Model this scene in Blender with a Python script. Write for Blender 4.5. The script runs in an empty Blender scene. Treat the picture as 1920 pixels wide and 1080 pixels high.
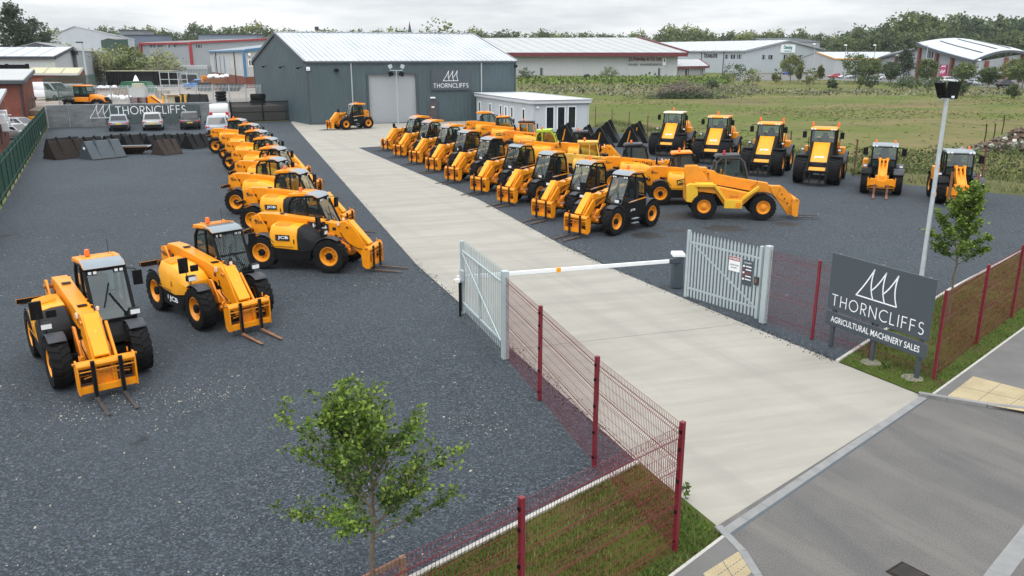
import bpy, bmesh, math, random
from mathutils import Vector, Matrix
R = math.radians
random.seed(7)
S = bpy.context.scene
COL = S.collection

# ------------------------------------------------------------------ camera
CAM_F, CAM_HZ, CAM_H = 1525.0, 105.0, 7.75      # focal length and horizon in 1920-wide pixels, height in metres
PITCH = math.atan((540 - CAM_HZ) / CAM_F)
cam_d = bpy.data.cameras.new('camera')
cam = bpy.data.objects.new('camera', cam_d); COL.objects.link(cam)
cam.location = (0, 0, CAM_H); cam.rotation_euler = (math.pi/2 - PITCH, 0, 0)
cam_d.sensor_width = 36.0; cam_d.lens = 36.0 * CAM_F / 1920.0
cam_d.clip_start = 0.1; cam_d.clip_end = 6000
S.camera = cam

# ------------------------------------------------------------------ sky, sun, exposure
SUN_EL, SUN_AZ = R(58), R(200)
W = bpy.data.worlds.new('World'); S.world = W; W.use_nodes = True
nt = W.node_tree; nt.nodes.clear()
out = nt.nodes.new('ShaderNodeOutputWorld'); bg = nt.nodes.new('ShaderNodeBackground')
sky = nt.nodes.new('ShaderNodeTexSky'); sky.sky_type = 'NISHITA'; sky.sun_disc = False
sky.sun_elevation = SUN_EL; sky.sun_rotation = SUN_AZ
tc = nt.nodes.new('ShaderNodeTexCoord'); mp = nt.nodes.new('ShaderNodeMapping')
mp.inputs['Scale'].default_value = (1.0, 1.0, 7.0); mp.inputs['Location'].default_value = (0.3, 0.1, 0.2)
nz = nt.nodes.new('ShaderNodeTexNoise'); nz.inputs['Scale'].default_value = 3.2; nz.inputs['Detail'].default_value = 7; nz.inputs['Roughness'].default_value = .55
cr = nt.nodes.new('ShaderNodeValToRGB')
cr.color_ramp.elements[0].position = .36; cr.color_ramp.elements[0].color = (5.3, 5.75, 6.15, 1)
cr.color_ramp.elements[1].position = .62; cr.color_ramp.elements[1].color = (9.6, 9.75, 9.85, 1)
mx = nt.nodes.new('ShaderNodeMix'); mx.data_type = 'RGBA'; mx.inputs[0].default_value = .94
nt.links.new(tc.outputs['Generated'], mp.inputs['Vector']); nt.links.new(mp.outputs[0], nz.inputs['Vector'])
nt.links.new(nz.outputs['Fac'], cr.inputs[0]); nt.links.new(sky.outputs[0], mx.inputs[6]); nt.links.new(cr.outputs[0], mx.inputs[7])
# an overcast sky is brighter overhead than at the horizon
sx = nt.nodes.new('ShaderNodeSeparateXYZ'); zr_ = nt.nodes.new('ShaderNodeMapRange'); zr_.inputs[1].default_value = .06; zr_.inputs[2].default_value = .9; zr_.inputs[3].default_value = 1.0; zr_.inputs[4].default_value = 2.7
nt.links.new(tc.outputs['Generated'], sx.inputs[0]); nt.links.new(sx.outputs[2], zr_.inputs[0])
ml = nt.nodes.new('ShaderNodeMix'); ml.data_type = 'RGBA'; ml.blend_type = 'MULTIPLY'; ml.inputs[0].default_value = 1
nt.links.new(mx.outputs[2], ml.inputs[6]); nt.links.new(zr_.outputs[0], ml.inputs[7])
nt.links.new(ml.outputs[2], bg.inputs['Color']); bg.inputs['Strength'].default_value = .1
nt.links.new(bg.outputs[0], out.inputs[0])
sun_d = bpy.data.lights.new('sun', 'SUN'); sun_d.energy = 1.3; sun_d.angle = R(40); sun_d.color = (1, .97, .92)
sun = bpy.data.objects.new('sun', sun_d); COL.objects.link(sun)
sun.rotation_euler = Vector((math.sin(SUN_AZ)*math.cos(SUN_EL), math.cos(SUN_AZ)*math.cos(SUN_EL), math.sin(SUN_EL))).to_track_quat('Z', 'Y').to_euler()
S.view_settings.view_transform = 'Standard'; S.view_settings.look = 'None'
S.view_settings.exposure = 0.16; S.view_settings.gamma = 1.0

# ------------------------------------------------------------------ from photograph pixels to places on the ground
def at(px, py, z=0.0):
    dx = (px - 960) / CAM_F; dy = -(py - 540) / CAM_F
    c, s = math.cos(PITCH), math.sin(PITCH)
    d = Vector((dx, c + dy*s, -s + dy*c)); t = (z - CAM_H) / d.z
    return Vector((d.x*t, d.y*t, z))
def zat(py, p):                                   # height above the spot p that shows at pixel row py
    dy = -(py - 540) / CAM_F; c, s = math.cos(PITCH), math.sin(PITCH)
    return CAM_H + (-s + dy*c) / (c + dy*s) * p.y
def spot(px, Y, z=0.0):                            # the spot at depth Y in the direction of pixel column px
    c, s = math.cos(PITCH), math.sin(PITCH)
    depth = Y*c - (z - CAM_H)*s
    return Vector(((px - 960) / CAM_F * depth, Y, z))

# ------------------------------------------------------------------ materials
M = {}
def mat(name, col, rough=.6, metal=0.0, var=.12, scale=3.0, bump=0.0, bscale=60.0, spec=.5, objcol=False, coat=0.0, dirt=0.0):
    m = bpy.data.materials.new(name); m.use_nodes = True; M[name] = m
    n = m.node_tree; b = n.nodes['Principled BSDF']
    b.inputs['Roughness'].default_value = rough; b.inputs['Metallic'].default_value = metal
    b.inputs['Specular IOR Level'].default_value = spec; b.inputs['Coat Weight'].default_value = coat
    t = n.nodes.new('ShaderNodeTexCoord')
    no = n.nodes.new('ShaderNodeTexNoise'); no.inputs['Scale'].default_value = scale; no.inputs['Detail'].default_value = 6
    n.links.new(t.outputs['Object'], no.inputs['Vector'])
    mr = n.nodes.new('ShaderNodeMapRange'); mr.inputs[1].default_value = .25; mr.inputs[2].default_value = .75
    mr.inputs[3].default_value = 1 - var; mr.inputs[4].default_value = 1 + var
    n.links.new(no.outputs['Fac'], mr.inputs[0])
    mul = n.nodes.new('ShaderNodeMix'); mul.data_type = 'RGBA'; mul.blend_type = 'MULTIPLY'; mul.inputs[0].default_value = 1
    mul.inputs[6].default_value = (*col, 1); n.links.new(mr.outputs[0], mul.inputs[7])
    if objcol:
        oi = n.nodes.new('ShaderNodeObjectInfo'); n.links.new(oi.outputs['Color'], mul.inputs[6])
    last = mul.outputs[2]
    if dirt > 0:                                  # road dust caught low on a machine and in blotches
        n2 = n.nodes.new('ShaderNodeTexNoise'); n2.inputs['Scale'].default_value = 5; n2.inputs['Detail'].default_value = 8
        n.links.new(t.outputs['Object'], n2.inputs['Vector'])
        r2 = n.nodes.new('ShaderNodeMapRange'); r2.inputs[1].default_value = .52; r2.inputs[2].default_value = .8; r2.inputs[4].default_value = dirt
        n.links.new(n2.outputs['Fac'], r2.inputs[0])
        m2 = n.nodes.new('ShaderNodeMix'); m2.data_type = 'RGBA'; m2.inputs[7].default_value = (.16, .14, .11, 1)
        n.links.new(r2.outputs[0], m2.inputs[0]); n.links.new(last, m2.inputs[6]); last = m2.outputs[2]
    n.links.new(last, b.inputs['Base Color'])
    if bump:
        nb = n.nodes.new('ShaderNodeTexNoise'); nb.inputs['Scale'].default_value = bscale; nb.inputs['Detail'].default_value = 3
        n.links.new(t.outputs['Object'], nb.inputs['Vector'])
        bp = n.nodes.new('ShaderNodeBump'); bp.inputs['Strength'].default_value = bump; bp.inputs['Distance'].default_value = .02
        n.links.new(nb.outputs['Fac'], bp.inputs['Height']); n.links.new(bp.outputs[0], b.inputs['Normal'])
    return m
def glass(name, tint, refl=.22, body=(.02,.03,.03), through=.6):
    m = bpy.data.materials.new(name); m.use_nodes = True; M[name] = m
    n = m.node_tree; n.nodes.clear()
    o = n.nodes.new('ShaderNodeOutputMaterial'); tr = n.nodes.new('ShaderNodeBsdfTransparent'); tr.inputs[0].default_value = (*tint, 1)
    df = n.nodes.new('ShaderNodeBsdfDiffuse'); df.inputs[0].default_value = (*body, 1)
    gl = n.nodes.new('ShaderNodeBsdfGlossy'); gl.inputs['Roughness'].default_value = .02
    fr = n.nodes.new('ShaderNodeFresnel'); ge = n.nodes.new('ShaderNodeNewGeometry'); io = n.nodes.new('ShaderNodeMapRange')
    io.inputs[3].default_value = 1.5; io.inputs[4].default_value = 1/1.5      # a pane is the same seen from either side
    n.links.new(ge.outputs['Backfacing'], io.inputs[0]); n.links.new(io.outputs[0], fr.inputs[0])
    ad = n.nodes.new('ShaderNodeMath'); ad.operation = 'ADD'; ad.use_clamp = True; ad.inputs[1].default_value = refl
    a = n.nodes.new('ShaderNodeMixShader'); a.inputs[0].default_value = through
    b = n.nodes.new('ShaderNodeMixShader')
    n.links.new(df.outputs[0], a.inputs[1]); n.links.new(tr.outputs[0], a.inputs[2])
    n.links.new(fr.outputs[0], ad.inputs[0]); n.links.new(ad.outputs[0], b.inputs[0])
    n.links.new(a.outputs[0], b.inputs[1]); n.links.new(gl.outputs[0], b.inputs[2]); n.links.new(b.outputs[0], o.inputs[0])
    return m
YEL = mat('machine_yellow', (.77, .265, .003), .42, var=.09, coat=.06, dirt=.22, spec=.35)
YBR = mat('bonnet_yellow', (.80, .335, .004), .4, var=.06, coat=.1, dirt=.14, spec=.35)
ORG = mat('boom_orange', (.76, .235, .006), .45, var=.08, dirt=.3)
RIMY = mat('rim_orange', (.78, .29, .006), .5, var=.08, dirt=.3)
OLDY = mat('faded_orange', (.74, .265, .008), .55, var=.1, dirt=.25)
OLDP = mat('faded_yellow', (.74, .43, .02), .55, var=.08, dirt=.25)
TAN = mat('tan_yellow', (.62, .36, .05), .6, var=.12, dirt=.35)
LIME = mat('lime_green', (.36, .52, .02), .45, var=.1)
BLK = mat('black_paint', (.008, .0085, .009), .5, var=.2, dirt=.03, spec=.12)
PLAS = mat('black_plastic', (.013, .0135, .015), .6, var=.15, spec=.18)
GUARD = mat('mudguard_grey', (.040, .043, .050), .55, var=.15, dirt=.06, spec=.35)
TYRE = mat('tyre_rubber', (.011, .011, .012), .8, var=.3, scale=6, dirt=.09, spec=.12)
STEEL = mat('fork_steel', (.04, .035, .033), .6, var=.3)
FRUST = mat('dark_rusty_fork', (.085, .048, .030), .75, var=.35, scale=9)
RUST = mat('rusty_steel', (.19, .085, .04), .8, var=.4, scale=9)
BRUST = mat('brown_black_steel', (.018, .0125, .010), .75, var=.5, scale=5, spec=.2)
GALV = mat('galvanised_steel', (.42, .46, .48), .5, .15, var=.1, scale=8)
GALW = mat('pale_galvanised', (.38, .44, .45), .5, .1, var=.07)
WHT = mat('white_paint', (.78, .79, .80), .45, var=.04)
SILV = mat('roof_silver', (.20, .235, .26), .35, var=.06)
LGT = mat('lamp_lens', (.75, .78, .8), .15, var=.05)
AMB = mat('amber_lens', (.85, .16, .02), .25, var=.05)
REDL = mat('red_lens', (.5, .02, .03), .25, var=.05)
RED = mat('red_paint', (.30, .03, .035), .5, var=.1)
MAR = mat('maroon_paint', (.12, .012, .018), .5, var=.1)
BLUEP = mat('blue_paint', (.02, .15, .42), .5, var=.1)
GREEND = mat('dark_green_paint', (.006, .045, .028), .55, var=.25)
CONC = mat('concrete_trim', (.40, .385, .35), .9, var=.12, scale=5)
ANTH = mat('anthracite', (.052, .068, .082), .5, var=.05)
LETT = mat('white_lettering', (.82, .84, .86), .5, var=.01)
BKLET = mat('black_lettering', (.012, .012, .014), .5, var=.01)
WOOD = mat('weathered_wood', (.24, .16, .1), .85, var=.3, scale=9)
BARK = mat('bark', (.15, .12, .085), .9, var=.3, scale=14)
SEAT = mat('seat_fabric', (.03, .03, .035), .85, var=.2)
CARP = mat('car_paint', (.5, .5, .5), .3, var=.02, objcol=True, coat=.5)
PLATE = mat('number_plate', (.72, .5, .06), .5, var=.05)
GLS = glass('cab_glass', (.66, .86, .82), .08, (.035, .075, .072), .74)
GLC = glass('cab_side_glass', (.66, .76, .72), .02, (.03, .04, .04), .85)
GLD = glass('dark_glass', (.3, .34, .34), .06, (.012, .014, .016), .35)
GLW = glass('window_glass', (.2, .22, .24), .03, (.02, .023, .027), .15)

# ------------------------------------------------------------------ mesh builder
class MB:
    def __init__(s): s.v = []; s.f = []; s.mi = []; s.mats = []
    def idx(s, m):
        if m not in s.mats: s.mats.append(m)
        return s.mats.index(m)
    def add(s, vs, fs, m):
        o = len(s.v); k = s.idx(m); s.v += [tuple(v) for v in vs]
        s.f += [tuple(i + o for i in f) for f in fs]; s.mi += [k]*len(fs)
    def box(s, c, d, m, rz=0.0, ry=0.0, rx=0.0):
        x, y, z = d[0]/2, d[1]/2, d[2]/2
        vs = [Vector((a*x, b*y, e*z)) for a in (-1,1) for b in (-1,1) for e in (-1,1)]
        if rz or ry or rx:
            rot = Matrix.Rotation(rz, 3, 'Z') @ Matrix.Rotation(ry, 3, 'Y') @ Matrix.Rotation(rx, 3, 'X')
            vs = [rot @ v for v in vs]
        c = Vector(c)
        s.add([v + c for v in vs], [(0,1,3,2),(4,6,7,5),(0,4,5,1),(2,3,7,6),(0,2,6,4),(1,5,7,3)], m)
    def bar(s, p, q, w, h, m, up=(0,0,1)):
        p = Vector(p); q = Vector(q); d = (q - p).normalized(); u = Vector(up)
        if abs(d.dot(u)) > .98: u = Vector((1,0,0))
        a = d.cross(u).normalized(); b = a.cross(d)
        vs = [e + a*i*w/2 + b*j*h/2 for e in (p, q) for i, j in ((-1,-1),(1,-1),(1,1),(-1,1))]
        s.add(vs, [(3,2,1,0),(4,5,6,7),(0,1,5,4),(1,2,6,5),(2,3,7,6),(3,0,4,7)], m)
    def tube(s, pts, r, m, n=8, cap=True):
        pts = [Vector(p) for p in pts]; rs = r if isinstance(r, (list, tuple)) else [r]*len(pts)
        vs = []; fs = []
        for i, p in enumerate(pts):
            d = (pts[min(i+1, len(pts)-1)] - pts[max(i-1, 0)]).normalized()
            u = Vector((0,0,1)) if abs(d.z) < .95 else Vector((1,0,0))
            a = d.cross(u).normalized(); b = a.cross(d)
            vs += [p + (a*math.cos(t*2*math.pi/n) + b*math.sin(t*2*math.pi/n))*rs[i] for t in range(n)]
        for i in range(len(pts)-1):
            fs += [(i*n+t, i*n+(t+1) % n, (i+1)*n+(t+1) % n, (i+1)*n+t) for t in range(n)]
        if cap: fs += [tuple(range(n))[::-1], tuple(range((len(pts)-1)*n, len(pts)*n))]
        s.add(vs, fs, m)
    def prism(s, pr, y0, y1, m, axis='y'):          # side outline (x, z) pulled from y0 to y1
        n = len(pr)
        f = (lambda a, b, e: (a, e, b)) if axis == 'y' else ((lambda a, b, e: (e, a, b)) if axis == 'x' else (lambda a, b, e: (a, b, e)))
        vs = [f(a, b, y0) for a, b in pr] + [f(a, b, y1) for a, b in pr]
        s.add(vs, [tuple(range(n)), tuple(range(n, 2*n))[::-1]] + [(i, (i+1) % n, n+(i+1) % n, n+i) for i in range(n)], m)
    def loft(s, rings, m, cap=True, closed=True):
        n = len(rings[0]); vs = [p for r in rings for p in r]; fs = []
        for i in range(len(rings)-1):
            for t in range(n if closed else n-1):
                fs.append((i*n+t, i*n+(t+1) % n, (i+1)*n+(t+1) % n, (i+1)*n+t))
        if cap: fs += [tuple(range(n))[::-1], tuple(range((len(rings)-1)*n, len(rings)*n))]
        s.add(vs, fs, m)
    def lathe(s, pr, m, n=24, c=(0,0,0), axis='y'):   # outline (radius, along) turned about an axis
        vs = []; fs = []; k = len(pr)
        for t in range(n):
            a = 2*math.pi*t/n; ca, sa = math.cos(a), math.sin(a)
            for r, y in pr:
                q = (r*ca, y, r*sa) if axis == 'y' else (r*ca, r*sa, y)
                vs.append((q[0]+c[0], q[1]+c[1], q[2]+c[2]))
        for t in range(n):
            u = (t+1) % n
            fs += [(t*k+i, t*k+i+1, u*k+i+1, u*k+i) for i in range(k-1)]
        s.add(vs, fs, m)
    def arc(s, c, r, y0, y1, a0, a1, th, m, n=8):     # curved mudguard
        rings = []
        for i in range(n+1):
            a = a0 + (a1-a0)*i/n; ca, sa = math.cos(a), math.sin(a)
            rings.append([(c[0]+rr*ca, yy, c[2]+rr*sa) for rr, yy in ((r,y0),(r,y1),(r+th,y1),(r+th,y0))])
        s.loft(rings, m)
    def poly(s, pts, m): s.add(pts, [tuple(range(len(pts)))], m)
    def mesh(s, name, bevel=0.0, smooth=38):
        me = bpy.data.meshes.new(name); me.from_pydata(s.v, [], s.f)
        for m in s.mats: me.materials.append(m)
        me.polygons.foreach_set('material_index', s.mi); me.update()
        bm = bmesh.new(); bm.from_mesh(me); bmesh.ops.recalc_face_normals(bm, faces=bm.faces)
        if bevel:
            ed = [e for e in bm.edges if len(e.link_faces) == 2 and e.calc_face_angle(0) > R(32)]
            bmesh.ops.bevel(bm, geom=ed, offset=bevel, segments=1, affect='EDGES', clamp_overlap=True)
        bm.to_mesh(me); bm.free()
        if smooth:
            me.shade_smooth(); me.set_sharp_from_angle(angle=R(smooth))
        return me
    def build(s, name, parent=None, bevel=0.0, smooth=38, loc=(0,0,0), rz=0.0):
        o = bpy.data.objects.new(name, s.mesh(name, bevel, smooth)); COL.objects.link(o)
        o.parent = parent; o.location = loc; o.rotation_euler = (0, 0, rz)
        return o
def tag(o, label=None, cat=None, group=None, kind=None):
    if label: o['label'] = label
    if cat: o['category'] = cat
    if group: o['group'] = group
    if kind: o['kind'] = kind
    return o
def thing(name, label, cat, loc=(0,0,0), rz=0.0, group=None, scale=1.0):
    o = bpy.data.objects.new(name, None); COL.objects.link(o)
    o.location = loc; o.rotation_euler = (0, 0, rz); o.scale = (scale,)*3; o.empty_display_size = .3
    return tag(o, label, cat, group)
def put(me, name, parent=None, loc=(0,0,0), rz=0.0):
    o = bpy.data.objects.new(name, me); COL.objects.link(o); o.parent = parent; o.location = loc; o.rotation_euler = (0,0,rz)
    return o
def dup(root, loc, rz, label, group=None, scale=None):
    r = root.copy(); COL.objects.link(r); r.location = loc; r.rotation_euler = (0,0,rz); r['label'] = label
    if group: r['group'] = group
    if scale: r.scale = (scale,)*3
    for ch in list(root.children):
        c = ch.copy(); COL.objects.link(c); c.parent = r
        for g in ch.children:
            d = g.copy(); COL.objects.link(d); d.parent = c
    return r
# lettering: a text laid out flat, then set on the plane given by an origin and two directions
def lettering(mb, txt, h, o, xd, yd, m, spacing=1.0, weight=0.0, width=None, depth=.006, align='CENTER'):
    cu = bpy.data.curves.new('lettering', 'FONT'); cu.body = txt; cu.size = 1; cu.align_x = align; cu.align_y = 'CENTER'
    cu.space_character = spacing; cu.offset = weight; cu.resolution_u = 3
    ob = bpy.data.objects.new('lettering', cu); COL.objects.link(ob)
    dg = bpy.context.evaluated_depsgraph_get(); me = bpy.data.meshes.new_from_object(ob.evaluated_get(dg))
    bpy.data.objects.remove(ob); bpy.data.curves.remove(cu)
    if not me.vertices: return
    xs = [v.co.x for v in me.vertices]; ys = [v.co.y for v in me.vertices]
    k = h / max(.01, max(ys)-min(ys)); kx = (width / (max(xs)-min(xs))) if width else k
    cx = (max(xs)+min(xs))/2 if align == 'CENTER' else min(xs); cy = (max(ys)+min(ys))/2
    o = Vector(o); xd = Vector(xd).normalized(); yd = Vector(yd).normalized(); n = xd.cross(yd)
    vs = [o + xd*((v.co.x-cx)*kx) + yd*((v.co.y-cy)*k) + n*depth for v in me.vertices]
    mb.add(vs, [tuple(p.vertices) for p in me.polygons], m)
    bpy.data.meshes.remove(me)
def strokes(mb, lines, w, o, xd, yd, m, depth=.006):    # drawn lines of even width on a plane
    o = Vector(o); xd = Vector(xd).normalized(); yd = Vector(yd).normalized(); n = xd.cross(yd)
    for ln in lines:
        for i, ((x0, y0), (x1, y1)) in enumerate(zip(ln[:-1], ln[1:])):
            d = Vector((x1-x0, y1-y0)); L = d.length
            if L < 1e-6: continue
            d /= L; e = Vector((-d.y, d.x))*w/2; a = Vector((x0, y0)) - d*w*.3; b = Vector((x1, y1)) + d*w*.3
            k = depth + (i % 2)*.0006
            mb.add([o + xd*p.x + yd*p.y + n*k for p in (a-e, b-e, b+e, a+e)], [(0,1,2,3)], m)
def curve(a, c, b, n=7):
    return [((1-t)**2*a[0]+2*t*(1-t)*c[0]+t*t*b[0], (1-t)**2*a[1]+2*t*(1-t)*c[1]+t*t*b[1]) for t in [i/n for i in range(n+1)]]
# emblem of three sails: width 1, height about .62
SAILS = [[(0,0),(.97,0)],
         curve((0,0),(.2,.26),(.38,.62)), curve((.38,.62),(.28,.25),(.42,0)),
         curve((.345,.17),(.5,.3),(.66,.62)), curve((.66,.62),(.57,.25),(.70,0)),
         curve((.63,.17),(.78,.3),(.94,.62)), curve((.94,.62),(.85,.25),(.98,0))]
def sails(mb, w, o, xd, yd, m, thick=.02):
    strokes(mb, [[(x*w, y*w) for x, y in l] for l in SAILS], thick*w, o, xd, yd, m)
# plain geometric capitals, drawn as strokes inside a 1-high cell
def _arc(cx, cy, rx, ry, a0, a1, n=12):
    return [(cx+rx*math.cos(R(a0+(a1-a0)*i/n)), cy+ry*math.sin(R(a0+(a1-a0)*i/n))) for i in range(n+1)]
GLY = {'T': (.62, [[(0,1),(.62,1)],[(.31,1),(.31,0)]]), 'H': (.62, [[(0,0),(0,1)],[(.62,0),(.62,1)],[(0,.52),(.62,.52)]]),
       'O': (.92, [_arc(.46,.5,.46,.5,0,360,22)]), 'R': (.52, [[(0,0),(0,1),(.24,1)],_arc(.24,.74,.26,.26,90,-90,8),[(.24,.48),(0,.48)],[(.2,.48),(.52,0)]]),
       'N': (.7, [[(0,0),(0,1),(.7,0),(.7,1)]]), 'C': (.74, [_arc(.48,.5,.48,.5,52,308,16)]), 'L': (.42, [[(0,1),(0,0),(.42,0)]]),
       'I': (.0, [[(0,0),(0,1)]]), 'F': (.44, [[(0,0),(0,1),(.44,1)],[(0,.53),(.4,.53)]]),
       'S': (.46, [_arc(.23,.75,.21,.25,40,270,10)+_arc(.23,.25,.23,.25,90,-140,10)])}
def caps(mb, txt, h, o, xd, yd, m, width, thick=.085):
    adv = [GLY[c][0] for c in txt]; gap = (width/h - sum(adv)) / (len(txt)-1); x = 0; L = []
    for c in txt:
        L += [[((x+a)*h, b*h) for a, b in l] for l in GLY[c][1]]; x += GLY[c][0] + gap
    strokes(mb, L, thick*h, o, xd, yd, m)
# ------------------------------------------------------------------ ground materials
def nodes_for(name, rough=.9, spec=.3):
    m = bpy.data.materials.new(name); m.use_nodes = True; M[name] = m
    n = m.node_tree; b = n.nodes['Principled BSDF']; b.inputs['Roughness'].default_value = rough; b.inputs['Specular IOR Level'].default_value = spec
    t = n.nodes.new('ShaderNodeTexCoord')
    return m, n, b, t
def noise(n, vec, scale, detail=5, rough=.55, stretch=None, rot=0.0):
    if stretch:
        for key, val in (('Rotation', (0,0,-rot)), ('Scale', stretch)):       # turn first, then stretch
            mp = n.nodes.new('ShaderNodeMapping'); mp.inputs[key].default_value = val
            n.links.new(vec, mp.inputs['Vector']); vec = mp.outputs[0]
    x = n.nodes.new('ShaderNodeTexNoise'); x.inputs['Scale'].default_value = scale; x.inputs['Detail'].default_value = detail; x.inputs['Roughness'].default_value = rough
    n.links.new(vec, x.inputs['Vector']); return x.outputs['Fac']
def ramp(n, fac, stops, const=False):
    r = n.nodes.new('ShaderNodeValToRGB'); e = r.color_ramp.elements
    if const: r.color_ramp.interpolation = 'CONSTANT'
    while len(e) < len(stops): e.new(.5)
    for q, (p, c) in zip(e, stops): q.position = p; q.color = (*c, 1) if len(c) == 3 else c
    n.links.new(fac, r.inputs[0]); return r.outputs[0]
def mixc(n, fac, a, b, mode='MIX'):
    x = n.nodes.new('ShaderNodeMix'); x.data_type = 'RGBA'; x.blend_type = mode
    for s, v in ((0, fac), (6, a), (7, b)):
        if hasattr(v, 'links') or hasattr(v, 'is_linked'): n.links.new(v, x.inputs[s])
        else: x.inputs[s].default_value = v if s == 0 else (*v, 1)
    return x.outputs[2]
def bumpn(n, b, h, strength=.5, dist=.02):
    p = n.nodes.new('ShaderNodeBump'); p.inputs['Strength'].default_value = strength; p.inputs['Distance'].default_value = dist
    n.links.new(h, p.inputs['Height']); n.links.new(p.outputs[0], b.inputs['Normal'])

GRAVEL, n, b, t = nodes_for('slate_gravel', .85, .35); v = t.outputs['Object']
vo = n.nodes.new('ShaderNodeTexVoronoi'); vo.inputs['Scale'].default_value = 30; n.links.new(v, vo.inputs['Vector'])
sep = n.nodes.new('ShaderNodeSeparateColor'); n.links.new(vo.outputs['Color'], sep.inputs[0])
c = ramp(n, sep.outputs[0], [(0, (.003,.006,.009)), (.40, (.019,.027,.036)), (.75, (.044,.058,.072)), (1, (.125,.142,.160))])
c = mixc(n, ramp(n, noise(n, v, .16, 5, .6), [(.3, (0,0,0)), (.75, (.62,.62,.62))]), c, (.058,.071,.085))
c = mixc(n, ramp(n, noise(n, v, .07, 6, .6, (1, .35, 1), .6), [(.35, (0,0,0)), (.7, (.5,.5,.5))]), c, (.026,.033,.042))
vb = n.nodes.new('ShaderNodeTexVoronoi'); vb.inputs['Scale'].default_value = 7; n.links.new(v, vb.inputs['Vector'])
sb = n.nodes.new('ShaderNodeSeparateColor'); n.links.new(vb.outputs['Color'], sb.inputs[0])
patch = ramp(n, noise(n, v, .35, 4, .7), [(.50, (0,0,0)), (.68, (1,1,1))])
spk = n.nodes.new('ShaderNodeMath'); spk.operation = 'GREATER_THAN'; spk.inputs[1].default_value = .955; n.links.new(sb.outputs[1], spk.inputs[0])
near = n.nodes.new('ShaderNodeMath'); near.operation = 'LESS_THAN'; near.inputs[1].default_value = .28; n.links.new(vb.outputs['Distance'], near.inputs[0])
k1 = n.nodes.new('ShaderNodeMath'); k1.operation = 'MULTIPLY'; n.links.new(spk.outputs[0], k1.inputs[0]); n.links.new(near.outputs[0], k1.inputs[1])
k2 = n.nodes.new('ShaderNodeMath'); k2.operation = 'MULTIPLY'; n.links.new(k1.outputs[0], k2.inputs[0]); n.links.new(patch, k2.inputs[1])
c = mixc(n, k2.outputs[0], c, (.38,.35,.31))
c = mixc(n, ramp(n, noise(n, v, .55, 3, .5), [(.70, (0,0,0)), (.76, (.75,.75,.75))]), c, (.014,.015,.018))
n.links.new(c, b.inputs['Base Color']); bumpn(n, b, vo.outputs['Distance'], .9, .03)

CONCRETE, n, b, t = nodes_for('brushed_concrete', .85, .3); v = t.outputs['Object']
c = ramp(n, noise(n, v, .5, 8, .62, (.35, 1.6, 1), R(20)), [(.3, (.245,.231,.196)), (.5, (.31,.293,.250)), (.72, (.36,.342,.297))])
c = mixc(n, ramp(n, noise(n, v, .9, 6, .6, (.15, 2.6, 1), R(14)), [(.45, (0,0,0)), (.75, (.7,.7,.7))]), c, (.235,.222,.195))
c = mixc(n, ramp(n, noise(n, v, .5, 5, .6, (.12, 1.9, 1), R(-64)), [(.50, (0,0,0)), (.72, (.6,.6,.6))]), c, (.215,.205,.185))
c = mixc(n, .22, c, ramp(n, noise(n, v, 45, 2), [(.3, (.17,.16,.14)), (.7, (.42,.40,.36))]))
n.links.new(c, b.inputs['Base Color']); bumpn(n, b, noise(n, v, 60, 3), .25, .01)

ASPH, n, b, t = nodes_for('asphalt', .9, .3); v = t.outputs['Object']
c = ramp(n, noise(n, v, .8, 7, .6), [(.3, (.088,.086,.088)), (.7, (.140,.134,.128))])
c = mixc(n, ramp(n, noise(n, v, .7, 5, .6, (.16, 1.9, 1), R(-58)), [(.50, (0,0,0)), (.72, (.75,.75,.75))]), c, (.20,.19,.17))
c = mixc(n, ramp(n, noise(n, v, .5, 5, .6, (.14, 2.1, 1), R(-72)), [(.48, (0,0,0)), (.68, (.7,.7,.7))]), c, (.060,.060,.068))
c = mixc(n, .45, c, ramp(n, noise(n, v, 42, 3, .7), [(.36, (.05,.047,.045)), (.5, (.11,.103,.095)), (.66, (.20,.186,.168))]))
n.links.new(c, b.inputs['Base Color']); bumpn(n, b, noise(n, v, 120, 3), .4, .01)

PAVE, n, b, t = nodes_for('pavement_asphalt', .9, .3); v = t.outputs['Object']
c = mixc(n, .4, ramp(n, noise(n, v, 1.3, 6), [(.3, (.10,.097,.094)), (.7, (.155,.148,.142))]), ramp(n, noise(n, v, 80, 2), [(.3, (.065,.065,.065)), (.7, (.20,.195,.188))]))
n.links.new(c, b.inputs['Base Color']); bumpn(n, b, noise(n, v, 110, 3), .4, .01)

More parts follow.
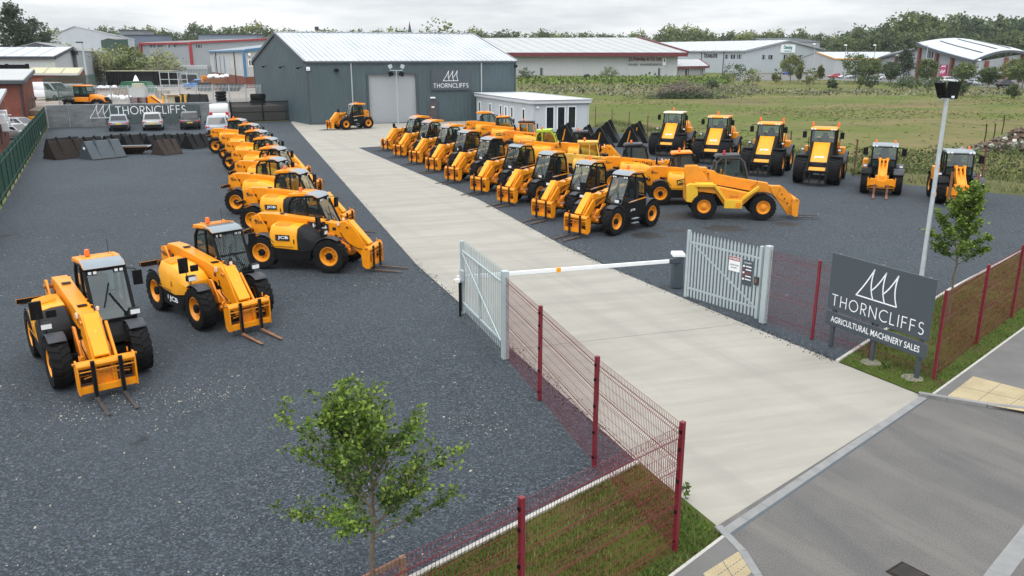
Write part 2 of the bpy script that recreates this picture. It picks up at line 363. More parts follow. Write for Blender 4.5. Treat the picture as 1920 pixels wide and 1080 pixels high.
def grass_mat(name, a, d, e, s=.6, worn=None):
    m, n, b, t = nodes_for(name, .9, .15); v = t.outputs['Object']
    c = ramp(n, noise(n, v, s, 7, .65), [(.28, a), (.5, d), (.75, e)])
    c = mixc(n, .5, c, ramp(n, noise(n, v, s*16, 5, .7), [(.3, a), (.7, e)]))
    if worn:
        for sc, lo, hi, col, st, ro in worn:
            c = mixc(n, ramp(n, noise(n, v, sc, 6, .62, st, ro), [(lo, (0,0,0)), (hi, (.85,.85,.85))]), c, col)
    n.links.new(c, b.inputs['Base Color']); bumpn(n, b, noise(n, v, s*20, 5, .7), .8, .08); return m
VERGE = grass_mat('verge_grass', (.028,.050,.008), (.060,.095,.012), (.105,.135,.022), 1.2,
                  [(.9, .52, .66, (.10,.062,.032), None, 0), (2.6, .60, .72, (.16,.115,.065), None, 0)])
FIELD = grass_mat('meadow', (.042,.066,.009), (.088,.122,.016), (.140,.142,.034), .08,
                  [(.05, .46, .60, (.165,.125,.058), (.55,1.3,1), .3), (.07, .55, .66, (.105,.072,.042), (.5,1.5,1), .2), (.45, .52, .68, (.062,.082,.020), None, 0), (.9, .56, .72, (.15,.13,.055), None, 0),
                   (.13, .60, .74, (.036,.050,.015), None, 0)])
BANK = grass_mat('rough_bank', (.045,.062,.018), (.095,.105,.034), (.15,.125,.06), .5, [(.3, .5, .68, (.085,.055,.04), None, 0)])
YARDM, n, b, t = nodes_for('dusty_hardstanding', .95, .2); v = t.outputs['Object']
n.links.new(ramp(n, noise(n, v, .12, 7, .6), [(.3, (.15,.13,.12)), (.5, (.27,.225,.19)), (.7, (.33,.28,.24))]), b.inputs['Base Color'])
TACT, n, b, t = nodes_for('buff_tactile_paving', .9, .2); v = t.outputs['Object']
c = ramp(n, noise(n, v, 1.5, 5), [(.3, (.30,.24,.14)), (.7, (.42,.35,.22))])
n.links.new(mixc(n, .3, c, ramp(n, noise(n, v, 40, 2), [(.3, (.22,.18,.11)), (.7, (.5,.43,.29))])), b.inputs['Base Color'])

# ------------------------------------------------------------------ ground sheets
def sheet(name, pts, m, z, kind='structure'):
    mb = MB(); mb.poly([(p[0], p[1], 0) for p in pts], m)
    o = mb.build(name, loc=(0, 0, z), smooth=0); o['kind'] = kind; return o
def A(*ps): return [at(x, y) for x, y in ps]
def grid(name, x0, x1, y0, y1, nx, ny, m, z, f=None):
    mb = MB(); vs = []; fs = []
    for j in range(ny+1):
        for i in range(nx+1):
            x = x0+(x1-x0)*i/nx; y = y0+(y1-y0)*j/ny; vs.append((x, y, f(x, y) if f else 0))
    for j in range(ny):
        for i in range(nx): fs.append((j*(nx+1)+i, j*(nx+1)+i+1, (j+1)*(nx+1)+i+1, (j+1)*(nx+1)+i))
    mb.add(vs, fs, m); o = mb.build(name, loc=(0,0,z), smooth=80); o['kind'] = 'structure'; return o
sheet('ground', [(-4000,-40), (4000,-40), (4000,5500), (-4000,5500)], FIELD, -.030)

KL = A((1195,870), (790,1078)); KLd = (KL[1]-KL[0]).normalized(); KLe = KL[0] + KLd*13     # kerb edging by the near verge
KR = A((1569,680), (1650,627), (1778,546), (1920,470)); KRd = (KR[3]-KR[2]).normalized(); KRe = KR[3] + KRd*25
GF0, GF1 = at(5, 385), at(90, 240); GFd = (GF1-GF0).normalized()
dl = A((545,229), (780,495), (960,655), (1195,866), (1343,987))
dr = A((1730,742), (1569,678), (1400,609), (1140,500), (1055,460), (900,375), (672,277))
fe = A((1110,238), (1216,262), (1600,327), (1700,346), (1920,367)); fee = fe[-1] + (fe[-1]-fe[-2])*4
gravel = [GF0 - GFd*45, GF1, at(433,231), at(551,226), Vector((-20, 100, 0)), Vector((6, 104, 0)), *fe, fee, KRe, *KR[::-1], at(1569,679), *dr[1:5], dr[5], *dl[::-1][2:], ]
# one plain sheet under the drive as well, so that nothing shows at the drive's edge
sheet('gravel_yard', [KLe, GF0 - GFd*46, GF1 + GFd*.3, at(433,230.5), at(551,226), Vector((-20,101,0)), Vector((9,106,0)), *fe, fee, KRe, *KR[::-1], at(1569,690), at(1195,880), KL[0]], GRAVEL, -.012)
sheet('concrete_drive', [*dl[::-1], at(551,227), at(581,234), at(760,230.5), at(892,226), at(1000,252), at(880,262), at(760,271.5), *dr[::-1][0:0], at(672,277), *dr[::-1][1:]], CONCRETE, 0.0)
road0 = A((1360,1003), (1737,746))
sheet('asphalt_road', [at(1335,986), at(1722,737), road0[1], at(1920,772), at(2400,850), at(3200,1500), Vector((12,-12,0)), Vector((-3,-12,0)), at(1440,1110), at(1400,1050)], ASPH, -.004)
pvR = A((1748,744), (1800,706), (1920,618)); pvd = (pvR[2]-pvR[1]).normalized()
sheet('pavement', [at(1740,747), pvR[0], pvR[1], pvR[2], pvR[2]+pvd*30, pvR[2]+pvd*30+Vector((3,-4,0)), at(2400,850), at(1925,772), at(1830,757)], PAVE, .06)
pvL = A((1355,1010), (1265,1080)); pld = (pvL[1]-pvL[0]).normalized()
sheet('pavement', [at(1352,1003), at(1400,1052), at(1440,1112), Vector((1.5,2,0)), pvL[1]+pld*9, pvL[1], pvL[0]], PAVE, .06)
tr = A((1772,751), (1826,709), (1990,752), (1960,782), (1880,767))
def tactile(pts, rows, cols):
    mb = MB(); p = [Vector(q) for q in pts]
    mb.poly([(q.x, q.y, 0) for q in p], TACT)
    a, bq, cq, dq = p[0], p[1], p[2], p[-1]
    for i in range(rows):
        for j in range(cols):
            u = (i+.5)/rows; w = (j+.5)/cols
            q = (a*(1-w)+bq*w)*(1-u) + (dq*(1-w)+cq*w)*u
            mb.lathe([(.022,0),(.016,.008),(.0,.009)], TACT, 6, (q.x, q.y, 0), 'z')
    g = ANTH
    for k in (.33, .66):
        e0 = a*(1-k)+dq*k; e1 = bq*(1-k)+cq*k; mb.bar((e0.x,e0.y,0), (e1.x,e1.y,0), .012, .004, g)
    for k in (.5,):
        e0 = a*(1-k)+bq*k; e1 = dq*(1-k)+cq*k; mb.bar((e0.x,e0.y,0), (e1.x,e1.y,0), .012, .004, g)
    o = mb.build('tactile_paving', loc=(0,0,.066), smooth=0); o['kind'] = 'structure'
tactile(A((1772,750), (1824,710), (1990,753), (1945,781)), 22, 12)
tactile([at(1318,1082), at(1389,1037), at(1413,1076), at(1350,1130)], 8, 12)
sheet('grass_verge', [KL[0]+KLd*.0, KLe, pvL[1]+pld*9, pvL[1], pvL[0], at(1352,1003), dl[-1], dl[-2]], VERGE, .02)
sheet('grass_verge', [dr[1], dr[0], at(1742,744), pvR[0], pvR[1], pvR[2], pvR[2]+pvd*30, KRe, *KR[::-1]], VERGE, .02)
# strip of rough ground along the field side of the yard
bk = [p + Vector((0,0,0)) for p in fe]
def bank_pts(off): return [p + Vector((off*.42, off*.9, 0)) for p in fe] + [fee + Vector((off*.42, off*.9, 0))]
mb = MB(); L0, L1, L2 = bank_pts(0), bank_pts(2.2), bank_pts(8)
for i in range(len(L0)-1):
    for q0, q1, z0, z1 in ((L0, L1, 0, .35), (L1, L2, .35, .0)):
        mb.add([(*q0[i][:2], z0), (*q0[i+1][:2], z0), (*q1[i+1][:2], z1), (*q1[i][:2], z1)], [(0,1,2,3)], BANK)
mb.build('grass_bank', loc=(0,0,-.025), smooth=80)['kind'] = 'structure'
# the neighbouring yards behind the board wall stand about 1.7 m higher
PZ = 1.75
mb = MB(); pl = [(-330,95.5), (-60,95.5), (-52.8,94.6), (-34,101.3), (-28.6,104.6), (-40,130), (-62,300), (-110,620), (-420,620)]
mb.prism(pl, -.5, PZ, YARDM, axis='z'); mb.build('terrace_ground', smooth=0)['kind'] = 'structure'
# brick-yard car park left of the green fence
sheet('car_park', [GF0-GFd*45+Vector((-.2,0,0)), GF1+Vector((-.25,0,0)), GF1+Vector((-8,3,0)), Vector((-110,96,0)), Vector((-110,-5,0))], ASPH, -.006)
sheet('car_park', A((1380,152.5), (1550,149), (1925,166), (2250,180), (2250,165), (1925,147), (1560,139), (1380,138)), PAVE, -.02)

# kerbs: real steps
def kerb(name, pts, w, h, m, lab, z=0.0, seg=.9):
    mb = MB()
    for a, bb in zip(pts[:-1], pts[1:]):
        L = (bb-a).length; k = max(1, int(L/seg)); d = (bb-a)/k
        for i in range(k):
            p, q = a+d*i, a+d*(i+1) - d.normalized()*.006
            mb.bar((p.x,p.y,z+h/2-.05), (q.x,q.y,z+h/2-.05), w, h+.1, m)
    o = mb.build(name, bevel=.006, smooth=0); o['kind'] = 'structure'; return o
kerb('edging_kerb', [KL[0], KLe], .09, .07, CONC, '')
kerb('edging_kerb', [KR[0], KR[1], KR[2], KR[3], KRe], .09, .07, CONC, '')
KERBG = mat('grey_kerb', (.20,.20,.198), .85, var=.15, scale=4)
kerb('kerb', A((1346,992), (1392,1040), (1420,1085), (1460,1150)), .14, .075, KERBG, '')
kerb('kerb', A((1722,741), (1775,750), (1850,762), (1925,770), (2100,800)), .13, .08, KERBG, '')
kerb('channel_kerb', A((1357,999), (1732,745)), .17, .012, KERBG, '', seg=.6)
kerb('channel_kerb', A((1368,1003), (1738,748)), .06, .002, ANTH, '')
kerb('edging_kerb', [at(1356,1011), pvL[1], pvL[1]+pld*9], .06, .07, CONC, '')
kerb('edging_kerb', [at(1748,744), pvR[1], pvR[2], pvR[2]+pvd*30], .06, .075, CONC, '')
kerb('channel_kerb', A((1835,1130), (1872,1075), (1926,1006), (2000,905)), .30, .008, KERBG, '', seg=.9)
# a joint sawn across the drive
JOINT = mat('joint_sealant', (.16,.15,.13), .9)
mb = MB()
for a, bb in (((961,655),(1395,607)),):
    p, q = at(*a), at(*bb); mb.bar((p.x,p.y,.003), (q.x,q.y,.003), .009, .004, JOINT)
mb.build('expansion_joints', smooth=0)['kind'] = 'structure'
# grass blades on the verges, tufts over the field
def in_poly(x, y, P):
    c = False; j = len(P)-1
    for i in range(len(P)):
        if (P[i][1] > y) != (P[j][1] > y) and x < (P[j][0]-P[i][0])*(y-P[i][1])/(P[j][1]-P[i][1]) + P[i][0]: c = not c
        j = i
    return c
GB = [mat('grass_blade_dark', (.045,.085,.010), .8, var=.3), mat('grass_blade', (.085,.14,.016), .8, var=.3), mat('grass_blade_dry', (.15,.13,.05), .85, var=.3)]
def blades(name, P, num, h, m3, w=.012, z=.02, rnd=None, dens=None):
    r = random.Random(rnd or name); xs = [p[0] for p in P]; ys = [p[1] for p in P]; mb = MB(); k = 0; tries = 0
    while k < num and tries < num*30:
        tries += 1
        x = r.uniform(min(xs), max(xs)); y = r.uniform(min(ys), max(ys))
        if not in_poly(x, y, P) or (dens and r.random() > dens(x, y)): continue
        a = r.uniform(0, 6.28); hh = h*r.uniform(.4, 1.2); lx, ly = r.uniform(-.6,.6)*hh, r.uniform(-.6,.6)*hh
        cx, cy = math.cos(a)*w*r.uniform(.6,1.6), math.sin(a)*w*r.uniform(.6,1.6)
        mb.add([(x-cx,y-cy,z), (x+cx,y+cy,z), (x+lx,y+ly,z+hh)], [(0,1,2)], m3[r.choices((0,1,2), (4,6,1.6))[0]]); k += 1
    return tag(mb.build(name, smooth=0), kind='stuff')
vl = [KL[0]+KLd*.15, KL[0]+KLd*9, pvL[1]+pld*4, pvL[1], pvL[0], at(1346,998), dl[-1]+Vector((-.1,-.05,0)), dl[-2]+Vector((-.1,0,0))]
from mathutils import noise as mnoise
tag(blades('verge_grass', vl, 15000, .075, GB, dens=lambda x, y: .25+.9*max(0, mnoise.noise((x*.9, y*.9, 1))+.35)), 'short green grass with bare patches on the near verge', 'grass')
vr = [dr[1]+Vector((.1,-.1,0)), dr[0]+Vector((.05,.1,0)), pvR[0], pvR[1], pvR[2]+pvd*6, KR[3]+KRd*6, *KR[::-1]]
tag(blades('verge_grass', vr, 14000, .07, GB, dens=lambda x, y: .25+.9*max(0, mnoise.noise((x*.9, y*.9, 5))+.35)), 'short green grass on the verge by the large sign', 'grass')
FB = [mat('tuft_dark', (.060,.080,.020), .85, var=.3), mat('tuft_green', (.10,.13,.030), .85, var=.3), mat('tuft_straw', (.25,.21,.11), .85, var=.3)]
FM = [mat('meadow_blade_dark', (.075,.105,.016), .85, var=.3), mat('meadow_blade', (.115,.155,.024), .85, var=.3), mat('meadow_straw', (.19,.155,.075), .85, var=.3)]
fp = [*bank_pts(.5), bank_pts(9)[-1], Vector((60,70,0)), bank_pts(9)[0]]
tag(blades('rough_grass', [*bank_pts(.4), *bank_pts(8.5)[::-1]], 16000, .42, [FB[0], FB[1], FB[2]], w=.05, z=.0), 'rough grass and weeds along the yard side of the field', 'rough grass')
tag(blades('meadow_grass', [Vector((8,112,0)), bank_pts(8)[1], bank_pts(8)[-1], Vector((170,240,0)), Vector((60,300,0)), Vector((6,290,0))], 20000, .10, FM, w=.20, z=-.03,
     dens=lambda x, y: max(.05, mnoise.noise((x*.05, y*.03, 2))*2.0)), 'tussocky grass and weeds across the empty field', 'grass')

# dark wet or oily patches and loose pale stones on the gravel
WETM = mat('oily_gravel', (.010,.011,.013), .7, var=.5, scale=9, bump=.6, bscale=25)
rw = random.Random(31)
for px_, py_, rx_, ry_ in ((1213,441,.75,.35),(1266,432,.5,.16),(1262,405,1.3,.42),(1355,428,1.2,.36),(1476,420,.7,.22),(338,476,.35,.1),(1445,412,.6,.15),(205,488,.9,.14)):
    p = at(px_, py_); mb = MB(); mb.poly([(rx_*math.cos(i*.42)*rw.uniform(.7,1.25), ry_*math.sin(i*.42)*rw.uniform(.7,1.25)*2, 0) for i in range(15)], WETM)
    o = mb.build('wet_patch', loc=(p.x, p.y, -.008), smooth=0); o['kind'] = 'structure'
STN = [mat('pale_stone', (.36,.33,.28), .9, var=.3), mat('grey_stone', (.17,.18,.19), .9, var=.3)]
mb = MB()
for i in range(900):
    if i < 380: c_ = at(*rw.choice(((150,765),(240,760),(300,790),(400,745),(420,730),(130,790),(330,740),(880,790)))); q = Vector((c_.x+rw.gauss(0,.55), c_.y+rw.gauss(0,.4), 0))
    else: q = at(rw.uniform(-40,1150), 470 + 640*rw.random()**1.4)
    if in_poly(q.x, q.y, [KL[0], dl[3], dl[2], dl[1], dl[0], GF1, GF0, GF0-GFd*40, KLe]):
        s_ = rw.uniform(.008,.019)*(1.0 if rw.random() < .9 else 1.8)
        mb.box((q.x,q.y,-.004), (s_*rw.uniform(.8,1.8), s_*rw.uniform(.7,1.3), s_), STN[0] if rw.random() < .7 else STN[1], rw.uniform(0,6), rw.uniform(-.5,.5), rw.uniform(-.5,.5))
tag(mb.build('loose_stones', smooth=0), 'pale loose stones scattered over the dark gravel', 'stones', kind='stuff')

mb = MB()
for P in (dl, dr):
    for i in range(1300):
        k = rw.randrange(len(P)-2) + (1 if P is dr else 0); a_, c_ = P[k], P[k+1]; q = a_.lerp(c_, rw.random()); e = (c_-a_).normalized(); nn = Vector((e.y,-e.x,0)); q = q + nn*rw.gauss(0,.13); s_ = rw.uniform(.008,.022)
        if 19 < q.y < 62 or (P is dl and 15.4 < q.y < 62): mb.box((q.x,q.y,.004), (s_*1.4,s_,s_), STN[1] if rw.random() < .35 else WETM, rw.uniform(0,6), rw.uniform(-.4,.4))
tag(mb.build('loose_stones', smooth=0), 'dark gravel stones spilt along the edges of the concrete drive', 'stones', kind='stuff')
# ------------------------------------------------------------------ wheels
def wheel_meshes(r, w, rimr, rimmat, hubmat, lug=20, name='wheel', dish=.1):
    t = MB(); h = w/2
    t.lathe([(rimr,-h*.78), (rimr+.03,-h*.95), (r*.80,-h*1.02), (r*.93,-h*.95), (r*.955,-h*.8), (r*.96,0), (r*.955,h*.8), (r*.93,h*.95), (r*.80,h*1.02), (rimr+.03,h*.95), (rimr,h*.78), (rimr-.03,0), (rimr,-h*.78)], TYRE, 36)
    for s in (-1, 1):
        for i in range(lug):
            a0 = 2*math.pi*(i + (.5 if s > 0 else 0))/lug; st = 2*math.pi/lug
            vs = []
            for rr in (r*.94, r):                   # chevron bar from the crown to the shoulder
                for yy, da in ((s*h*.02, .42), (s*h*.02, .98), (s*h*.97, .50), (s*h*.97, -.02)):
                    k = rr if abs(yy) < h*.5 else rr - r*.012
                    a = a0 - st*da; vs.append((k*math.cos(a), yy, k*math.sin(a)))
            for rr in (r*.86,):                     # lug foot over the shoulder
                for yy, da in ((s*h*1.02, .46), (s*h*1.02, .04)): a = a0 - st*da; vs.append((rr*math.cos(a), yy, rr*math.sin(a)))
            t.add(vs, [(0,1,2,3), (4,5,6,7), (0,4,7,3), (1,2,6,5), (2,3,9,8), (0,1,5,4), (6,7,9,8)], TYRE)
    q = MB()
    for s in (-1, 1):
        q.lathe([(rimr+.012,s*h*.80), (rimr-.02,s*h*.86), (rimr-.05,s*h*.7), (rimr*.82,s*(h*.7-dish*.4)), (rimr*.72,s*(h*.7-dish)), (rimr*.42,s*(h*.7-dish*1.05)), (rimr*.40,s*(h*.7-dish*.5)), (.0,s*(h*.7-dish*.5))], rimmat, 28)
        q.lathe([(rimr*.38,s*(h*.7-dish*.5)), (rimr*.36,s*(h*.7+.02)), (rimr*.2,s*(h*.7+.035)), (0,s*(h*.7+.035))], hubmat, 14)
        for i in range(8):
            a = i*math.pi/4; q.box((rimr*.56*math.cos(a), s*(h*.7-dish*1.0), rimr*.56*math.sin(a)), (.03,.03,.03), hubmat)
    return t.mesh(name, smooth=30), q.mesh('rim', smooth=30)
WH_T, WH_R = wheel_meshes(.63, .46, .36, RIMY, BLK)
WO_T, WO_R = wheel_meshes(.63, .46, .33, OLDY, OLDY, lug=22, dish=.05)
def wheels(root, me, xs, ys, r):
    for x in xs:
        for y in ys:
            w = put(me[0], 'wheel', root, (x, y, r)); put(me[1], 'rim', w)

# ------------------------------------------------------------------ telescopic handlers
FLIP = lambda s: (-1, 0, 0) if s < 0 else (1, 0, 0)
def logo_panel(parent, o, xd, yd, w, h, panel, ink, txt='JCB', mark=True, weight=.03):
    b = MB(); o = Vector(o); xd = Vector(xd).normalized(); yd = Vector(yd).normalized(); n = xd.cross(yd)
    if panel:
        c = [o + xd*sx*w/2 + yd*sy*h/2 + n*.004 for sx, sy in ((-1,-1),(1,-1),(1,1),(-1,1))]
        b.poly(c, panel)
    lettering(b, txt, h*.62, o + xd*(w*.05 if mark else 0), xd, yd, ink, 1.0, weight, w*.74 if mark else w*.92, .008)
    if mark:
        q = o - xd*w*.42; b.poly([q + xd*a*w + yd*bb*h + n*.0085 for a, bb in ((-.05,-.1),(.0,-.1),(.02,.32),(-.03,.32))], RED if panel else ink)
    return b.build('logo', parent, smooth=0)
def forks(root, y0, x0, z0, L, m, up=False, gap=.3):
    for s in (-1, 1):
        b = MB(); y = y0 + s*gap
        b.prism([(x0,z0),(x0+.045,z0),(x0+.045,.085),(x0+L,.05),(x0+L,.03),(x0,.03)] if not up else [(x0,.55),(x0+.045,.55),(x0+.045,.60),(x0+.06,.60+L),(x0+.03,.60+L),(x0,.6)], y-.042, y+.042, m)
        if not up: b.prism([(x0-.004,.10),(x0-.004,z0+.01),(x0+.049,z0+.01),(x0+.049,.10)], y-.046, y+.046, BLK)
        b.build('fork', root, .006, 0)
def carriage(root, m, y0=-.12, x0=2.72, tilt=0.0, zt=.88, drop=0.0):
    b = MB(); w = .62
    b.prism([(x0-.12,zt-.06),(x0-.10,zt+.06),(x0+.10,zt+.07),(x0+.16,zt),(x0+.12,zt-.08)], y0-w, y0+w, m)
    b.prism([(x0+.0,.2),(x0+.0,.36),(x0+.12,.36),(x0+.12,.2)], y0-w, y0+w, m)
    for s in (-1, 1):
        b.prism([(x0-.16,.26),(x0-.20,zt-.1),(x0-.06,zt+.12),(x0+.06,zt+.12),(x0+.15,zt),(x0+.14,.18),(x0-.02,.16)], y0+s*w-.02, y0+s*w+.02, m)
        b.prism([(x0-.25,.3),(x0-.28,.62),(x0-.1,.75),(x0+.05,.7),(x0+.05,.28)], y0+s*.2-.02, y0+s*.2+.02, m)
        b.tube([(x0+.02,y0+s*(w-.02),zt+.05), (x0+.02,y0+s*(w+.08),zt+.05)], .035, STEEL, 8)
        b.tube([(x0-.05,y0+s*(w-.1),zt+.1), (x0-.05,y0+s*(w-.1),zt+.22)], .018, STEEL, 6)
        b.tube([(x0+.05,y0+s*.05,.62), (x0+.05,y0+s*.5,.55)], .022, STEEL, 6)
    b.box((x0-.02,y0,.42), (.03,.42,.34), ORG); b.box((x0-.03,y0+.42,.5), (.03,.3,.2), BLK); b.box((x0-.03,y0-.42,.5), (.03,.3,.2), BLK)
    b.tube([(x0+.14,y0-w+.03,zt-.14), (x0+.14,y0+w-.03,zt-.14)], .02, STEEL, 6)
    b.build('fork_carriage', root, .008)
CABK = 1.11
def cab(root, roof, st='new', guard=False, frame=BLK, y0=.1, y1=1.04, lower=True, gl=GLS):
    b = MB()
    if st == 'boxy': P = [(-.70,.95),(-.70,1.5),(-.66,2.40),(.42,2.40),(.62,1.5),(.66,.95)]; mid = -.0
    elif st == 'round': P = [(-.78,1.0),(-.80,1.6),(-.70,2.22),(-.5,2.43),(.34,2.43),(.55,2.25),(.84,1.35),(.86,1.0)]; mid = -.28
    else: P = [(-.80,.95),(-.82,1.55),(-.72,2.2),(-.50,2.42),(.30,2.46),(.44,2.36),(.98,1.28),(1.0,.95)]; mid = .02
    top = [p for p in P if p[1] > 2.38]
    for y in (y0, y1):
        for a, c in zip(P[:-1], P[1:]): b.bar((a[0],y,a[1]), (c[0],y,c[1]), .07, .085, frame, (0,1,0))
        b.bar((P[1][0],y,1.38), (P[-2][0]-.03,y,1.38), .06, .06, frame, (0,1,0))
        b.bar((mid,y,1.0), (mid-.02,y,2.44), .06, .07, frame, (0,1,0))
    for q in (P[1], P[2], P[3], P[-2], P[-3]):
        b.bar((q[0],y0,q[1]), (q[0],y1,q[1]), .07, .06, frame)
    b.prism([(P[0][0],.78),(P[0][0],1.02),(1.0,1.02),(1.0,.78)], y0-.02, y1+.0, frame)
    b.prism([(P[0][0]-.02,1.0),(P[0][0]-.02,1.5),(P[0][0]+.06,1.5),(P[0][0]+.06,1.0)], y0, y1, frame)
    if lower:
        b.prism([(-.78,.72),(-.82,1.40),(P[-2][0]-.04,1.34),(1.0,1.0),(.75,.72)], y1-.01, y1+.05, frame)
    c = b.build('cab_frame', root, .012)
    g = MB()
    for y in (y0-.0, y1+.002):
        g.poly([(p[0]*.985, y, max(p[1], 1.38) - (.03 if p[1] > 2 else 0)) for p in P[1:-1]][:], GLC)
    a, d = P[-3], P[-2]
    g.poly([(a[0]+.012,y0+.03,a[1]), (a[0]+.012,y1-.03,a[1]), (d[0]+.012,y1-.03,d[1]), (d[0]+.012,y0+.03,d[1])], gl)
    g.poly([(P[1][0],y0+.03,P[1][1]), (P[1][0],y1-.03,P[1][1]), (P[2][0],y1-.03,P[2][1]), (P[2][0],y0+.03,P[2][1])], gl)
    g.build('window', c, smooth=0)
    r = MB(); f0 = top[0][0]-.22; f1 = top[-1][0]
    if st == 'boxy': r.prism([(-.78,2.44),(-.78,2.52),(.50,2.52),(.52,2.44)], y0-.08, y1+.08, roof)
    elif st == 'spoiler':
        r.prism([(-1.15,2.50),(-1.1,2.58),(-.4,2.63),(.12,2.60),(.12,2.47),(-.5,2.45),(-1.0,2.44)], y0-.05, y1+.04, roof)
        r.prism([(.121,2.47),(.121,2.59),(.42,2.52),(.53,2.40),(.3,2.46)], y0-.03, y1+.03, SILV)
    else:
        k = -.02 if st == 'new' else f1
        r.prism([(f0-.06,2.40),(f0,2.52),(k-.1,2.57),(k,2.565),(k,2.47),(-.5,2.44)], y0-.05, y1+.04, roof)
        if st == 'new':
            r.prism([(k+.001,2.47),(k+.001,2.555),(.34,2.52),(.52,2.41),(.3,2.46)], y0-.03, y1+.03, SILV)
            for y in (y0+.12, y1-.12): r.box((-.28,y,2.575), (.5,.035,.03), RUST)
    rf = r.build('roof', c, .02)
    s = MB()
    s.box((-.32,.57*(y0+y1)-.06,1.28), (.5,.5,.14), SEAT); s.box((-.56,.57*(y0+y1)-.06,1.68), (.14,.48,.75), SEAT, ry=-.12); s.box((-.63,.57*(y0+y1)-.06,2.1), (.1,.28,.2), SEAT)
    s.build('seat', c, .04)
    w = MB(); ym = (y0+y1)/2
    w.tube([(.42,ym,1.0), (.24,ym,1.52)], .04, PLAS, 8)
    w.tube([(.24+.17*math.cos(i*math.pi/7)*.35*0+.06*math.sin(i*math.pi/7), ym+.18*math.cos(i*math.pi/7), 1.54+.16*math.sin(i*math.pi/7)) for i in range(15)], .016, PLAS, 6, False)
    w.prism([(.55,1.0),(.6,1.4),(.78,1.36),(.95,1.0)], y0+.06, y1-.06, PLAS)
    w.build('steering_wheel', c, 0)
    p = MB()
    p.bar((d[0]+.04,ym+.3,d[1]+.05), (d[0]-.22,ym-.02,d[1]+.58), .025, .02, BLK); p.bar((d[0]-.08,ym-.2,d[1]+.30), (d[0]-.32,ym+.02,d[1]+.80), .02, .02, BLK)
    p.build('wiper', c, 0)
    c.scale = (1, 1, CABK); c.location = (0, 0, .95*(1-CABK))
    if guard:
        q = MB()
        for i in range(15):
            y = y0+.06+(y1-y0-.12)*i/14; q.tube([(d[0]+.09,y,d[1]+.02), (a[0]+.09,y,a[1]+.05), (a[0]-.55,y,a[1]+.26)], .009, BLK, 4)
        for k in (0,.5,1): q.tube([(d[0]+.09+(a[0]-d[0])*k,y0+.03,d[1]+(a[1]-d[1])*k), (d[0]+.09+(a[0]-d[0])*k,y1-.03,d[1]+(a[1]-d[1])*k)], .016, BLK, 5)
        q.build('screen_guard', c, 0)
    return c
def small_part(name, root, fn, bevel=.01, smooth=38):
    b = MB(); fn(b); return b.build(name, root, bevel, smooth)
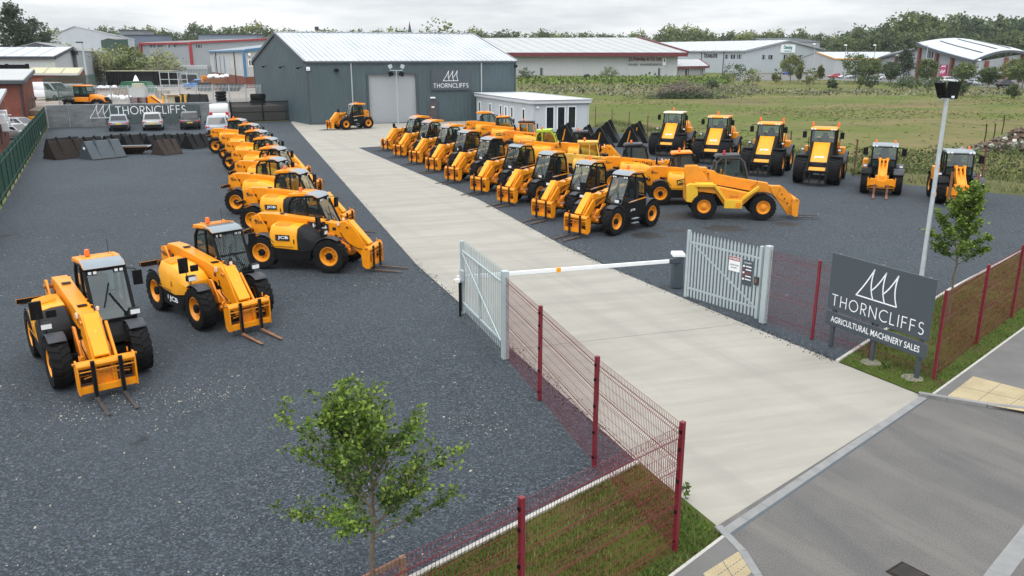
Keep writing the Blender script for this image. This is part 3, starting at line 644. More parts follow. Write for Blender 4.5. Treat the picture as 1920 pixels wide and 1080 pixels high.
def telehandler(label, group, look='new', side='pod', guard=False, blackfront=True, boomlogo=None, podlogo=None, doorlogo=True,
                roof=YEL, body=YEL, boomc=YEL, fork=STEEL, front=ORG, bonnet=YBR, cabstyle='new', frame=BLK, spoiler=False, beacon=AMB, skirtlogo=False, hs=1.0, boomtxt=None, raised=False, fronttxt=True, mudg=GUARD, pod=True):
    t = thing('telescopic_handler', label, 'telehandler', group=group)
    wheels(t, (WH_T, WH_R), (-1.38, 1.38), (-.90, .90), .63)
    def fr(b):
        b.prism([(-1.95,.62),(-1.98,1.0),(-1.3,1.12),(1.2,1.0),(1.25,.42),(-1.3,.42)], -.44, .44, BLK)
        for x in (-1.38, 1.38): b.box((x,0,.63), (.22,1.5,.24), BLK); b.box((x,0,.56), (.4,.4,.34), BLK)
        b.prism([(-.82,.40),(-.80,.86),(.72,.84),(.60,.40)], -1.09, -.44, BLK)
        b.prism([(-.70,.42),(-.78,.80),(.78,.80),(.62,.42)], .44, 1.02, BLK)
        b.box((-1.98,0,.85), (.12,1.7,.30), BLK)
        b.prism([(.95,1.0),(1.0,1.26),(1.45,1.05),(1.5,.85)], .06, 1.0, BLK)
    small_part('chassis', t, fr, .02)
    def ff(b):
        b.prism([(1.22,.55),(1.2,1.02),(1.5,1.10),(1.88,.92),(1.92,.60),(1.6,.45)], -.42, .20, front)
        b.prism([(1.2,.6),(1.05,1.35),(1.28,1.38),(1.7,.75)], -.46, -.40, front)
        b.prism([(1.2,.6),(1.05,1.30),(1.28,1.32),(1.7,.75)], .14, .20, front)
        b.tube([(1.75,-.5,.62), (1.75,.32,.62)], .06, front, 8)
        b.tube([(1.92,-.46,.78), (1.98,-.46,.78)], .07, front, 10); b.tube([(1.92,.24,.78), (1.98,.24,.78)], .07, front, 10)
    f = small_part('front_frame', t, ff, .015)
    if fronttxt: 
        b = MB(); lettering(b, '535', .10, (-1.72,-.506,1.66), (1,0,0), (0,0,1), BKLET, 1, .02, .30, .004); RT = b
    if fronttxt: logo_panel(f, (1.62,.205,.74), (-1,0,0), (0,0,1), .36, .13, None, LETT, mark=False)
    def rp(b):
        for y in (-.50, .07):
            b.prism([(-2.0,.72),(-2.08,1.30),(-2.02,1.88),(-1.72,1.94),(-1.42,1.50),(-1.30,1.0)], y, y+.05, body)
        b.tube([(-1.82,-.56,1.74), (-1.82,.17,1.74)], .06, STEEL, 10)
        b.box((-2.06,-.62,1.36), (.26,.14,.14), BLK); b.box((-2.0,-.92,1.40), (.10,.62,.14), BLK); b.box((-2.056,-.95,1.40), (.012,.3,.10), REDL)
        b.box((-2.02,-.9,1.32), (.05,.5,.05), BLK); b.box((-2.02,.7,1.15), (.08,.3,.14), REDL)
    rr = small_part('rear_frame', t, rp, .012)
    if fronttxt: RT.build('lettering', rr, smooth=0)
    def bo(b):
        b.loft([[(x,y,z) for y,z in ((-.33,z0),(.05,z0),(.05,z1),(-.33,z1))] for x,z0,z1 in ((-2.02,1.46,1.86),(-1.85,1.42,1.97),(-1.2,1.40,1.98),(.9,1.33,1.80),(1.42,1.28,1.72))], boomc)
        b.loft([[(x,y,z) for y,z in ((-.30,z0),(.02,z0),(.02,z1),(-.30,z1))] for x,z0,z1 in ((1.40,1.30,1.66),(1.62,1.26,1.62))], boomc)
        for x in (.7,1.15): b.box((x,.04,1.86-.09*(x-.4)), (.05,.06,.12), BLK)
        b.tube([(.6,.08,1.56),(1.2,.09,1.46),(1.45,.07,1.4)], .022, BLK, 6)
    bm_ = small_part('boom', t, bo, .012)
    for k in range(3):
        small_part('hose', bm_, lambda b: b.tube([(-1.2,.085,1.72-.06*k),(.2,.085,1.66-.06*k),(1.3,.085,1.55-.05*k),(1.7,.10,1.5-.08*k)], .014, BLK, 5), 0)
    small_part('hose', t, lambda b: b.tube([(1.55,-.36,1.4),(1.8,-.42,1.05),(2.2,-.40,.85),(2.5,-.40,.8)], .016, BLK, 5), 0)
    small_part('hose', t, lambda b: b.tube([(1.55,.07,1.4),(1.85,.2,1.0),(2.25,.18,.8),(2.6,.2,.75)], .016, BLK, 5), 0)
    for x, z in ((-.9,1.985),(.95,1.81)): small_part('wear_plate', bm_, lambda b: b.box((x,-.14,z), (.16,.22,.012), BLK), 0)
    for x, z in ((1.30,1.52),(-1.55,1.62)): small_part('decal', bm_, lambda b: b.box((x,-.334,z), (.14,.006,.12), BKLET), 0)
    if boomlogo: logo_panel(bm_, (.66,-.348,1.59), (1,0,-.085), (0,0,1), .86, .27, boomlogo[0], boomlogo[1])
    if boomtxt:
        b = MB(); lettering(b, boomtxt, .2, (.35,-.342,1.64), (1,0,-.085), (0,0,1), BKLET, 1.0, .03, 1.25, .008); b.build('lettering', bm_, smooth=0)
    def he(b):
        for y in (-.35, .0): b.prism([(1.40,1.74),(1.76,1.84),(2.02,1.68),(2.60,.90),(2.78,.58),(2.76,.34),(2.55,.34),(2.30,.60),(1.66,1.20),(1.42,1.22)], y, y+.06, boomc)
        b.box((1.62,-.14,1.48), (.3,.28,.36), boomc); b.tube([(2.62,-.34,.62), (2.62,.08,.62)], .07, boomc, 10)
        b.tube([(1.85,-.39,1.62), (1.85,.10,1.62)], .06, STEEL, 10)
        b.bar((1.9,.16,1.58), (2.62,.16,.85), .07, .10, boomc); b.bar((1.8,-.13,1.2), (2.5,-.13,.52), .12, .12, STEEL)
        b.box((1.5,.1,1.82), (.08,.07,.1), LGT); b.box((1.5,-.38,1.72), (.08,.07,.14), LGT)
    small_part('boom_head', t, he, .014)
    def pl(b):
        b.prism([(1.86,1.80),(1.92,1.86),(2.68,1.02),(2.62,.96)], -.32, .02, bonnet)
        b.prism([(2.2,1.50),(2.225,1.525),(2.29,1.455),(2.265,1.43)], -.19, -.11, OLDP)
    small_part('tilt_ram_cover', t, pl, .012)
    carriage(t, boomc)
    forks(t, -.12, 2.86, .98 if not raised else 1.1, 1.12, fork)
    if pod:
        ring = lambda x, zt, yo, zb: [(x,-.40,zb), (x,-yo,zb), (x,-yo-.02,zb+(zt-zb)*.62), (x,-yo+.10,zt-.06), (x,-.72,zt), (x,-.40,zt+.01)]
        xe = .16 if blackfront else .98
        def po(b):
            if blackfront: b.loft([ring(-1.02,1.58,1.0,.96), ring(-.92,1.72,1.08,.86), ring(.16,1.68,1.12,.82)], bonnet)
            else: b.loft([ring(-1.02,1.58,1.0,.96), ring(-.92,1.72,1.08,.86), ring(.16,1.68,1.12,.82), ring(.72,1.52,1.12,.92), ring(1.0,1.34,1.08,1.02)], bonnet)
            for i in range(6): b.box((-.78+i*.10,-.74,1.725), (.035,.46,.03), bonnet, rx=.14)
            b.box((.04,-1.143,1.14), (.05,.012,.18), BLK); b.box((-.45,-1.143,.93), (.9,.01,.03), BLK)
        pd = small_part('engine_cover', t, po, .03)
        if blackfront:
            def pb(b): b.loft([ring(.162,1.67,1.11,.74), ring(.42,1.62,1.11,.74), ring(.70,1.44,1.10,.80), ring(.92,1.26,1.05,1.0)], PLAS)
            small_part('side_panel', t, pb, .03)
        if podlogo == 'new': logo_panel(pd, (-.42,-1.139,1.26), (1,0,0), (0,0,1), .58, .22, BKLET, LETT)
        if podlogo == 'old':
            c = logo_panel(pd, (-.32,-1.142,1.27), (1,0,.22), (-.22,0,1), .46, .28, BKLET, OLDP, mark=False, weight=.05)
    if skirtlogo:
        logo_panel(t, (-.05,-1.094,.62), (1,0,0), (0,0,1), .80, .32, None, LETT)
    for x, s in ((1.38,-1),(1.38,1),(-1.38,-1),(-1.38,1)):
        def mg(b, x=x, s=s): b.arc((x,0,.63), .685, s*.90-.20, s*.90+.21, R(58) if x > 0 else R(35), R(142) if x > 0 else R(128), .03, mudg)
        small_part('mudguard', t, mg, .008, 50)
    c = cab(t, roof, 'spoiler' if spoiler else cabstyle, guard, frame)
    if doorlogo:
        b = MB(); b.prism([(-.80,1.40),(-.80,1.45),(.55,1.36),(.55,1.32)], 1.086, 1.094, YEL)
        lettering(b, 'LOADALL', .055, (.18,1.098,1.37), (-1,0,.06), (0,0,1), LETT, 1, .01, .5, .002); b.build('stripe', c, smooth=0)
        logo_panel(c, (.22,1.098,1.0), (-1,0,0), (0,0,1), .40, .17, None, LETT, mark=False)
    def stp(b):
        b.prism([(-.35,.36),(-.30,.8),(.42,.8),(.38,.36)], 1.0, 1.06, BLK)
        for z in (.40, .60): b.box((.03,1.12,z), (.46,.16,.03), GALV)
    small_part('step', t, stp, .006)
    for y in (-1.02, .98):
        def hl(b, y=y): b.box((1.20,y,1.52), (.16,.27,.16), BLK); b.box((1.29,y,1.52), (.03,.25,.14), LGT); b.tube([(1.1,y,1.1),(1.18,y,1.5)], .02, BLK, 5)
        small_part('headlight', t, hl, .012)
    def m1(b): b.tube([(1.05,-1.0,1.12),(1.25,-1.12,1.5),(1.10,-1.16,1.88)], .014, BLK, 6); b.box((1.08,-1.16,1.90), (.09,.26,.44), BLK); b.box((1.032,-1.16,1.90), (.006,.21,.37), SILV); b.box((1.12,-.86,1.78), (.08,.22,.18), BLK)
    def m2(b): b.tube([(.45,1.04,2.48),(.62,1.24,2.47),(.66,1.28,2.40)], .014, BLK, 6); b.box((.66,1.28,2.24), (.09,.22,.38), BLK); b.box((.612,1.28,2.24), (.006,.17,.31), SILV)
    small_part('mirror', t, m1, .02); small_part('mirror', t, m2, .02)
    for y in (.2,.32,.82,.94):
        def wl(b, y=y): b.box((.50,y,2.48), (.07,.11,.10), BLK); b.box((.54,y,2.48), (.01,.09,.08), LGT)
        small_part('work_light', t, wl, .006)
    def be(b): b.lathe([(0,2.74),(.05,2.73),(.062,2.70),(.066,2.60),(.07,2.56),(0,2.56)], beacon, 12, (-.34,.36,.19), 'z'); b.tube([(-.34,.36,2.6),(-.34,.36,2.76)], .05, BLK, 8)
    small_part('beacon', t, be, 0)
    def ae(b): b.tube([(-.5,.9,2.6),(-.5,.9,3.1)], .006, BLK, 4)
    small_part('aerial', t, ae, 0)
    return t
# ------------------------------------------------------------------ the older machine with the tall rear yoke
def old_handler(label, group, txt='527-67'):
    t = thing('telescopic_handler', label, 'telehandler', group=group)
    wheels(t, (WO_T, WO_R), (-1.42, 1.42), (-.88, .88), .64)
    def ch(b):
        b.box((0,0,.78), (3.5,.8,.4), BLK)
        for x in (-1.42,1.42): b.box((x,0,.64), (.24,1.5,.24), OLDY)
        b.prism([(-2.25,.75),(-2.3,1.6),(-1.7,1.7),(-1.5,1.3),(-1.5,.75)], -.45, .95, OLDY)
    small_part('chassis', t, ch, .02)
    def pn(b):
        b.prism([(-1.75,1.35),(-1.7,1.62),(-.95,1.62),(.75,1.30),(1.15,1.42),(.45,.70),(-.45,.70),(-.85,1.25)], -.92, -.45, OLDY)
    bp = small_part('side_panel', t, pn, .02)
    b = MB(); lettering(b, txt, .11, (.02,-.926,1.12), (1,0,-.05), (0,0,1), RED, 1, .01, .42, .006); b.build('lettering', bp, smooth=0)
    def gd(b):
        for p, q in (((-1.86,1.66),(-.92,1.66)), ((-.95,1.68),(-.40,.98)), ((.36,.98),(1.06,1.56)), ((1.04,1.56),(1.16,1.62))): b.bar((p[0],-.98,p[1]), (q[0],-.98,q[1]), .18, .13, OLDP)
        b.box((-.02,-.96,.78), (.86,.24,.42), OLDP); b.box((.22,-1.085,.74), (.26,.02,.26), ORG)
        b.prism([(-2.28,.85),(-2.30,1.62),(-2.15,1.72),(-1.78,1.70),(-1.72,1.05),(-1.95,.80)], -.99, -.60, OLDP)
        b.prism([(-1.9,1.60),(-1.86,1.76),(-1.0,1.76),(-.98,1.60)], -.98, -.5, OLDP)
    small_part('side_guard', t, gd, .02)
    def yk(b):
        for y in (-.36, .06): b.prism([(-2.32,1.60),(-2.36,2.52),(-1.74,2.54),(-1.62,2.42),(-1.10,1.68)], y, y+.07, OLDY)
        b.box((-1.75,-.11,2.35), (.9,.36,.2), OLDY); b.bar((-1.62,-.11,2.2), (-1.05,-.11,1.66), .14, .14, GALV)
    small_part('rear_yoke', t, yk, .02)
    def bo(b):
        b.loft([[(x,y,z) for y,z in ((-.32,z0),(.02,z0),(.02,z1),(-.32,z1))] for x,z0,z1 in ((-1.16,1.66,2.16),(-.95,1.64,2.28),(-.70,1.60,2.12),(0,1.50,1.98),(1.72,1.18,1.72))], OLDY)
        b.bar((-1.7,-.11,2.32),(-.9,-.11,2.2), .30, .14, OLDY)
        b.loft([[(x,y,z) for y,z in ((-.29,z0),(-.01,z0),(-.01,z1),(-.29,z1))] for x,z0,z1 in ((1.70,1.24,1.62),(2.30,1.20,1.58))], OLDY)
        b.prism([(-1.1,1.60),(-1.1,1.68),(1.3,1.28),(1.3,1.20)], -.335, -.30, BLK)
        for x in (1.45,1.55): b.tube([(x,-.34,1.42-(x-1.45)*.1),(x,-.325,1.42)], .025, RED, 8)
    small_part('boom', t, bo, .018)
    def he(b):
        for y in (-.34, -.03): b.prism([(1.80,1.58),(2.35,1.60),(2.50,1.50),(2.95,1.05),(3.10,.55),(2.95,.15),(2.78,.18),(1.95,1.22)], y, y+.06, OLDY)
        for k in range(4): b.tube([(2.4+.15*k,-.36,1.2-.22*k),(2.4+.15*k,.06,1.2-.22*k)], .05, STEEL, 8)
        b.tube([(2.3,-.38,1.5),(2.15,-.40,1.1),(2.6,-.4,.8)], .015, BLK, 5)
    small_part('boom_head', t, he, .015)
    carriage(t, OLDY, -.14, 3.02, zt=.95)
    for s in (-1, 1):
        b = MB(); b.prism([(3.14,.12),(3.18,.9),(3.22,.9),(3.20,.12),(4.3,.09),(4.3,.06),(3.14,.08)], -.14+s*.3-.05, -.14+s*.3+.05, STEEL); b.build('fork', t, .004, 0)
    c = cab(t, GUARD, 'round', False, mat('cab_frame_grey', (.05,.053,.057), .5), .12, 1.0, True)
    c.scale = (1.06, 1, 1.16); c.location = (-.02, 0, .08)
    for x, s in ((1.42,1),(-1.42,1),(1.42,-1)):
        def mg(b, x=x, s=s): b.arc((x,0,.64), .70, s*.88-.2, s*.88+.2, R(35), R(145), .03, BLK)
        small_part('mudguard', t, mg, .008, 50)
    def be(b): b.lathe([(0,2.78),(.06,2.77),(.07,2.64),(.075,2.58),(0,2.58)], REDL, 12, (-.42,.35,.46), 'z')
    small_part('beacon', t, be, 0)
    def mi(b): b.tube([(.9,-.34,1.5),(1.15,-.5,1.75),(1.12,-.5,2.25)], .014, BLK, 5); b.box((1.12,-.5,2.3), (.06,.16,.3), BLK); b.tube([(1.2,-.34,1.5),(1.2,-.42,1.5)], .09, BLK, 10)
    small_part('mirror', t, mi, .01)
    return t

# ------------------------------------------------------------------ wheeled loaders and telescopic loaders
WL_T, WL_R = wheel_meshes(.84, .74, .42, RIMY, BLK, lug=20)
WM_T, WM_R = wheel_meshes(.68, .50, .36, RIMY, BLK, lug=20)
def loader_cab(t, zb, zt, x0, x1, w, roofm, roofw=.08, lamps=True, front=.12):
    b = MB(); P = [(x0,zb),(x0,zt),(x1-front,zt),(x1,zb+.75),(x1-.02,zb)]
    for y in (-w, w):
        for p, q in zip(P[:-1], P[1:]): b.bar((p[0],y,p[1]), (q[0],y,q[1]), .08, .09, BLK, (0,1,0))
        b.bar((.5*(x0+x1)-.1,y,zb),(.5*(x0+x1)-.1,y,zt), .07,.07, BLK, (0,1,0))
    for p in P: b.bar((p[0],-w,p[1]), (p[0],w,p[1]), .08, .08, BLK)
    b.prism([(x0,zb-.1),(x0,zb+.5),(x1-.05,zb+.35),(x1,zb-.1)], -w+.01, w-.01, BLK)
    c = b.build('cab_frame', t, .012)
    g = MB()
    g.poly([(P[2][0]+.02,-w+.03,zt-.02),(P[2][0]+.02,w-.03,zt-.02),(x1+.02,w-.03,zb+.75),(x1+.02,-w+.03,zb+.75)], GLS)
    g.poly([(x1+.02,w-.03,zb+.75),(x1+.02,-w+.03,zb+.75),(x1,-w+.03,zb+.36),(x1,w-.03,zb+.36)], GLS)
    g.poly([(x0-.01,-w+.03,zt),(x0-.01,w-.03,zt),(x0-.01,w-.03,zb+.5),(x0-.01,-w+.03,zb+.5)], GLS)
    for y in (-w-.005, w+.005): g.poly([(p[0],y,max(p[1],zb+.40)) for p in P], GLS)
    g.build('window', c, smooth=0)
    r = MB(); r.prism([(x0-.1,zt+.02),(x0-.06,zt+.15),(x1-front-.1,zt+.17),(x1-front+.16,zt+.10),(x1-front+.18,zt+.02)], -w-roofw, w+roofw, roofm); r.build('roof', c, .03)
    s = MB(); xm = (x0+x1)/2-.15
    s.box((xm,0,zb+.45), (.5,.5,.16), SEAT); s.box((xm-.26,0,zb+.85), (.14,.5,.8), SEAT); s.box((xm-.3,0,zb+1.32), (.1,.3,.22), SEAT); s.build('seat', c, .04)
    d = MB(); d.tube([(x1-.25,0,zb+.2),(x1-.45,0,zb+.75)], .05, PLAS); d.lathe([(.17,0),(.19,.02),(.17,.04),(.17,0)], PLAS, 16, (x1-.47,0,zb+.77), 'z'); d.box((x1-.12,0,zb+.45), (.18,w*1.3,.3), PLAS); d.build('steering_wheel', c, .01)
    p = MB(); p.bar((x1+.04,.1,zb+.72),(x1-.02,-.25,zt-.5), .03,.025, BLK); p.build('wiper', c, 0)
    if lamps:
        for y in (-.8,-.58,.58,.8):
            q = MB(); q.box((x1-front+.17,y*w/.8*.95,zt+.06), (.06,.12,.09), LGT); q.build('work_light', c, .01)
    return c
def wheel_loader(label, group, roofm=YEL, twin=True):
    t = thing('wheeled_loader', label, 'loader', group=group)
    wheels(t, (WL_T, WL_R), (-1.5, 1.5), (-1.02, 1.02), .84)
    def ch(b):
        b.prism([(-2.9,.7),(-2.9,1.4),(-.4,1.5),(-.2,1.0),(.2,1.0),(.6,1.6),(1.9,1.3),(2.0,.7)], -.5, .5, BLK)
        for x in (-1.5,1.5): b.box((x,0,.84), (.35,1.7,.35), BLK)
        b.box((-.45,.85,1.1), (.6,.3,.7), BLK); b.box((-.45,-.85,1.1), (.6,.3,.7), BLK)
        for z in (.5,.8,1.1): b.box((-.3,1.12,z), (.4,.2,.03), GALV)
    small_part('chassis', t, ch, .02)
    def hd(b):
        b.loft([[(x,y,z) for y,z in ((-w,1.35),(w,1.35),(w,zt-.25),(w*.8,zt),(-w*.8,zt),(-w,zt-.25))] for x,w,zt in ((-3.3,.6,2.0),(-3.1,.72,2.35),(-2.1,.78,2.62),(-1.05,.78,2.62))], YEL)
        b.box((-1.35,.98,1.75), (.75,.5,.62), YEL); b.box((-1.35,-.98,1.75), (.75,.5,.62), YEL)
        b.box((-1.7,.79,2.2), (.35,.02,.25), ORG)
    small_part('bonnet', t, hd, .05)
    def ex(b): b.tube([(-2.2,.4,2.5),(-2.2,.4,3.1)], .06, BLK, 8)
    small_part('exhaust', t, ex, 0)
    for y in (-.62, .62):
        def am(b, y=y):
            b.prism([(.30,2.05),(.40,2.50),(.70,2.52),(2.15,1.10),(2.75,.45),(2.70,.22),(2.50,.25),(1.75,.95)], y-.09, y+.09, BLK)
            b.tube([(.9,y*1.28,1.2),(1.8,y*1.28,1.25)], .07, GALV, 8); b.tube([(.9,y*1.25,1.95),(2.05,y*1.25,.95)], .05, STEEL, 8)
        small_part('loader_arm', t, am, .02)
    def pn(b): b.loft([[(x,y,z) for y,z in ((-.50,z0-.05),(.50,z0-.05),(.50,z0),(-.50,z0))] for x,z0 in ((.50,2.46),(.58,2.48),(2.08,.92),(2.10,.84))], YBR)
    p = small_part('arm_cover', t, pn, .012)
    logo_panel(p, (1.40,0,1.635), (0,1,0), (-.693,0,.721), .66, .24, None, LETT, mark=False, weight=.05)
    def qh(b):
        for y in (-.62,-.3,.3,.62): b.prism([(2.55,.16),(2.45,.75),(2.60,.95),(2.75,.9),(2.82,.2)], y-.04, y+.04, BLK)
        b.box((2.68,0,.86), (.16,1.34,.16), BLK); b.box((2.72,0,.26), (.16,1.34,.2), STEEL); b.box((2.55,0,.55), (.05,1.3,.25), BLK)
    small_part('quick_hitch', t, qh, .012)
    for y in (-1.02, 1.02):
        def mg(b, y=y): b.arc((1.5,0,.84), .92, y-.36, y+.36, R(70), R(150), .04, BLK)
        small_part('mudguard', t, mg, .01, 50)
        def mr(b, y=y): b.arc((-1.5,0,.84), .92, y-.40, y+.42, R(15), R(135), .06, GUARD)
        small_part('mudguard', t, mr, .01, 50)
        def hl(b, y=y): b.tube([(.5,y*.7,1.7),(.7,y*1.08,2.0)], .025, BLK, 6); b.box((.74,y*1.08,2.06), (.14,.22,.15), BLK); b.box((.82,y*1.08,2.06), (.02,.19,.12), LGT)
        small_part('headlight', t, hl, .012)
        def mi(b, y=y): b.tube([(.1,y*.72,3.2),(.35,y*1.1,3.2),(.35,y*1.1,3.05)], .02, BLK, 6); b.box((.35,y*1.1,2.92), (.1,.24,.4), BLK)
        small_part('mirror', t, mi, .03)
        small_part('hand_rail', t, lambda b: b.tube([(-.1,y*.85,1.5),(-.1,y*.9,2.7),(-.15,y*.74,2.8)], .02, BLK, 6), 0); small_part('hand_rail', t, lambda b: b.tube([(-.9,y*.85,1.5),(-.9,y*.9,2.7)], .02, BLK, 6), 0)
    loader_cab(t, 1.55, 3.22, -1.0, .42, .72, roofm)
    ys = (-.78, .78) if twin else (-.2,)
    for y in ys:
        def be(b, y=y): b.tube([(-.55,y*.9,3.3),(-.55,y,3.45)], .02, BLK, 5); b.lathe([(0,3.68),(.06,3.66),(.075,3.5),(.08,3.44),(0,3.44)], AMB, 12, (-.55,y,0), 'z')
        small_part('beacon', t, be, 0)
    return t
def tele_loader(label, group, forks_up=False):
    t = thing('telescopic_loader', label, 'loader', group=group)
    wheels(t, (WM_T, WM_R), (-1.2, 1.2), (-.86, .86), .68)
    def ch(b):
        b.prism([(-2.3,.6),(-2.3,1.2),(-.3,1.2),(0,.8),(.4,1.2),(1.6,1.0),(1.7,.6)], -.42, .42, BLK)
        for x in (-1.2,1.2): b.box((x,0,.68), (.3,1.5,.3), BLK)
    small_part('chassis', t, ch, .02)
    def hd(b):
        b.loft([[(x,y,z) for y,z in ((-w,1.1),(w,1.1),(w,zt-.2),(w*.75,zt),(-w*.75,zt),(-w,zt-.2))] for x,w,zt in ((-2.6,.5,1.7),(-2.4,.68,1.95),(-.9,.72,2.1))], YEL)
        b.box((-.35,-.98,1.45), (.9,.3,.75), YEL)
    small_part('bonnet', t, hd, .04)
    loader_cab(t, 1.15, 2.62, -.85, .55, .66, SILV, .05)
    def bo(b):
        b.loft([[(x,y,z) for y,z in ((-w,z0),(w,z0),(w,z1),(-w,z1))] for x,w,z0,z1 in ((.35,.17,1.35,1.75),(1.3,.17,1.15,1.55),(2.1,.16,.75,1.15))], YEL)
        for s in (-1, 1):
            b.prism([(.7,1.5),(.78,1.95),(1.0,2.02),(1.35,1.55),(1.95,1.2),(2.35,.75),(2.3,.5),(2.0,.55),(1.2,1.15)], s*.2-.04, s*.2+.04, YEL)
            b.box((.88,s*.2,1.94), (.16,.16,.2), YEL); b.box((1.85,s*.28,.98), (.4,.14,.3), YEL)
        b.tube([(.95,0,1.9),(2.1,0,1.0)], .055, STEEL, 10); b.tube([(.9,-.3,1.92),(.9,.3,1.92)], .06, YEL, 10)
        b.box((2.2,0,.72), (.32,.42,.36), YEL)
    small_part('boom', t, bo, .02)
    def cg(b):
        for s in (-1, 1):
            b.prism([(.22*s,.98),(.58*s,1.02),(.72*s,.90),(.70*s,.55),(.28*s,.50),(.2*s,.7)], 2.22, 2.32, YEL, 'x')
            b.box((2.27,s*.72,.8), (.16,.05,.5), YEL)
        b.box((2.3,0,.42), (.16,1.4,.16), BLK); b.box((2.3,0,.60), (.1,1.3,.08), BLK)
    small_part('fork_carriage', t, cg, .015)
    for s in (-1, 1):
        def fk(b, s=s):
            if forks_up: b.box((2.42,s*.62,1.15), (.05,.13,1.45), RUST); b.box((2.3,s*.62,.45), (.25,.13,.06), RUST)
            else: b.prism([(2.38,.06),(2.38,.7),(2.43,.7),(2.45,.11),(3.6,.07),(3.6,.04),(2.4,.04)], s*.34-.06, s*.34+.06, RUST)
        small_part('fork', t, fk, .005)
    for y in (-.86, .86):
        for x in (-1.2, 1.2):
            def mg(b, x=x, y=y): b.arc((x,0,.68), .76, y-.28, y+.28, R(40), R(140), .04, GUARD if y > 0 else BLK)
            small_part('mudguard', t, mg, .01, 50)
        def hl(b, y=y): b.tube([(.6,y*.8,1.4),(.8,y*1.1,1.52)], .02, BLK, 6); b.box((.84,y*1.12,1.56), (.14,.24,.16), SILV); b.box((.92,y*1.12,1.56), (.02,.2,.12), LGT)
        small_part('headlight', t, hl, .012)
        def mi(b, y=y): b.tube([(.4,y*.78,2.6),(.55,y*1.2,2.58)], .03, BLK, 6); b.box((.55,y*1.2,2.35), (.12,.26,.42), BLK)
        small_part('mirror', t, mi, .04)
        def be(b, y=y): b.lathe([(0,2.98),(.055,2.96),(.07,2.82),(0,2.80)], AMB, 10, (-.3,y*.6,0), 'z')
        if not (forks_up and y < 0) : small_part('beacon', t, be, 0)
    return t

# ------------------------------------------------------------------ parking the machines
def place(t, local, px, py, hd, k=1.0):
    h = R(hd); w = at(px, py, local[2]*k); x, y = local[0]*k, local[1]*k
    return (w.x - (x*math.cos(h) - y*math.sin(h)), w.y - (x*math.sin(h) + y*math.cos(h)), 0), h
def move(t, lr, k=1.0): t.location, t.rotation_euler = lr[0], (0,0,lr[1]); t.scale = (k,k,k)
rj_ = random.Random(77)
GL = 'telehandlers parked left of the drive'; GR = 'telehandlers in the row right of the drive'; GM = 'mixed machines behind the right row'
BW = (BKLET, LETT)
a = telehandler('yellow telehandler nearest the camera at far left, black bonnet side, nose towards camera', GL, doorlogo=False); a.location = (-11.13, 20.1, 0); a.rotation_euler = (0,0,R(-52))
b_ = telehandler('yellow telehandler with barred windscreen guard, angled second from the camera', GL, guard=True, blackfront=False, skirtlogo=True, fork=RUST, doorlogo=False); b_.location = (-9.5, 24.45, 0); b_.rotation_euler = (0,0,R(-44.5))
c0 = telehandler('yellow telehandler side-on at the near end of the left row, white lettering on its boom', GL, boomlogo=BW, podlogo='new', fork=FRUST, doorlogo=False, raised=False); c0.location = (-7.85, 30.55, 0); c0.rotation_euler = (0,0,R(-13.6))
LN = ['second', 'third', 'fourth', 'fifth', 'sixth', 'seventh']
lrow = [(735,605,-12), (560,480,-12), (590,370,-12), (535,275,-12), (455,200,-12), (395,135,-12), (290,85,-12)]
plain = None
for i, (zx, zy, hd) in enumerate(lrow):
    lb = f'yellow telehandler side-on, {LN[i]} from the near end of the left row' if i < 6 else 'yellow telehandler at the far end of the left row, nearest the white van'
    pos = place(None, (-.72,.1,2.34), 370+zx/5.023, 215+zy/5.023, hd + rj_.uniform(-2,2))
    if i == 0: dup(c0, *pos, lb)
    elif i == 1: plain = telehandler(lb, GL, blackfront=False, fork=FRUST, doorlogo=False, boomlogo=None); move(plain, pos)
    else: dup(plain, *pos, lb)
t1 = telehandler('black cabbed telehandler with black door at the near end of the right row', GR, fork=FRUST); t1.location = (4.86, 37.53, 0); t1.rotation_euler = (0,0,R(-133.7))
rrow = [(1013.7,413.4,'second',0), (946.4,385,'third',0), (895.5,363.6,'fourth, behind the barred screen guard,',1), (845.8,342.5,'fifth',2), (808.7,322.8,'sixth',0), (776.3,308,'seventh',3), (746.8,295,'eighth',3), (722.5,282.7,'last and farthest',3)]
rg = rs = rh = None
for px, py, w, kind in rrow:
    lb = f'black cabbed telehandler, {w} from near end of right row'.replace('last and farthest from near end', 'farthest away, at far end')
    pos = place(None, (2.9,-.12,0), px, py, -133.0 + rj_.uniform(-2.2,2.2))
    if kind == 1: rg = telehandler(lb, GR, guard=True, boomlogo=(None, LETT)); move(rg, pos)
    elif kind == 2: rh = telehandler(lb, GR, raised=True, front=YEL); move(rh, pos)
    elif kind == 3:
        if rs is None: rs = telehandler(lb, GR, spoiler=True); move(rs, pos)
        else: dup(rs, *pos, lb)
    else: dup(t1, *pos, lb)
p0, p1 = at(649.3,243.7), at(683.7,239.4); hd = math.atan2(p0.y-p1.y, p0.x-p1.x)
dup(rs, place(None, (1.38,1.0,0), 649.3,243.7, -140)[0], R(-140), 'black cabbed telehandler alone on the concrete in front of the grey shed', 'telehandlers by the shed')
o = old_handler('old faded orange telehandler with tall rear yoke, side-on behind the palisade gate', GM); h = R(-6); w = (at(1322,411)+at(1425,413))/2; o.location = (w.x+.1, w.y+1.0, 0); o.rotation_euler = (0,0,h)
r8 = telehandler('orange telehandler with square emblem on its bonnet, behind the old side-on machine', GM, blackfront=False, podlogo='old', roof=ORG, boomc=YEL, cabstyle='round', doorlogo=False, front=ORG, bonnet=YBR); move(r8, place(None, (-1.38,-1.0,0), 1237, 384, -5))
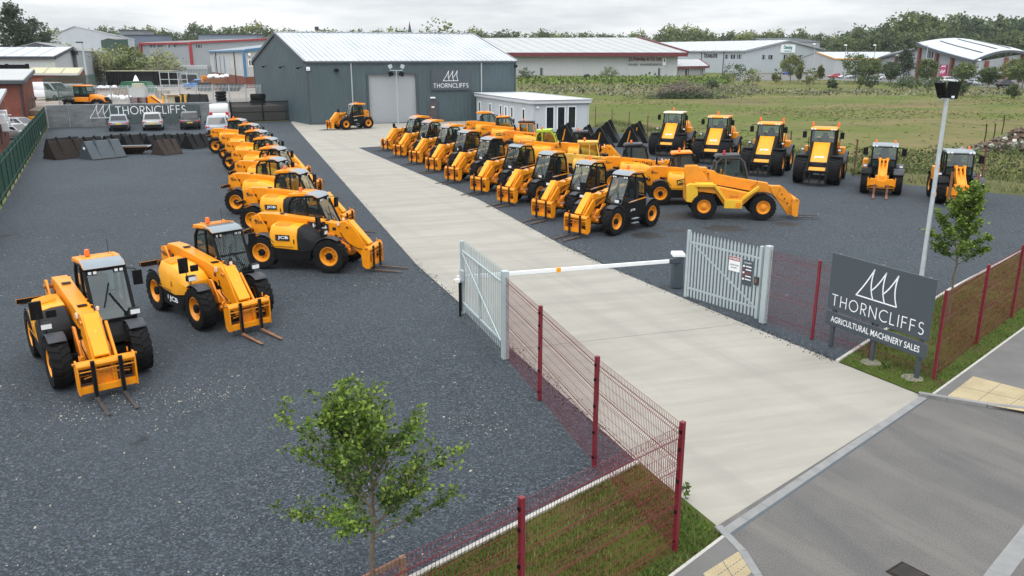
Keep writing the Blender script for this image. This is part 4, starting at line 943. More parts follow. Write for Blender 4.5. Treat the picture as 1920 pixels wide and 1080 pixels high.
r7 = telehandler('yellow telehandler with black lettering on its boom and a grey topped cab', GM, blackfront=False, roof=GUARD, cabstyle='round', boomtxt='LOADALL', doorlogo=False); move(r7, place(None, (-.70,.1,2.36), 1172, 281, -5))
r5 = telehandler('yellow telehandler with black topped cab in front of the black buckets', GM, blackfront=False, roof=GUARD, cabstyle='round', doorlogo=False); move(r5, place(None, (-.70,.1,2.36), 1074, 256, -6))
r6 = telehandler('tan telehandler with square pillared cab among the mixed machines', GM, blackfront=False, roof=TAN, cabstyle='boxy', frame=TAN, body=TAN, boomc=TAN, bonnet=TAN, front=TAN, doorlogo=False, boomtxt='MATBRO', fronttxt=False); move(r6, place(None, (-.66,.1,2.56), 1086, 269.5, -6))
r4 = telehandler('lime green cabbed telehandler in front of the white site office', GM, blackfront=False, roof=LIME, frame=LIME, cabstyle='round', body=LIME, doorlogo=False, fronttxt=False); move(r4, place(None, (-.70,.1,2.36), 1006, 253, -8))
r3 = telehandler('orange telehandler with square pillared cab below the site office windows', GM, blackfront=False, roof=BLK, cabstyle='boxy', frame=ORG, body=ORG, boomc=ORG, front=ORG, doorlogo=False, boomtxt='TELE', fronttxt=False); move(r3, place(None, (-.66,.1,2.56), 974, 231, -8))
r2 = dup(r8, *place(None, (-.70,.1,2.36), 931, 226, -8), 'yellow telehandler with orange roof, second from the shed along the site office', GM)
r1 = telehandler('yellow telehandler with rear roof spoiler, nearest the shed beside the site office', GM, blackfront=False, spoiler=True, doorlogo=False); move(r1, place(None, (-.70,.1,2.34), 901, 219, -8))
GW = 'large wheeled loaders by the field fence'
l4 = wheel_loader('wheeled loader with two beacons, nearest of the four by the field', GW); w = (at(1495,341.7)+at(1566.7,345.8))/2; f = Vector((math.cos(R(-117)), math.sin(R(-117)), 0)); l4.location = w - f*1.5; l4.rotation_euler = (0,0,R(-117))
dup(l4, *place(None, (1.5,1.02,0), 1457, 328.5, -118), 'wheeled loader with two beacons, second of the four from the near end', GW)
l2 = wheel_loader('wheeled loader with one beacon and yellow roof, third of the four from the near end', GW, twin=False); move(l2, place(None, (1.5,-1.02,0), 1309, 303.5, -117))
l1 = wheel_loader('wheeled loader with a pale dusty roof, farthest of the four by the field', GW, mat('dusty_pale_roof', (.62,.50,.36), .6), False); move(l1, place(None, (1.5,-1.02,0), 1228, 289.5, -116))
GT = 'telescopic loaders by the field fence'
m1_ = tele_loader('telescopic loader with two beacons and forks lowered, left of the lamp post', GT); w = (at(1616.3,360.4)+at(1683.6,364.8))/2; f = Vector((math.cos(R(-114)), math.sin(R(-114)), 0)); m1_.location = w - f*1.2; m1_.rotation_euler = (0,0,R(-114))
m2_ = tele_loader('telescopic loader with forks folded upright, right of the lamp post', GT, True); move(m2_, place(None, (1.2,-.86,0), 1760, 380.5, -108))
# ------------------------------------------------------------------ red mesh fences
FRED = mat('fence_red', (.165,.012,.022), .5, var=.1)
def mesh_panel(name, parent, p, q, h, z0=.06, step=.055, m=None, fold=True, wr=.0023):
    m = m or FRED
    b = MB(); d = (q-p); L = d.length; d = d/L; n = Vector((-d.y, d.x, 0)); k = int(L/step)
    folds = [.12, .5*h, h-.12] if not fold else [.16, .40*h, .68*h, h-.16]
    def off(z):
        for f in folds:
            if abs(z-f) < .05: return n*.035*(1-abs(z-f)/.05)
        return Vector((0,0,0))
    zs = sorted([0, h] + [f+e for f in folds for e in (-.05, 0, .05)])
    for i in range(k+1):
        u = p + d*(L*i/k); pts = [u + off(z) + Vector((0,0,z0+z)) for z in zs]
        for a, c in zip(pts[:-1], pts[1:]): b.bar(a, c, wr*2, wr*2, m, n)
    hz = sorted(set([round(.2*j, 3) for j in range(int(h/.2)+1)] + [round(f+e, 3) for f in folds for e in (-.05, .0, .05)]))
    for z in hz: b.bar(p + off(z) + n*.006 + Vector((0,0,z0+z)), q + off(z) + n*.006 + Vector((0,0,z0+z)), wr*2, wr*2, m)
    return b.build(name, parent, smooth=0)
def fence_post(parent, p, h, m, w=.07, rz=0):
    b = MB(); b.box((p.x, p.y, h/2), (w, w, h), m, rz); b.box((p.x, p.y, h+.006), (w+.008, w+.008, .012), m, rz)
    o = b.build('post', parent, .004, 0)
    for z in (.22, .75, 1.3, 1.85, 2.15):
        k = MB(); k.box((p.x + math.cos(rz)*w*.62, p.y + math.sin(rz)*w*.62, z), (.03,.04,.05), BLK, rz); k.build('clip', o, smooth=0)
    return o
gp = at(947, 672); q1, q2, q3 = at(1012,750), at(1114,875), at(1265,1035); qn = at(978,933,2.3); qn.z = 0; ld = (qn-q3).normalized(); lsp = (qn-q3).length
t = thing('mesh_fence', 'dark red wire mesh fence with red posts along the near left side of the drive', 'fence')
run = [gp, q1, q2, q3, q3+ld*lsp, q3+ld*lsp*2, q3+ld*lsp*3, q3+ld*lsp*4]
for i, p in enumerate(run[1:]): fence_post(t, p, 2.30, FRED, .075, math.atan2(ld.y, ld.x))
for p, q in zip(run[:-1], run[1:]):
    d = (q-p).normalized(); mesh_panel('mesh_panel', t, p+d*.04, q-d*.04, 2.2)
rpst = at(1430, 605); s1, s2, s3 = at(1750,712), at(1830,646.5), at(1895.5,597); sd = (s3-s1).normalized()
t = thing('mesh_fence', 'dark red wire mesh fence behind the large sign, running along the pavement', 'fence')
run = [rpst, rpst.lerp(s1, .33), rpst.lerp(s1, .67), s1, s2, s3] + [s3+sd*3.1*k for k in range(1, 5)]
for p in run[1:]: fence_post(t, p, 2.30, FRED, .075, math.atan2(sd.y, sd.x))
for p, q in zip(run[:-1], run[1:]):
    d = (q-p).normalized(); mesh_panel('mesh_panel', t, p+d*.04, q-d*.04, 2.2)
# ------------------------------------------------------------------ palisade gates
def palisade(parent, p, q, h, m, step=.155, z0=.12, side=1, w=.068, top=.2, brace=None, rails=(.38, None)):
    d = (q-p); L = d.length; d = d/L; n = Vector((-d.y, d.x, 0))*side; k = max(2, int(L/step))
    b = MB()
    for i in range(k):
        u = p + d*(L*(i+.5)/k) + n*.035
        rz = math.atan2(d.y, d.x); e = d*w/2
        f = [u-e+Vector((0,0,z0)), u+e+Vector((0,0,z0)), u+e+Vector((0,0,h-.11)), u+e*.25+Vector((0,0,h)), u-e*.25+Vector((0,0,h)), u-e+Vector((0,0,h-.11))]
        g = [v + n*.012 for v in f]; m6 = 6
        b.add(f+g, [(0,1,2,3,4,5), (11,10,9,8,7,6)] + [(j, (j+1) % 6, 6+(j+1) % 6, 6+j) for j in range(6)], m)
    b.build('slat_panel', parent, smooth=0)
    for z in (.40 + (z0-.12), h-.36):
        r = MB(); r.bar(p+Vector((0,0,z)), q+Vector((0,0,z)), .05, .06, m); r.build('rail', parent, .004, 0)
    if brace:
        r = MB(); r.bar(p+d*.08+Vector((0,0,brace[0]))+n*-.03, q-d*.08+Vector((0,0,brace[1]))+n*-.03, .04, .05, m); r.build('brace', parent, .004, 0)
gf = at(868, 590); d = (gf-gp).normalized()
t = thing('palisade_gate', 'open galvanised palisade gate leaf on the left of the drive', 'gate')
b = MB(); b.box((gp.x, gp.y, 1.2), (.18,.18,2.4), GALW, math.atan2(d.y,d.x)); b.box((gp.x, gp.y, 2.405), (.185,.185,.02), GALW, math.atan2(d.y,d.x)); b.build('post', t, .008, 0)
palisade(t, gp+d*.2, gf-d*.05, 2.4, GALW, side=-1, brace=(.40, 2.0))
for x, w_, h_ in ((gf,.10,2.3), (gp.lerp(gf,.55),.05,1.66), (gp+d*.16,.06,2.1)): b = MB(); b.box((x.x, x.y, 1.2), (w_,w_,h_), GALW, math.atan2(d.y,d.x)); b.build('frame', t, .006, 0)
b = MB(); x = gf-d*.16; b.box((x.x-.05, x.y-.05, 1.32), (.22,.10,.34), GALV, math.atan2(d.y,d.x)); b.build('lock_box', t, .01, 0)
e = at(863, 592)  # catch post of the arm barrier; the tip of the arm rests here
t = thing('barrier_catch_post', 'black barrier catch post with a white rest beside the open left gate', 'post', (e.x, e.y, 0))
b = MB(); b.box((0,0,.55), (.07,.07,1.15), BLK); b.box((.05,.0,.6), (.03,.03,.9), STEEL); b.build('post', t, .005, 0)
b = MB(); b.box((-.06,0,1.13), (.16,.12,.12), LETT); b.box((-.16,0,1.12), (.06,.10,.10), YBR); b.build('rest', t, .012, 0)
rf = at(1285, 560); d = (rpst-rf).normalized()
t = thing('palisade_gate', 'open galvanised palisade gate leaf with two notices, right of the drive', 'gate')
b = MB(); b.box((rpst.x, rpst.y, 1.18), (.18,.18,2.36), GALW, math.atan2(d.y,d.x)); b.box((rpst.x, rpst.y, 2.37), (.185,.185,.02), GALW, math.atan2(d.y,d.x)); b.build('post', t, .008, 0)
palisade(t, rf+d*.06, rpst-d*.32, 2.3, GALW, .135, side=-1, brace=(1.9,.42))
for x, w in ((rf, .09), (rpst-d*.25, .10)): b = MB(); b.box((x.x, x.y, 1.2), (w,w,2.25), GALW, math.atan2(d.y,d.x)); b.build('frame', t, .006, 0)
nv = Vector((d.y, -d.x, 0)); up = Vector((0,0,1))
def plate_on(parent, name, c, w, h, m, th=.012):
    b = MB(); q = [c + d*sx*w/2 + up*sy*h/2 for sx, sy in ((-1,-1),(1,-1),(1,1),(-1,1))]; b.add(q + [v + nv*th for v in q], [(0,1,2,3),(7,6,5,4),(0,4,5,1),(1,5,6,2),(2,6,7,3),(3,7,4,0)], m)
    return b
c = rf.lerp(rpst, .625) + up*1.60 + nv*.06
b = plate_on(t, '', c, .42, .46, WHT); q = c + up*.165 + nv*.013
b.poly([q + d*sx*.205 + up*sy*.06 for sx, sy in ((-1,-1),(1,-1),(1,1),(-1,1))], RED)
lettering(b, 'NO PARKING', .07, q, d, up, LETT, 1, .02, .36, .004)
lettering(b, '24 HOUR ACCESS', .045, c - up*.03, d, up, BKLET, 1, .01, .34, .016); lettering(b, 'REQUIRED', .045, c - up*.12, d, up, BKLET, 1, .01, .22, .016)
b.build('notice', t, smooth=0)
c = rf.lerp(rpst, .79) + up*1.42 + nv*.06
b = plate_on(t, '', c, .36, .78, ANTH)
lettering(b, 'SITE SAFETY', .05, c + up*.31, d, up, LETT, 1, .01, .27, .016)
for i in range(5): b.box(c + up*(.20-.1*i) - d*.13 + nv*.016, (.05,.05,.05), LETT if i % 2 == 0 else RED, math.atan2(d.y,d.x)); b.bar(c + up*(.20-.1*i) - d*.07 + nv*.014, c + up*(.20-.1*i) + d*.14 + nv*.014, .006, .03, LETT if i != 2 else RED)
b.build('notice', t, smooth=0)
c = rpst - d*.30 + up*1.25 + nv*.05
b = MB(); b.box(c, (.16,.09,.26), STEEL, math.atan2(d.y,d.x)); b.box(c + nv*.05, (.08,.02,.12), RUST, math.atan2(d.y,d.x)); b.build('lock', t, .008, 0)
# ------------------------------------------------------------------ rising arm barrier
bb = at(1268, 538); t = thing('arm_barrier', 'white rising arm barrier across the drive with a dark grey cabinet', 'barrier', (bb.x, bb.y, 0))
b = MB(); b.box((0,0,.56), (.34,.42,1.12), ANTH); b.build('cabinet', t, .02, 0)
b = MB(); b.prism([(-.22,1.12),(-.20,1.24),(.20,1.24),(.22,1.12)], -.25, .25, WHT); b.build('cabinet_lid', t, .02, 0)
e2 = at(955, 522, 1.12); tip = at(960, 520.5, 1.0) - bb; st_ = at(1290, 491, .98)-bb
e0 = Vector((-.12,-.24,1.0)); tip = Vector((e.x-.08-bb.x, e.y-bb.y, 1.22))
b = MB(); b.bar(e0, tip, .06, .13, WHT); arm = b.build('arm', t, .012, 0)
b = MB(); b.bar(e0.lerp(tip,-.03), e0.lerp(tip,.035), .10, .18, ANTH); b.build('arm_clamp', t, .012, 0)
b = MB(); m_ = e0.lerp(tip,.56); b.bar(e0.lerp(tip,.555), e0.lerp(tip,.575), .075, .15, YBR); b.build('arm_joint', arm, .006, 0)
# ------------------------------------------------------------------ the large sign
g1, g2, g3 = at(1557,650), at(1634,682), at(1712,711); sdx = (g3-g1).normalized(); sn = Vector((sdx.y, -sdx.x, 0))
ang = math.atan2(sdx.y, sdx.x); cen = (g1+g3)/2
t = thing('business_sign', 'large dark grey sign board on three posts with white sails emblem and lettering', 'sign', (cen.x, cen.y, 0), ang)
LW = 3.16; zb, zm, zt = .60, 1.02, 2.63
for k in (-1, 0, 1):
    b = MB(); b.box((k*1.36, .06, zt/2), (.10,.08,zt), ANTH); b.build('post', t, .006, 0)
b = MB(); b.box((0,0,(zm+zt)/2+.03), (LW,.035,zt-zm-.06), ANTH); p_ = b.build('board', t, .006, 0)
b = MB(); b.box((0,0,(zb+zm)/2-.0), (LW,.035,zm-zb-.03), ANTH); p2_ = b.build('lower_board', t, .006, 0)
b = MB(); sails(b, 1.28, (-.66,-.018,1.68), (1,0,0), (0,0,1), LETT, .028); b.build('emblem', p_, smooth=0)
b = MB(); caps(b, 'THORNCLIFFS', .30, (-1.42,-.018,1.20), (1,0,0), (0,0,1), LETT, 2.84, .09); b.build('lettering', p_, smooth=0)
b = MB(); lettering(b, 'AGRICULTURAL MACHINERY SALES', .17, (0,-.018,.81), (1,0,0), (0,0,1), LETT, 1.02, .012, 2.78, .006); b.build('lettering', p2_, smooth=0)
FOOT = mat('footing_concrete', (.15,.14,.105), .95, var=.4, scale=9)
for g in (g2, g3):
    b = MB(); r_ = random.Random(3); b.lathe([(0,.05),(.22,.045),(.30+.0,.0)], FOOT, 11, (g.x, g.y+.05, .0), 'z'); o = b.build('concrete_footing', smooth=0); tag(o, 'rough concrete footing under the middle post of the large sign' if g == g2 else 'rough concrete footing under the right post of the large sign', 'footing')
# ------------------------------------------------------------------ floodlight post by the sign
lp = at(1716, 600); top = zat(187, lp)
t = thing('floodlight_post', 'tall galvanised post with two black floodlights behind the large sign', 'light post', (lp.x, lp.y, 0))
b = MB(); b.tube([(0,0,0),(0,0,.9),(.0,0,.95),(0,0,top)], [.085,.085,.07,.055], GALV, 14); b.box((0,0,.01), (.3,.3,.02), GALV); b.build('pole', t)
b = MB(); b.bar((-.22,0,top+.02), (.25,0,top+.02), .05, .05, GALV); b.build('bracket', t, .005, 0)
for x, rz, ry in ((-.20, .3, -.42), (.12, -.2, .12)):
    b = MB(); c = Vector((x, -.02, top+.27))
    b.box(c, (.07 if x < 0 else .34, .34 if x < 0 else .09, .46), BLK, rz, ry); 
    if x < 0: b.box(c+Vector((-.036,-.02,.02)), (.012,.22,.26), LGT, rz, ry)
    else: b.box(c+Vector((.0,-.06,-.19)), (.10,.03,.08), LGT, rz); b.box(c+Vector((0,.06,0)), (.26,.08,.3), BLK, rz)
    b.tube([(x,0,top+.02),(x,-.02,top+.12)], .03, BLK, 6); b.build('floodlight', t, .01)
# ------------------------------------------------------------------ wooden rail, drain cover
p, q, = at(778, 1060), at(735, 1086); wd = (KL[1]-KL[0]).normalized(); b0 = KL[1] + wd*.15
t = thing('wooden_rail', 'low weathered wooden rail and post at the tree in the near verge', 'rail', (0,0,0))
n_ = Vector((wd.y, -wd.x, 0)); w0 = KL[1] + wd*.30 + n_*.06
b = MB(); b.box((w0.x, w0.y, .22), (.09,.09,.44), WOOD, .5); b.build('post', t, .006, 0)
b = MB(); b.bar(w0+Vector((0,0,.39)), w0+wd*2.2+Vector((0,0,.39)), .04, .09, WOOD); b.build('rail', t, .006, 0)
dc = at(1702, 1076); t = thing('drain_cover', 'square cast iron drain cover in the road surface', 'drain cover', (dc.x, dc.y, -.004), R(35))
b = MB(); b.box((0,0,.006), (.46,.46,.014), BRUST); b.build('frame', t, .002, 0)
b = MB()
for i in range(9): b.box((-.16+.04*i,0,.017), (.016,.36,.012), STEEL)
b.build('grating', t, .001, 0)
# ------------------------------------------------------------------ trees with leaves
def leafmat(name, col, thru=.35, **k):                 # leaves let some light through
    m = mat(name, col, **k); n = m.node_tree; b = n.nodes['Principled BSDF']; o = n.nodes['Material Output']
    tl = n.nodes.new('ShaderNodeBsdfTranslucent'); mxs = n.nodes.new('ShaderNodeMixShader'); mxs.inputs[0].default_value = thru
    src = b.inputs['Base Color'].links[0].from_socket; n.links.new(src, tl.inputs[0])
    n.links.new(b.outputs[0], mxs.inputs[1]); n.links.new(tl.outputs[0], mxs.inputs[2]); n.links.new(mxs.outputs[0], o.inputs[0]); return m
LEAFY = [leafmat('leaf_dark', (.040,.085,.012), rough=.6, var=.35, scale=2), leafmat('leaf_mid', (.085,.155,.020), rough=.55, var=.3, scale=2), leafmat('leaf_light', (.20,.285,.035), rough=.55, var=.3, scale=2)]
def leaf(b, p, size, r, mats, wts=(3,5,2), up=.3):
    d = Vector((r.gauss(0,1), r.gauss(0,1), r.gauss(0,.7)+up)).normalized(); u = Vector((r.gauss(0,1), r.gauss(0,1), r.gauss(0,1))).cross(d).normalized()
    w = size*r.uniform(.28,.42); L = size*r.uniform(.7,1.25); n = d.cross(u)
    b.add([p, p+d*L*.5+u*w+n*.1*L, p+d*L, p+d*L*.5-u*w+n*.1*L], [(0,1,2,3)], mats[r.choices((0,1,2), wts)[0]])
def young_tree(name, label, cat, loc, h, trunk_h, spread, seed, per, lsize, mats, rad=.045, limbs=22, wts=(3,5,2), top=.86):
    r = random.Random(seed); t = thing(name, label, cat, loc); wood = MB(); cr_ = MB(); H = h*top
    tp = [Vector((r.gauss(0,.012)*i, r.gauss(0,.012)*i, H*i/8)) for i in range(9)]
    wood.tube(tp, [rad*(1-.82*i/8) for i in range(9)], BARK, 9, False)
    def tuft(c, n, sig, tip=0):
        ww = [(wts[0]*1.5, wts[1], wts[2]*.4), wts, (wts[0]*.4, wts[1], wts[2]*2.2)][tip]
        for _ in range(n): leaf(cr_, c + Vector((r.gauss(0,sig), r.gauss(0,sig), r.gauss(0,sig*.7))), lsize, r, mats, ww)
    for i in range(limbs):
        f = (i + r.uniform(.2,.8))/limbs; z = trunk_h + (H-trunk_h)*f; a = i*2.4 + r.gauss(0,.35)
        L = spread*(1.0 - .55*f**1.6)*(r.uniform(.62,1.05) if r.random() < .85 else r.uniform(1.05,1.25))*(.85 if f < .12 else 1); lift = .42 + 1.5*f**1.3
        d = Vector((math.cos(a), math.sin(a), lift)).normalized()
        j = min(7, int(z/H*8)); p = tp[j].lerp(tp[j+1], z/H*8-j); pts = [p.copy()]
        for k in range(7):
            d = (d + Vector((r.gauss(0,.09), r.gauss(0,.09), r.gauss(.03,.07)))).normalized(); p = p + d*L/7; pts.append(p.copy())
        wood.tube(pts, [rad*.36*(1-.8*k/7)*(.6+.4*(1-f)) for k in range(8)], BARK, 5, False)
        for k in range(2, 8):
            if r.random() < .9: tuft(pts[k], int(per*r.uniform(.5,1.2)), .055*(.8+lsize*3), 0 if k < 6 else 1)
            for s in range(r.choice((1,2,2,3)) if k < 7 else 1):
                e = (d*.7 + Vector((r.gauss(0,.6), r.gauss(0,.6), r.gauss(.25,.4)))).normalized(); tl = r.uniform(.16,.42)*spread/1.5*(1.1-.5*k/8)
                q = [pts[k], pts[k]+e*tl*.5, pts[k]+e*tl+Vector((0,0,tl*.12))]; wood.tube(q, [.006,.005,.003], BARK, 3, False)
                for g in (.45,.75,1.0):
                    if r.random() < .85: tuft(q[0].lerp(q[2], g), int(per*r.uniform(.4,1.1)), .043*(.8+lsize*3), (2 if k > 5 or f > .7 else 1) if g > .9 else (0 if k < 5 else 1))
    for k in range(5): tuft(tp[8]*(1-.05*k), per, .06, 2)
    wood.build('trunk', t); cr_.build('crown', t, smooth=0); return t
tb = at(706, 1150)
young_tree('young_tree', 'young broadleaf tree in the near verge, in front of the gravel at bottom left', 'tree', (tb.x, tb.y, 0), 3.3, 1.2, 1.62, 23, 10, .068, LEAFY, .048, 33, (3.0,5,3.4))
tb = at(1776, 608)
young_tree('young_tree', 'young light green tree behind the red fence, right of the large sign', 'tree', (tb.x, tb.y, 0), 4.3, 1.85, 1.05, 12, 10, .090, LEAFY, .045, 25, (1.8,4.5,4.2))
for px_, py_, h_, sd_ in ((1285,935,.3,1), (1660,690,.14,2)):
    r_ = random.Random(sd_); e = at(px_, py_, 0.02); b = MB()
    b.tube([(0,0,0),(.01,.01,h_)], .006, LEAFY[0], 4)
    for i in range(60): leaf(b, Vector((r_.gauss(0,.03), r_.gauss(0,.03), r_.uniform(.05,h_))), .07, r_, LEAFY)
    o = b.build('weed', smooth=0, loc=(e.x, e.y, .02)); tag(o, 'small weed growing at the drive edge by the corner fence post' if sd_ == 1 else 'small weed in the grass between two posts of the large sign', 'plant')
# ------------------------------------------------------------------ buildings
def col_of(p):                                      # photograph column in which a spot stands
    c, s = math.cos(PITCH), math.sin(PITCH); return 960 + CAM_F*p.x/(p.y*c - (p.z-CAM_H)*s)
def online(p, q, px):
    lo, hi = -.2, 1.2
    for _ in range(40):
        m_ = (lo+hi)/2
        if (col_of(p.lerp(q, m_)) < px) == (col_of(p) < col_of(q)): lo = m_
        else: hi = m_
    return (lo+hi)/2
Z = Vector((0,0,1))
def profiled(b, p, q, z0, z1, m, n, pitch=.33, depth=.035, flip=False):   # ribbed cladding; z1 may depend on the place along the wall
    d = q-p; L = d.length; d = d/L; k = max(1, int(L/pitch)); vs = []; fs = []
    for i in range(k):
        for f, o in ((0,0),(.28,0),(.38,1),(.62,1),(.72,0)):
            vs.append((L*(i+f)/k, o))
    vs.append((L, 0)); V = []
    for x, o in vs:
        w = p + d*x + n*o*depth; t = z1(x/L) if callable(z1) else z1
        V += [(w.x, w.y, z0), (w.x, w.y, t)]
    b.add(V, [(2*i, 2*i+2, 2*i+3, 2*i+1) for i in range(len(vs)-1)], m)
def slab(b, a, c, d, e, th, m):                       # a sloping roof sheet through four corners
    n = (c-a).cross(e-a).normalized(); n = n if n.z > 0 else -n
    q = [a, c, d, e]; b.add([v for v in q] + [v + n*th for v in q], [(3,2,1,0),(4,5,6,7),(0,1,5,4),(1,2,6,5),(2,3,7,6),(3,0,4,7)], m)
def ribs(b, a, c, d, e, m, pitch=1.0, h=.05, w=.05):   # seams running from edge a-c up to edge e-d
    k = max(1, int((c-a).length/pitch)); n = (c-a).cross(e-a).normalized(); n = n if n.z > 0 else -n
    for i in range(k+1):
        u = a.lerp(c, i/k) + n*h; v = e.lerp(d, i/k) + n*h; b.bar(u, v, w, h, m, n)
def win(parent, p, q, t, z0, z1, w, fm, name='window', n=None, fw=.06, gm=None, mull=0, depth=.05, pane=True):
    d = (q-p).normalized(); n = n or Vector((d.y, -d.x, 0)); c = p.lerp(q, t); b = MB(); rz = math.atan2(d.y, d.x)
    def bx(bb, x, z, sx, sz, m, dep, off): bb.box(c + d*x + Z*(z-c.z) + n*off, (sx, dep, sz), m, rz)
    zc = (z0+z1)/2
    for s in (-1, 1):
        bx(b, s*(w/2), zc, fw, z1-z0+fw, fm, depth, depth/2); bx(b, 0, z0 if s < 0 else z1, w-fw, fw, fm, depth, depth/2)
    for i in range(mull): bx(b, -w/2 + w*(i+1)/(mull+1), zc, fw*.8, z1-z0-fw, fm, depth*.9, depth/2)
    if not pane: bx(b, 0, zc, w-fw, z1-z0-fw, gm or GLW, .02, .012)
    o = b.build(name, parent, smooth=0)
    if pane:
        g = MB(); bx(g, 0, zc, w-fw, z1-z0-fw, gm or GLW, .02, .012); g.build('pane', o, smooth=0)
    return o
CLAD = mat('shed_cladding', (.056,.086,.098), .5, var=.14, scale=.35, dirt=.10); TRIM = mat('shed_trim', (.055,.07,.08), .5, var=.05)
ROOFW = mat('pale_roof', (.45,.48,.51), .5, var=.13, scale=.35, dirt=.12); ROOFG = mat('grey_roof', (.36,.365,.365), .6, var=.07, scale=.3)
SHUT = mat('roller_shutter', (.34,.36,.38), .5, var=.04); DOORB = mat('brown_door', (.07,.06,.062), .5)
FL, FR = at(581,234), at(966,224); bv = Vector((-11.5, 18, 0)); fd = (FR-FL).normalized(); fn = Vector((fd.y, -fd.x, 0))
HE = zat(115.4, FL); mid0 = FL + bv/2; HR = 10.5; Ls = (FR-FL).length
t = thing('steel_shed', 'large dark grey steel shed with pale roof and roller door', 'building', (0,0,0))
b = MB(); tr0, tr1 = online(FL,FR,693), online(FL,FR,783); hd_ = zat(139.5, FL.lerp(FR,(tr0+tr1)/2))
profiled(b, FL, FL.lerp(FR,tr0), 0, HE, CLAD, fn, .5); profiled(b, FL.lerp(FR,tr1), FR, 0, HE, CLAD, fn, .5); profiled(b, FL.lerp(FR,tr0), FL.lerp(FR,tr1), hd_, HE, CLAD, fn, .5)
ln = Vector((bv.y, -bv.x, 0)).normalized()*-1
gz = lambda f: HE + (HR-HE)*(1-abs(2*f-1))
profiled(b, FL+bv, FL, 0, gz, CLAD, ln, .5); profiled(b, FR, FR+bv, 0, gz, CLAD, -ln, .5); profiled(b, FR+bv, FL+bv, 0, HE, CLAD, -fn, .5)
wl_ = b.build('wall', t, smooth=0)
b = MB()
for p in (FL, FR, FL+bv): b.box(p + Z*HE/2, (.16,.16,HE), TRIM, math.atan2(fd.y,fd.x))
b.bar(FL+Z*(HE-.1)+fn*.12, FR+Z*(HE-.1)+fn*.12, .18, .2, TRIM); b.bar(FL+Z*.15+fn*.05, FL.lerp(FR,tr0)+Z*.15+fn*.05, .03, .3, TRIM)
for e in (FL-fd*.12, FR+fd*.12):
    b.bar(e+Z*HE, e+bv/2+Z*HR, .2, .36, TRIM); b.bar(e+bv+Z*HE, e+bv/2+Z*HR, .2, .36, TRIM)
b.build('trim', t, smooth=0)
b = MB(); e0, e1 = FL-fd*.15+fn*.2+Z*(HE+.0), FR+fd*.15+fn*.2+Z*(HE+.0); r0, r1 = FL+bv/2-fd*.15+Z*(HR+.05), FR+bv/2+fd*.15+Z*(HR+.05); k0, k1 = FL+bv-fd*.15+Z*HE, FR+bv+fd*.15+Z*HE
slab(b, e0, e1, r1, r0, .08, ROOFW); slab(b, k1, k0, r0, r1, .08, ROOFW); ribs(b, e0, e1, r1, r0, ROOFW, .62, .11, .07)
b.bar(r0+Z*.12, r1+Z*.12, .5, .08, ROOFW); b.build('roof', t, smooth=0)
b = MB(); a, c = FL.lerp(FR,tr0), FL.lerp(FR,tr1); k = int(hd_/.14)
for i in range(k): b.bar(a+fn*-.18+Z*(hd_*(i+.5)/k), c+fn*-.18+Z*(hd_*(i+.5)/k), .06 if i % 2 else .045, hd_/k*.96, SHUT)
b.build('roller_door', t, smooth=0)
b = MB()
for x in (a, c): b.box(x+Z*hd_/2, (.18,.3,hd_), TRIM, math.atan2(fd.y,fd.x))
b.bar(a+Z*(hd_+.09), c+Z*(hd_+.09), .3, .18, TRIM); b.build('door_frame', t, smooth=0)
for px_ in (663.5, 903):
    x = FL.lerp(FR, online(FL,FR,px_)) + fn*.12; b = MB(); b.tube([x+Z*.0, x+Z*(HE-.2)], .07, GALV, 8); b.build('downpipe', t)
dt = online(FL,FR,812); x = FL.lerp(FR,dt); dh = 2.35
b = MB(); b.box(x+fn*.08+Z*dh/2, (1.1,.08,dh), DOORB, math.atan2(fd.y,fd.x)); b.box(x+fn*.13+Z*1.75, (.34,.02,.16), LETT, math.atan2(fd.y,fd.x)); dd = b.build('door', t, smooth=0)
b = MB()
for s in (-.62,.62): b.box(x+fd*s+fn*.08+Z*dh/2, (.12,.14,dh), TRIM, math.atan2(fd.y,fd.x))
b.box(x+fn*.08+Z*(dh+.07), (1.36,.14,.14), TRIM, math.atan2(fd.y,fd.x)); b.build('frame', dd, smooth=0)
b = MB(); b.box(x+fn*.16+Z*(dh+.52), (.62,.16,.18), LETT, math.atan2(fd.y,fd.x)); b.build('door_lamp', t, .02)
for px_, py_, w_ in ((636,131.5,.5), (966,124,.3)):
    x = FL.lerp(FR, online(FL,FR,px_)); z = zat(py_, x); b = MB(); b.box(x+fn*.25+Z*z, (w_,.35,.34), BLK, math.atan2(fd.y,fd.x)); b.box(x+fn*.1+Z*z, (.1,.2,.1), BLK, math.atan2(fd.y,fd.x)); b.build('floodlight', t, .02)
x = FL.lerp(FR, online(FL,FR,584.5)); z = zat(129, x); b = MB(); b.box(x+fn*.12+Z*z, (.4,.16,.42), LETT, math.atan2(fd.y,fd.x)); b.box(x+fn*.21+Z*(z-.06), (.14,.02,.12), BLUEP, math.atan2(fd.y,fd.x)); b.build('alarm_box', t, .04)
for f in (.28,.62,.93):
    x = FL.lerp(FL+bv, 1-f); b = MB(); b.tube([x+Z*(HE-.6), x+ln*.4+Z*(HE-.7)], .05, BLK, 6); b.box(x+ln*.5+Z*(HE-.75), (.3,.3,.2), BLK, .5); b.build('camera', t, .02)
s0, s1_ = online(FL,FR,809.5), online(FL,FR,882); x = FL.lerp(FR,(s0+s1_)/2); wS = (s1_-s0)*Ls; zt_, zb_ = zat(129.5, x), zat(169, x); o_ = x+fn*.2
ts = thing('shed_sign', 'dark grey sign with white sails emblem on the front of the shed', 'sign', tuple(o_ + Z*(zt_+zb_)/2), math.atan2(fd.y,fd.x))
